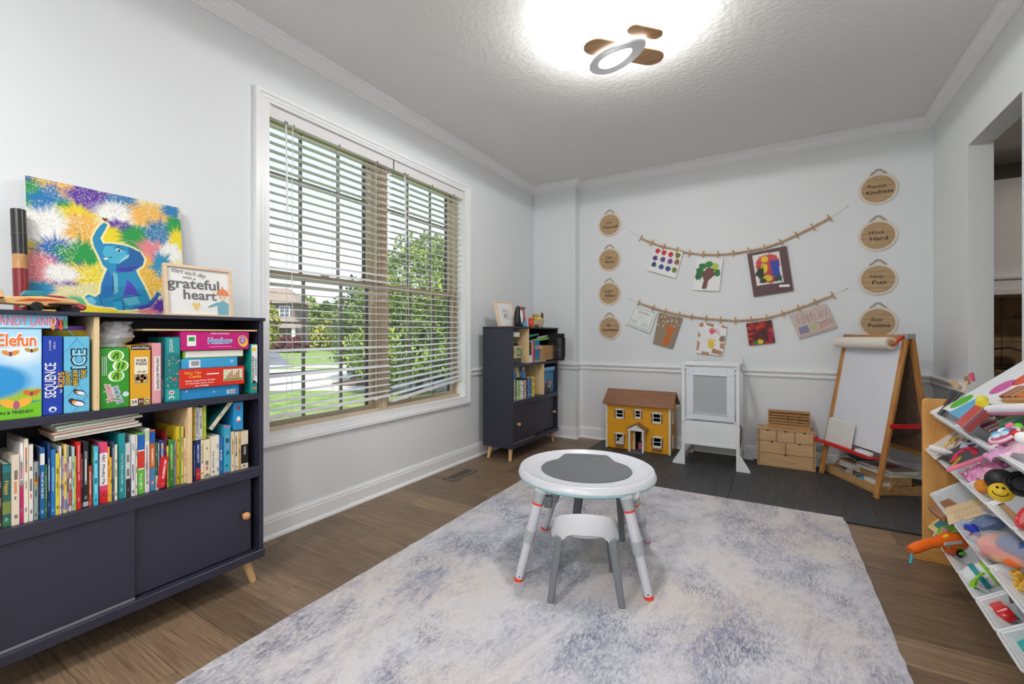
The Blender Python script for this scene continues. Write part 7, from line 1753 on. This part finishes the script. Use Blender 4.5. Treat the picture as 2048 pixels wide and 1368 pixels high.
# ---- top row
t = toy('magazine', 'black and grey magazine sticking up at the far end of the top bin', 'magazine', 0, 1893, 806, 0.004, (0.35,0,0.0))
plate(G(), R4(-0.07,-0.075,0.085,0.075), 0.006).obj('cover', col((44,44,48),0.4), t, bevel=0.001); plate(G(), R4(-0.045,0.0,0.06,0.065), 0.0066).obj('photo', m_black, t, smooth=False); plate(G(), R4(-0.03,0.015,0.0,0.045), 0.0072).obj('photo', col((74,74,80),0.4), t, smooth=False); plate(G(), R4(-0.05,-0.045,-0.02,-0.039), 0.007).obj('title', m_white, t, smooth=False)
t = toy('dotted_poster', 'large white card with bright round dots lying over the top bin', 'poster', 0, 1886, 818, 0.014, (0.10,0,0.03))
plate(G(), R4(0,0,0.66,0.38), 0.003).obj('card', col((232,234,236),0.5), t, smooth=False)
bpy.context.view_layer.update()
for u_, v_, c in ((1923,803,(80,180,30)),(2005,774,(206,84,160)),(2052,756,(222,80,40)),(2040,800,(230,200,50))):
    q = onplane(t.matrix_world, u_, v_, 0.003); x, yy = q.x, q.y
    G().prism([(x+0.056*math.cos(k*PI/16),yy+0.050*math.sin(k*PI/16)) for k in range(32)], (0,0,0.003), UX, UY, (0,0,0.0006)).obj('dot', col(c,0.5), t, smooth=False)
t = toy('blue_sheet', 'light blue paper sheet under the red striped folder', 'paper', 0, 1942, 818, 0.034, (0.05,0.0,0.0)); plate(G(), R4(-0.13,-0.07,0.16,0.06), 0.0015).obj('sheet', col((96,168,206),0.7), t, smooth=False); plate(G(), [(0.02,-0.07),(0.16,-0.02),(0.16,0.06)], 0.0022).obj('fold', col((80,150,196),0.7), t, smooth=False)
t = toy('striped_folder', 'red and orange striped plastic folder in the top bin', 'folder', 0, 1950, 840, 0.038, (0.32,-0.05,-0.05))
G().box((-0.10,-0.055,0),(0.10,0.06,0.022)).obj('folder', col((206,26,34),0.3), t, bevel=0.004)
for k, c in enumerate(((110,20,30),(226,110,30),(150,110,40),(232,120,30),(120,30,60),(60,40,130),(40,40,120),(150,60,60))): plate(G(), R4(0.02+k*0.011,-0.056,0.029+k*0.011,0.061), 0.0226).obj('stripe', col(c,0.3), t, smooth=False)
G().prism([(-0.10+0.055*math.cos(k*PI/10+PI/2)*0.6,0.002+0.055*math.sin(k*PI/10+PI/2)) for k in range(11)], (0,0,0.004), UX, UY, (0,0,0.012)).obj('flap', col((190,20,44),0.3), t, smooth=False); plate(G(), [(-0.115,0.0),(-0.09,0.02),(-0.07,0.015),(-0.1,-0.02)], 0.0178).obj('sticker', col((90,110,220),0.3), t, smooth=False)
t = toy('yellow_roll', 'bright yellow paper roll in the top bin', 'paper roll', 0, 1966, 806, 0.052, (0,0,-0.25)); G().tube([(-0.07,0,0),(0.07,0,0.01)], 0.026, 16).obj('roll', col((232,222,50),0.5), t); G().tube([(-0.072,0,0),(-0.0705,0,0)], 0.019, 14).obj('end', m_black, t)
t = toy('blue_cone', 'blue paper cone beside the yellow roll in the top bin', 'cone', 0, 1990, 824, 0.056, (0,0,0.1)); G().tube([(-0.05,0,0),(0.06,0,0.0)], [0.030,0.012], 16).obj('cone', col((40,140,206),0.4), t); G().tube([(-0.0515,0,0),(-0.0502,0,0)], 0.022, 14).obj('hollow', col((20,70,130),0.5), t)
t = toy('white_tube', 'long white tube with pink edge lying across the top bin', 'tube', 0, 2020, 820, 0.066, (0,0,0.25)); G().tube([(-0.15,0,0),(0.2,0,0.012)], 0.024, 14).obj('tube', col((236,232,240),0.4), t); G().beam((-0.15,-0.020,-0.012),(0.2,-0.020,0.0),0.006,0.014).obj('pink_edge', col((226,140,170),0.5), t)
t = toy('gold_pencil', 'golden giant pencil with white tip in the top bin', 'pencil', 0, 2024, 801, 0.066, (0,0.0,0.25)); G().tube([(-0.06,0,0),(0.14,0,0)], 0.012, 6).obj('shaft', col((206,150,80),0.3,0.3), t); G().tube([(-0.105,0,0),(-0.06,0,0)], [0.002,0.012], 6).obj('tip', m_white, t)
for k, (c, nm) in enumerate((((214,178,130),'pale wooden'),((170,120,70),'dark wooden'),((232,206,170),'cream wooden'))):
    t = toy('craft_paddle', '%s craft paddle poking up behind the dotted poster' % nm, 'paddle', 0, (1912,1936,1930)[k], (771,762,776)[k], -0.010+0.004*k, (0,0.0,3.00-0.08*k)); G().prism([(0.0,-0.013),(0.11,-0.018),(0.135,-0.012),(0.142,0),(0.135,0.012),(0.11,0.018),(0.0,0.013),(-0.10,0.010),(-0.10,-0.010)], (0,0,0), UX, UY, (0,0,0.006)).obj('paddle', wood('paddle_%d' % k, tuple(int(q*0.9) for q in c), c, 'X', 5, 8), t, bevel=0.002)
t = toy('pink_fan', 'hot pink folded fan poking up behind the dotted poster', 'fan', 0, 1946, 756, 0.006, (0,0,2.95)); G().prism([(-0.10,-0.006),(0.11,-0.016),(0.125,0.0),(0.11,0.012),(-0.10,0.006)], (0,0,0), UX, UY, (0,0,0.010)).obj('fan', col((214,30,90),0.4), t, bevel=0.002); G().beam((-0.1,0.012,0.004),(0.12,0.014,0.004),0.004,0.012).obj('guard', col((236,180,190),0.4), t)
t = toy('flower_band', 'pale pink headband with a blue and white flower in the top row', 'headband', 0, 2008, 870, 0.035, (0.1,0,0.1))
G().tube([(0.065*math.cos(k*PI/10),0.055*math.sin(k*PI/10),0) for k in range(20)], 0.0065, 8, closed=True).obj('band', col((232,206,206),0.5), t)
for k in range(5): a = k*2*PI/5; G().ball((0.03*math.cos(a),0.026*math.sin(a),0.014), (0.026,0.017,0.006), 12, 6).obj('petal', col((96,172,212) if k%2 else (196,222,236),0.5), t)
G().ball((0,0,0.02), 0.008, 8, 6).obj('centre', m_white, t)
for k, (dx, db, c, nm, r_) in enumerate(((2022,851,(236,120,150),'pink',0.014),(2037,853,(110,206,60),'lime',0.016),(2046,876,(240,240,240),'white',0.026),(2033,868,(206,40,40),'red',0.015),(2016,853,(226,110,140),'rose',0.010))):
    t = toy('pom_pom', '%s pom-pom hair clip beside the flower headband' % nm, 'hair clip', 0, dx, db, 0.03+0.008*k); G().ball((0,0,0), r_, 12, 8).obj('pom', col(c,0.8), t); G().box((-r_,-0.004,-r_-0.003),(r_,0.004,-r_+0.001)).obj('clip', m_clip, t, bevel=0.001)
for k, (u_, v_, c, nm, w_) in enumerate(((2020,880,(226,90,150),'hot pink',0.10),(2040,895,(240,200,214),'pale pink',0.09),(2000,905,(206,150,190),'mauve',0.07),(2044,862,(214,60,110),'raspberry',0.07))):
    t = toy('crumpled_scarf', '%s crumpled scarf under the flower headband' % nm, 'scarf', 0, u_, v_, 0.0, (0,0,k*0.8)); rg = np.random.RandomState(20+k); vs = []; fs = []
    for a in range(9):
        for b in range(9): vs.append(((a/8-0.5)*w_*1.6, (b/8-0.5)*w_*1.3, 0.018*math.sin(a*0.39)*math.sin(b*0.39)+rg.uniform(-0.010,0.012)))
    for a in range(8):
        for b in range(8): fs.append((a*9+b,(a+1)*9+b,(a+1)*9+b+1,a*9+b+1))
    o = G().add(vs,fs).obj('cloth', col(c,0.7), t, ang=0.5); o.modifiers.new('thick','SOLIDIFY').thickness = 0.003
    G().ball((0,0,0.012), 0.006, 8, 6).obj('bead', m_white, t)
# stuffing below so that bins read full
for k, (x, b, c, nm) in enumerate(((2025,840,(40,110,70),'green'),(2000,855,(60,40,90),'purple'),(2043,788,(196,110,60),'orange'))):
    t = toy('striped_folder', '%s striped plastic folder deeper in the top row' % nm, 'folder', 0, x, b, (0.022,0.012,0.040)[k], (0,0,0.2*k-0.2)); G().box((-0.09,-0.05,0),(0.09,0.05,0.02)).obj('folder', col(c,0.35), t, bevel=0.003)
    for q in range(6): plate(G(), R4(-0.06+q*0.022,-0.0505,-0.05+q*0.022,0.0505), 0.0206).obj('stripe', col([(226,190,50),(150,40,40),(40,60,130),(226,120,50),(60,140,90),(120,60,120)][(q+k)%6],0.35), t, smooth=False)
# ---- second row
t = toy('folded_paper', 'cream paper with curly black writing at the far end of the second bin', 'paper', 1, 1898, 884, 0.026, (0.12,0,0.0)); P = Pic(60,60,(226,214,206)); asp=1.0
P.line([(0.74,0.80),(0.62,0.88),(0.45,0.82),(0.36,0.66),(0.40,0.50),(0.55,0.42),(0.72,0.44)], 0.022, (20,20,20)); P.line([(0.95,0.72),(0.84,0.80),(0.80,0.70),(0.90,0.60),(0.98,0.66)], 0.02, (20,20,20)); P.line([(0.22,0.62),(0.28,0.66),(0.24,0.54)], 0.012, (40,40,40)); P.obj('written_side', t, [(-0.115,-0.10,0.0016),(0.13,-0.10,0.0016),(0.13,0.13,0.010),(-0.09,0.14,0.010)])
G().hexa([(-0.115,-0.10,0),(0.13,-0.10,0),(0.13,0.13,0.0085),(-0.09,0.14,0.0085)], [(-0.115,-0.10,0.0012),(0.13,-0.10,0.0012),(0.13,0.13,0.0096),(-0.09,0.14,0.0096)]).obj('sheet', col((226,214,206),0.7), t, smooth=False)
def ribbon(lbl, pts, w, rgb, i, o, nm='strap'):
    t = toy(nm, lbl, nm.replace('_',' '), i, *o); g = G()
    for a, b in zip(pts[:-1], pts[1:]): g.beam(a, b, w, 0.003)
    g.obj('band', col(rgb,0.5), t, bevel=0.0008)
    G().tube([pts[0], Vector(pts[0]).lerp(Vector(pts[1]),0.12)], w*0.32, 6).obj('end', col(tuple(int(q*0.8) for q in rgb),0.5), t); return t
ribbon('yellow strap looped in the second row bin', [(-0.08,0.03,0.01),(-0.03,0.035,0.02),(0.02,0.01,0.024),(0.03,-0.03,0.018),(0.0,-0.05,0.012),(-0.035,-0.04,0.012)], 0.018, (226,178,30), 1, (1904,893,0.030))
ribbon('second yellow strap bunched at the front of the second row', [(-0.05,-0.01,0.0),(-0.02,0.025,0.012),(0.02,0.02,0.018),(0.035,-0.01,0.01),(0.05,-0.02,0.004)], 0.02, (206,150,20), 1, (1913,926,0.014))
ribbon('crimson ribbon bow in the second row bin', [(-0.02,-0.05,0.01),(-0.02,0.0,0.03),(0.02,0.03,0.036),(0.07,0.035,0.03),(0.10,0.02,0.024)], 0.026, (206,20,60), 1, (1935,912,0.022), 'ribbon')
ribbon('magenta ribbon tail hanging over the crimson bow', [(-0.02,0.03,0.03),(0.0,-0.01,0.036),(0.02,-0.045,0.02)], 0.022, (230,30,100), 1, (1930,918,0.030), 'ribbon')
t = toy('eye_mask', 'blue and white child eye mask in the second row', 'mask', 1, 1940, 892, 0.034, (0.2,0,0.2)); G().prism([(-0.07,0),(-0.05,0.035),(0.0,0.03),(0.06,0.038),(0.08,0.0),(0.05,-0.03),(0.0,-0.012),(-0.045,-0.03)], (0,0,0), UX, UY, (0,0,0.008)).obj('mask', col((196,206,226),0.6), t, bevel=0.002); plate(G(), [(0.0,0.0),(0.06,0.02),(0.05,-0.02),(0.01,-0.01)], 0.0088).obj('pattern', col((60,60,120),0.6), t, smooth=False); plate(G(), R4(-0.05,0.015,-0.01,0.03), 0.0088).obj('pattern', m_black, t, smooth=False)
t = toy('white_bottle', 'small white glue bottle at the front of the second row', 'bottle', 1, 1881, 900, 0.044, (0,0.2,0.4)); G().lathe([(0.0,-0.05),(0.017,-0.048),(0.017,0.03),(0.008,0.04),(0.007,0.055)], 14, ax='X').obj('bottle', col((232,228,226),0.3), t); G().lathe([(0.009,0.04),(0.004,0.068)], 10, ax='X').obj('cap', col((214,206,200),0.4), t)
t = toy('pink_ruler', 'thick pink rubber bar lying across the second row', 'bar', 1, 1944, 926, 0.042, (0.0,-0.05,1.25)); G().box((-0.10,-0.016,0),(0.12,0.016,0.012)).obj('bar', col((232,120,150),0.6), t, bevel=0.003); G().ball((0.125,0,0.006), (0.026,0.022,0.016), 12, 7).obj('fluff', col((244,206,216),0.9), t)
t = toy('pink_bag', 'crinkled pink printed bag filling a second row bin', 'bag', 1, 1968, 940, 0.004, (0,0,0)); rg = np.random.RandomState(6); vs=[]; fs=[]
for a in range(12):
    for b in range(12): vs.append(((a/11-0.5)*0.19, (b/11-0.5)*0.19, 0.03*math.sin(a*0.28)*math.sin(b*0.28)+rg.uniform(-0.008,0.012)))
for a in range(11):
    for b in range(11): fs.append((a*12+b,(a+1)*12+b,(a+1)*12+b+1,a*12+b+1))
o = G().add(vs,fs).obj('bag', bumpy('pink_film', (206,96,160), 60, 0.4, 0.25, rgb2=(236,170,206), cscale=30), t, ang=0.2); so = o.modifiers.new('thick','SOLIDIFY'); so.thickness = 0.003
for k in range(9): G().ball((rnd.uniform(-0.07,0.07),rnd.uniform(-0.08,0.02),0.022), (0.009,0.007,0.004), 8, 5).obj('flower_print', col(rnd.choice([(226,206,120),(240,220,230),(180,190,110)]),0.6), t)
t = toy('smiley_ball', 'yellow smiley face ball in the second row', 'ball', 1, 2003, 986, 0.014); r_ = 0.046; G().ball((0,0,0), r_, 24, 16).obj('ball', col((236,196,30),0.35), t)
vd = (t.matrix_world.inverted().to_3x3() @ (Vector((0,0,CAMZ)) - t.matrix_world.translation)).normalized(); upv = t.matrix_world.inverted().to_3x3() @ Vector((0,0,1)); rv = upv.cross(vd).normalized(); uv = vd.cross(rv).normalized()
vd = (vd + uv*0.25 - rv*0.1).normalized(); rv = uv.cross(vd).normalized(); uv = vd.cross(rv).normalized()
sp = lambda a, b: (vd*math.sqrt(max(0,1-a*a-b*b)) + rv*a + uv*b)*r_*1.003
for s in (-0.22, 0.22): G().ball(sp(s,0.28), 0.0062, 10, 7).obj('eye', m_black, t)
G().tube([sp(0.55*math.cos(PI+k*PI/12), -0.12+0.42*math.sin(PI+k*PI/12)) for k in range(13)], 0.0022, 6).obj('smile', m_black, t)
t = toy('black_ball', 'large glossy black ball behind the smiley ball', 'ball', 1, 2000, 960, 0.012); G().ball((0,0,0), (0.068,0.058,0.052), 24, 14).obj('ball', m_black, t); G().tube([(0.06*math.cos(k*PI/12)*1.12,0,0.052*math.sin(k*PI/12)) for k in range(13)], 0.0012, 6).obj('seam', col((44,44,46),0.5), t)
t = toy('orange_ball', 'textured orange ball left of the smiley ball', 'ball', 1, 1968, 973, 0.004); G().ball((0,0,0), 0.036, 20, 12).obj('ball', bumpy('orange_nubs', (236,130,20), 160, 0.8, 0.5, rgb2=(244,160,40), cscale=40), t); G().lathe([(0.004,0.034),(0.004,0.037)], 8).obj('valve', col((180,90,10),0.5), t)
t = toy('black_ring', 'shiny black ring toy at the right of the second row', 'ring', 1, 2046, 968, 0.020, (0,0.9,0.2)); G().tube([(0.05*math.cos(k*PI/12),0.05*math.sin(k*PI/12),0) for k in range(24)], 0.013, 10, closed=True).obj('ring', col((24,24,26),0.15), t); G().lathe([(0.0,-0.004),(0.036,-0.004),(0.036,0.004),(0,0.004)], 20).obj('disc', col((50,50,54),0.2), t)
ribbon('lime green ribbon spilling over the pink bag', [(0.07,0.05,0.04),(0.03,0.0,0.035),(0.0,-0.03,0.02),(-0.04,-0.05,0.016)], 0.03, (126,214,50), 1, (2036,918,0.04), 'ribbon')
ribbon('blue and white ribbon knot over the pink bag', [(0.0,0.06,0.03),(0.0,0.02,0.034),(-0.01,-0.02,0.026),(-0.02,-0.04,0.018)], 0.02, (130,180,220), 1, (2013,915,0.04), 'ribbon')
t = toy('red_ring', 'translucent red ring at the right end of the second row', 'ring', 1, 2052, 1034, 0.025, (0.5,0,0)); G().tube([(0.045*math.cos(k*PI/12),0.045*math.sin(k*PI/12),0) for k in range(24)], 0.010, 10, closed=True).obj('ring', col((206,50,56),0.2), t); G().lathe([(0.0,-0.002),(0.036,-0.002),(0.036,0.002),(0,0.002)], 20).obj('disc', col((226,120,120),0.3), t)
t = toy('wooden_stick', 'flat brown wooden stick lying along the bin rims below the smiley ball', 'stick', 1, 2020, 1025, 0.010, (0,0,-0.02)); G().box((-0.11,-0.012,0),(0.14,0.012,0.004)).obj('stick', wood('stick_wood', (150,106,66), (180,134,88), 'X', 5, 8), t, bevel=0.001); G().box((-0.11,-0.0125,0.004),(-0.09,0.0125,0.0046)).obj('band', col((120,80,50),0.6), t, smooth=False)
# ---- third row
t = toy('wooden_board', 'pale wooden board with engraved plan in the third row', 'board', 2, 1933, 1022, 0.004, (0.0,0,-0.16)); G().box((-0.105,-0.085,0),(0.105,0.10,0.006)).obj('board', wood('board_maple', (222,190,146), (238,212,172), 'Y', 4, 8, 0.5), t, bevel=0.001)
for k in range(6): plate(G(), R4(-0.03+k*0.02,-0.05,-0.0292+k*0.02,0.04), 0.0063).obj('engraving', col((170,136,96),0.6), t, smooth=False); plate(G(), R4(-0.05,-0.05+k*0.018,0.07,-0.0492+k*0.018), 0.0063).obj('engraving', col((170,136,96),0.6), t, smooth=False)
t = toy('brown_block', 'brown wooden block under the engraved board', 'block', 2, 1895, 1024, -0.03, (0,0,0.1)); G().box((-0.06,-0.05,0),(0.10,0.05,0.03)).obj('block', wood('block_brown', (130,86,56), (164,116,80), 'X', 4, 6), t, bevel=0.003); G().box((-0.061,-0.02,0.008),(-0.0602,0.02,0.02)).obj('mark', m_dark, t, smooth=False)
t = toy('blue_sponge', 'greyish blue sponge block in the third row', 'sponge', 2, 1985, 1052, -0.020, (0.0,0,0.28)); G().box((-0.062,-0.06,0),(0.07,0.085,0.04)).obj('sponge', bumpy('sponge', (110,130,168), 120, 0.7, 0.9, rgb2=(126,146,184), cscale=60), t, bevel=0.004); plate(G(), R4(-0.02,0.0,0.03,0.004), 0.0405).obj('crease', col((92,112,150),0.9), t, smooth=False)
t = toy('swim_goggles', 'clear goggles with royal blue clip at the front of the third row', 'goggles', 2, 1938, 1056, 0.046, (0.1,0,0.15)); G().lathe([(0.0,-0.016),(0.022,-0.014),(0.034,0.0),(0.026,0.016),(0.010,0.022)], 18, (-0.045,0,0), sy=0.8).obj('lens', clear('goggle_lens', L(190,196,214), 0.08, 0.55), t); G().ball((-0.045,0,0.006), (0.014,0.011,0.012), 10, 7).obj('pupil', col((70,90,140),0.2), t); G().tube([(-0.01,0,0),(0.03,0.006,0.004),(0.07,0.0,-0.006)], [0.016,0.020,0.012], 10).obj('clip', col((24,50,170),0.3), t)
t = toy('paper_glasses', 'white and purple toy glasses with orange lens in the third row', 'glasses', 2, 1956, 1074, 0.024, (0.2,0,0.1)); 
for s in (-1, 1): G().tube([(s*0.036+0.026*math.cos(k*PI/10),0.020*math.sin(k*PI/10),0) for k in range(20)], 0.004, 6, closed=True).obj('rim', col((206,190,226),0.4), t); G().lathe([(0.0,0),(0.024,0.001)], 16, (s*0.036,0,0), sy=0.8).obj('lens', col((236,130,60),0.3), t)
G().tube([(-0.062,0.0,0),(-0.09,0.03,0.01)], 0.003, 6).obj('arm', col((90,60,140),0.4), t)
t = toy('cloth_label', 'white printed cloth label hanging over the third row', 'label', 2, 1985, 1027, 0.035, (0.1,0.1,0.35)); g = G()
for k in range(6): g.hexa([(-0.06+k*0.02,-0.016,0.004*(k%2)),(-0.04+k*0.02,-0.016,0.004*((k+1)%2)),(-0.04+k*0.02,0.016,0.004*((k+1)%2)),(-0.06+k*0.02,0.016,0.004*(k%2))],[(-0.06+k*0.02,-0.016,0.0012+0.004*(k%2)),(-0.04+k*0.02,-0.016,0.0012+0.004*((k+1)%2)),(-0.04+k*0.02,0.016,0.0012+0.004*((k+1)%2)),(-0.06+k*0.02,0.016,0.0012+0.004*(k%2))])
g.obj('label', col((232,228,230),0.7), t, ang=1.2)
for k in range(10): G().box((-0.055+k*0.007,-0.013,0.0055),(-0.0535+k*0.007,0.013,0.0062)).obj('print', col((150,140,150),0.7), t, smooth=False)
# mesh bag of toys
t = toy('mesh_bag', 'white mesh drawstring bag bulging with coral and blue toys', 'mesh bag', 2, 2016, 1102, 0.024, (0,0,0.30)); rg = np.random.RandomState(9); vs=[]; fs=[]; na, nb = 26, 14
for a in range(na):
    f = a/(na-1); x = -0.20+0.40*f; s = math.sin(min(1,f*1.12+0.10)*PI*0.86)**0.55
    for b in range(nb):
        q = 2*PI*b/nb; vs.append((x+rg.uniform(-0.003,0.003), (0.085*s+0.006)*math.cos(q)*(1+rg.uniform(-0.05,0.05)), 0.052*s*math.sin(q)*(1+rg.uniform(-0.06,0.06))+0.012))
for a in range(na-1):
    for b in range(nb): fs.append((a*nb+b,(a+1)*nb+b,(a+1)*nb+(b+1)%nb,a*nb+(b+1)%nb))
G().add(vs,fs).obj('netting', clear('bag_mesh', L(236,232,230), 0.8, 0.30), t, ang=1.2)
for (x,b,n,rx,c) in ((-0.09,0.0,0.014,(0.07,0.06,0.034),(240,140,110)),(0.0,0.03,0.02,(0.07,0.05,0.034),(80,110,170)),(0.09,0.02,0.016,(0.07,0.05,0.034),(70,100,160)),(-0.02,-0.04,0.006,(0.09,0.034,0.026),(230,90,80)),(0.09,-0.045,0.004,(0.07,0.03,0.026),(236,110,30)),(-0.07,-0.055,0.0,(0.03,0.02,0.018),(226,40,30)),(0.02,-0.062,0.002,(0.034,0.016,0.018),(236,180,40))): G().ball((x,b,n), rx, 14, 9).obj('bagged_toy', col(c,0.5), t)
G().tube([(-0.196,-0.01,0.014),(-0.205,0.0,0.02),(-0.22,-0.012,0.01)], 0.004, 6).obj('drawstring', m_rope, t)
for k in range(12):
    t = toy('play_pasta', 'yellow play food piece, %s line, %s of its bin' % (('front','middle','back')[k//4], ('far end','second from far end','third from far end','near end')[k%4]), 'play food', 2, 2032+6*(k%4), 1142+9*(k//4)+6*(k%4), -0.02+0.008*(k%3), (rnd.random()*3,rnd.random()*3,rnd.random()*3), 'yellow play food pieces'); G().tube([(-0.02,0,0),(-0.008,0.006,0.002),(0.008,0.006,-0.002),(0.02,0,0)], [0.008,0.0115,0.0115,0.008], 8).obj('piece', col((226,176,60),0.4), t); G().tube([(0.019,0.0,0),(0.024,-0.001,0)], 0.006, 8).obj('end', col((240,206,110),0.4), t)
# ---- bottom row
t = toy('toy_drill', 'orange toy drill lying over the edge of the bottom row', 'toy drill', 3, 0.165, -0.005, 0.040, (0,0,0)); 
Mw = Matrix.Translation(pt(1890, 1085, Y=2.66)); t.matrix_world = frame((0.592, 2.590, 0.203), (0.856, 0.517, 0.02), (0,0,1))
m_od = col((236,106,20),0.3)
G().tube([(-0.135,-0.026,0),(-0.10,-0.012,0),(-0.05,0.004,0),(0.0,0.010,0)], [0.018,0.0225,0.020,0.022], 14).obj('handle', m_od, t)
G().tube([(-0.01,0.012,0),(0.03,0.012,0),(0.075,0.008,0),(0.10,0.0,0)], [0.024,0.036,0.036,0.026], 16).obj('housing', m_od, t); G().ball((0.045,-0.020,0.004), (0.036,0.026,0.026), 14, 9).obj('motor_bulge', col((220,84,20),0.35), t)
G().prism([(-0.02,0.010),(0.055,0.016),(0.055,0.028),(-0.02,0.022)], (0,0,0.0335), UX, UY, (0,0,0.003)).obj('sticker', col((206,210,222),0.4), t, smooth=False)
for x, yy in ((0.0,0.0),(0.045,0.0)): G().lathe([(0.006,0),(0.006,0.003)], 12, (x,yy,0.034)).obj('screw', col((120,180,40),0.4), t)
G().lathe([(0.017,0),(0.017,0.006)], 16, (0.05,-0.028,0.028)).obj('dial', m_black, t); G().ball((0.055,-0.026,0.036), (0.016,0.009,0.006), 10, 6).obj('lever', col((90,190,50),0.4), t); G().tube([(0.0,0.030,0.01),(0.02,0.040,0.01)], 0.008, 8).obj('trigger', col((240,190,40),0.4), t)
G().tube([(-0.128,-0.038,0.002),(-0.132,-0.062,0.004),(-0.138,-0.078,0.004)], 0.0055, 8).obj('blue_bit', col((70,170,190),0.3), t)
t = toy('picture_card', 'cream card with teal picture behind the orange toy drill', 'card', 3, 1884, 1050, 0.020, (0.2,0,0.15)); plate(G(), R4(-0.07,-0.05,0.08,0.06), 0.003).obj('card', col((226,206,140),0.6), t, smooth=False); plate(G(), R4(-0.045,-0.025,0.078,0.055), 0.0036).obj('picture', col((24,130,140),0.5), t, smooth=False)
t = toy('green_paddle', 'lime green looped paddle behind the orange toy drill', 'toy', 3, 1898, 1066, 0.030, (0.15,0,0.2)); G().tube([(0.075*math.cos(k*PI/12),0.034*math.sin(k*PI/12),0) for k in range(24)], 0.007, 8, closed=True).obj('loop', col((130,190,40),0.4), t); G().lathe([(0,0),(0.07,0.002)], 24, sy=0.45).obj('face', col((150,206,60),0.5), t); G().ball((-0.02,0,0.01), (0.03,0.012,0.01), 10, 6).obj('pink_toy', col((206,150,150),0.5), t)
t = toy('striped_ball', 'white speckled drum toy with teal and lime stripes in the bottom row', 'toy', 3, 1967, 1150, -0.030, (0,0,0.0)); ax_ = 0.085
G().lathe([(0.0,-ax_),(0.040,-ax_+0.004),(0.058,-0.05),(0.062,0.0),(0.058,0.05),(0.040,ax_-0.004),(0,ax_)], 26, ax='Y').obj('drum', bumpy('speckled_white', (226,228,226), 30, 0.05, 0.4, rgb2=(236,238,236), cscale=60), t)
for a, b, c in ((-0.030,-0.004,(20,140,150)),(0.022,0.048,(150,206,40))): G().tube([(0.0635*math.cos(k*PI/14),0,0.0635*math.sin(k*PI/14)) for k in range(28)], 0.0008, 4, closed=True).obj('seam', m_lg, t); G().lathe([(0.0615,a),(0.0640,a+0.006),(0.0640,b-0.006),(0.0615,b)], 28, ax='Y').obj('stripe', col(c,0.4), t)
t = toy('green_clip', 'lime green plastic clip beside the striped drum toy', 'clip', 3, 1950, 1170, -0.008, (0.3,0,-0.5)); G().box((-0.03,-0.014,0),(0.03,0.014,0.014)).obj('clip', col((140,206,40),0.4), t, bevel=0.003); G().tube([(-0.03,0,0.006),(-0.045,0.02,0.01),(-0.04,0.05,0.012)], 0.006, 8).obj('loop', col((140,206,40),0.4), t)
t = toy('toy_car', 'red toy car with cream driver print in the bottom row', 'toy car', 3, 2012, 1232, -0.060, (0,0,0.1)); G().prism([(-0.06,0.0),(0.07,0.0),(0.075,0.03),(0.05,0.058),(-0.02,0.062),(-0.05,0.04)], (0,-0.03,0), UX, UZ, (0,0.06,0)).obj('body', col((206,26,30),0.25,coat=0.4), t, bevel=0.008); G().prism([(-0.01,0.03),(0.03,0.03),(0.026,0.054),(-0.008,0.056)], (0,-0.0308,0), UX, UZ, (0,0.0616,0)).obj('window', col((236,226,206),0.4), t, smooth=False)
G().ball((0.012,-0.029,0.040), (0.008,0.005,0.009), 8, 6).obj('driver', col((110,64,40),0.6), t)
for x in (-0.035, 0.045):
    for yy in (-0.032, 0.032): G().lathe([(0.014,-0.005),(0.014,0.005)], 14, (x,yy,0.006), ax='Y').obj('wheel', col((30,150,150),0.4), t)
t = toy('orange_block', 'small orange block behind the red toy car', 'block', 3, 1989, 1224, -0.060, (0,0,0.4)); G().box((-0.02,-0.02,0),(0.02,0.02,0.045)).obj('block', col((240,110,30),0.4), t, bevel=0.005); G().lathe([(0.008,0.045),(0.008,0.049)], 12).obj('stud', col((240,110,30),0.4), t)
t = toy('teal_box', 'flat teal box leaning in the nearest bottom bin', 'box', 3, 2052, 1292, -0.05, (0.15,0,0.05)); G().box((-0.06,-0.055,0),(0.07,0.09,0.03)).obj('box', col((30,166,160),0.4), t, bevel=0.002); plate(G(), R4(-0.061,-0.056,0.071,-0.050), 0.031).obj('lid_edge', col((226,226,222),0.5), t, smooth=False)
t = toy('brown_sheet', 'brown card sheet wedged beside the red toy car bin', 'card', 3, 2024, 1180, 0.012, (0,0,-0.1)); plate(G(), [(-0.07,-0.01),(0.11,-0.03),(0.11,0.05),(-0.02,0.04)], 0.003).obj('card', col((98,72,56),0.7), t, smooth=False); plate(G(), R4(0.0,0.0,0.05,0.002), 0.0036).obj('crease', col((84,60,46),0.7), t, smooth=False)
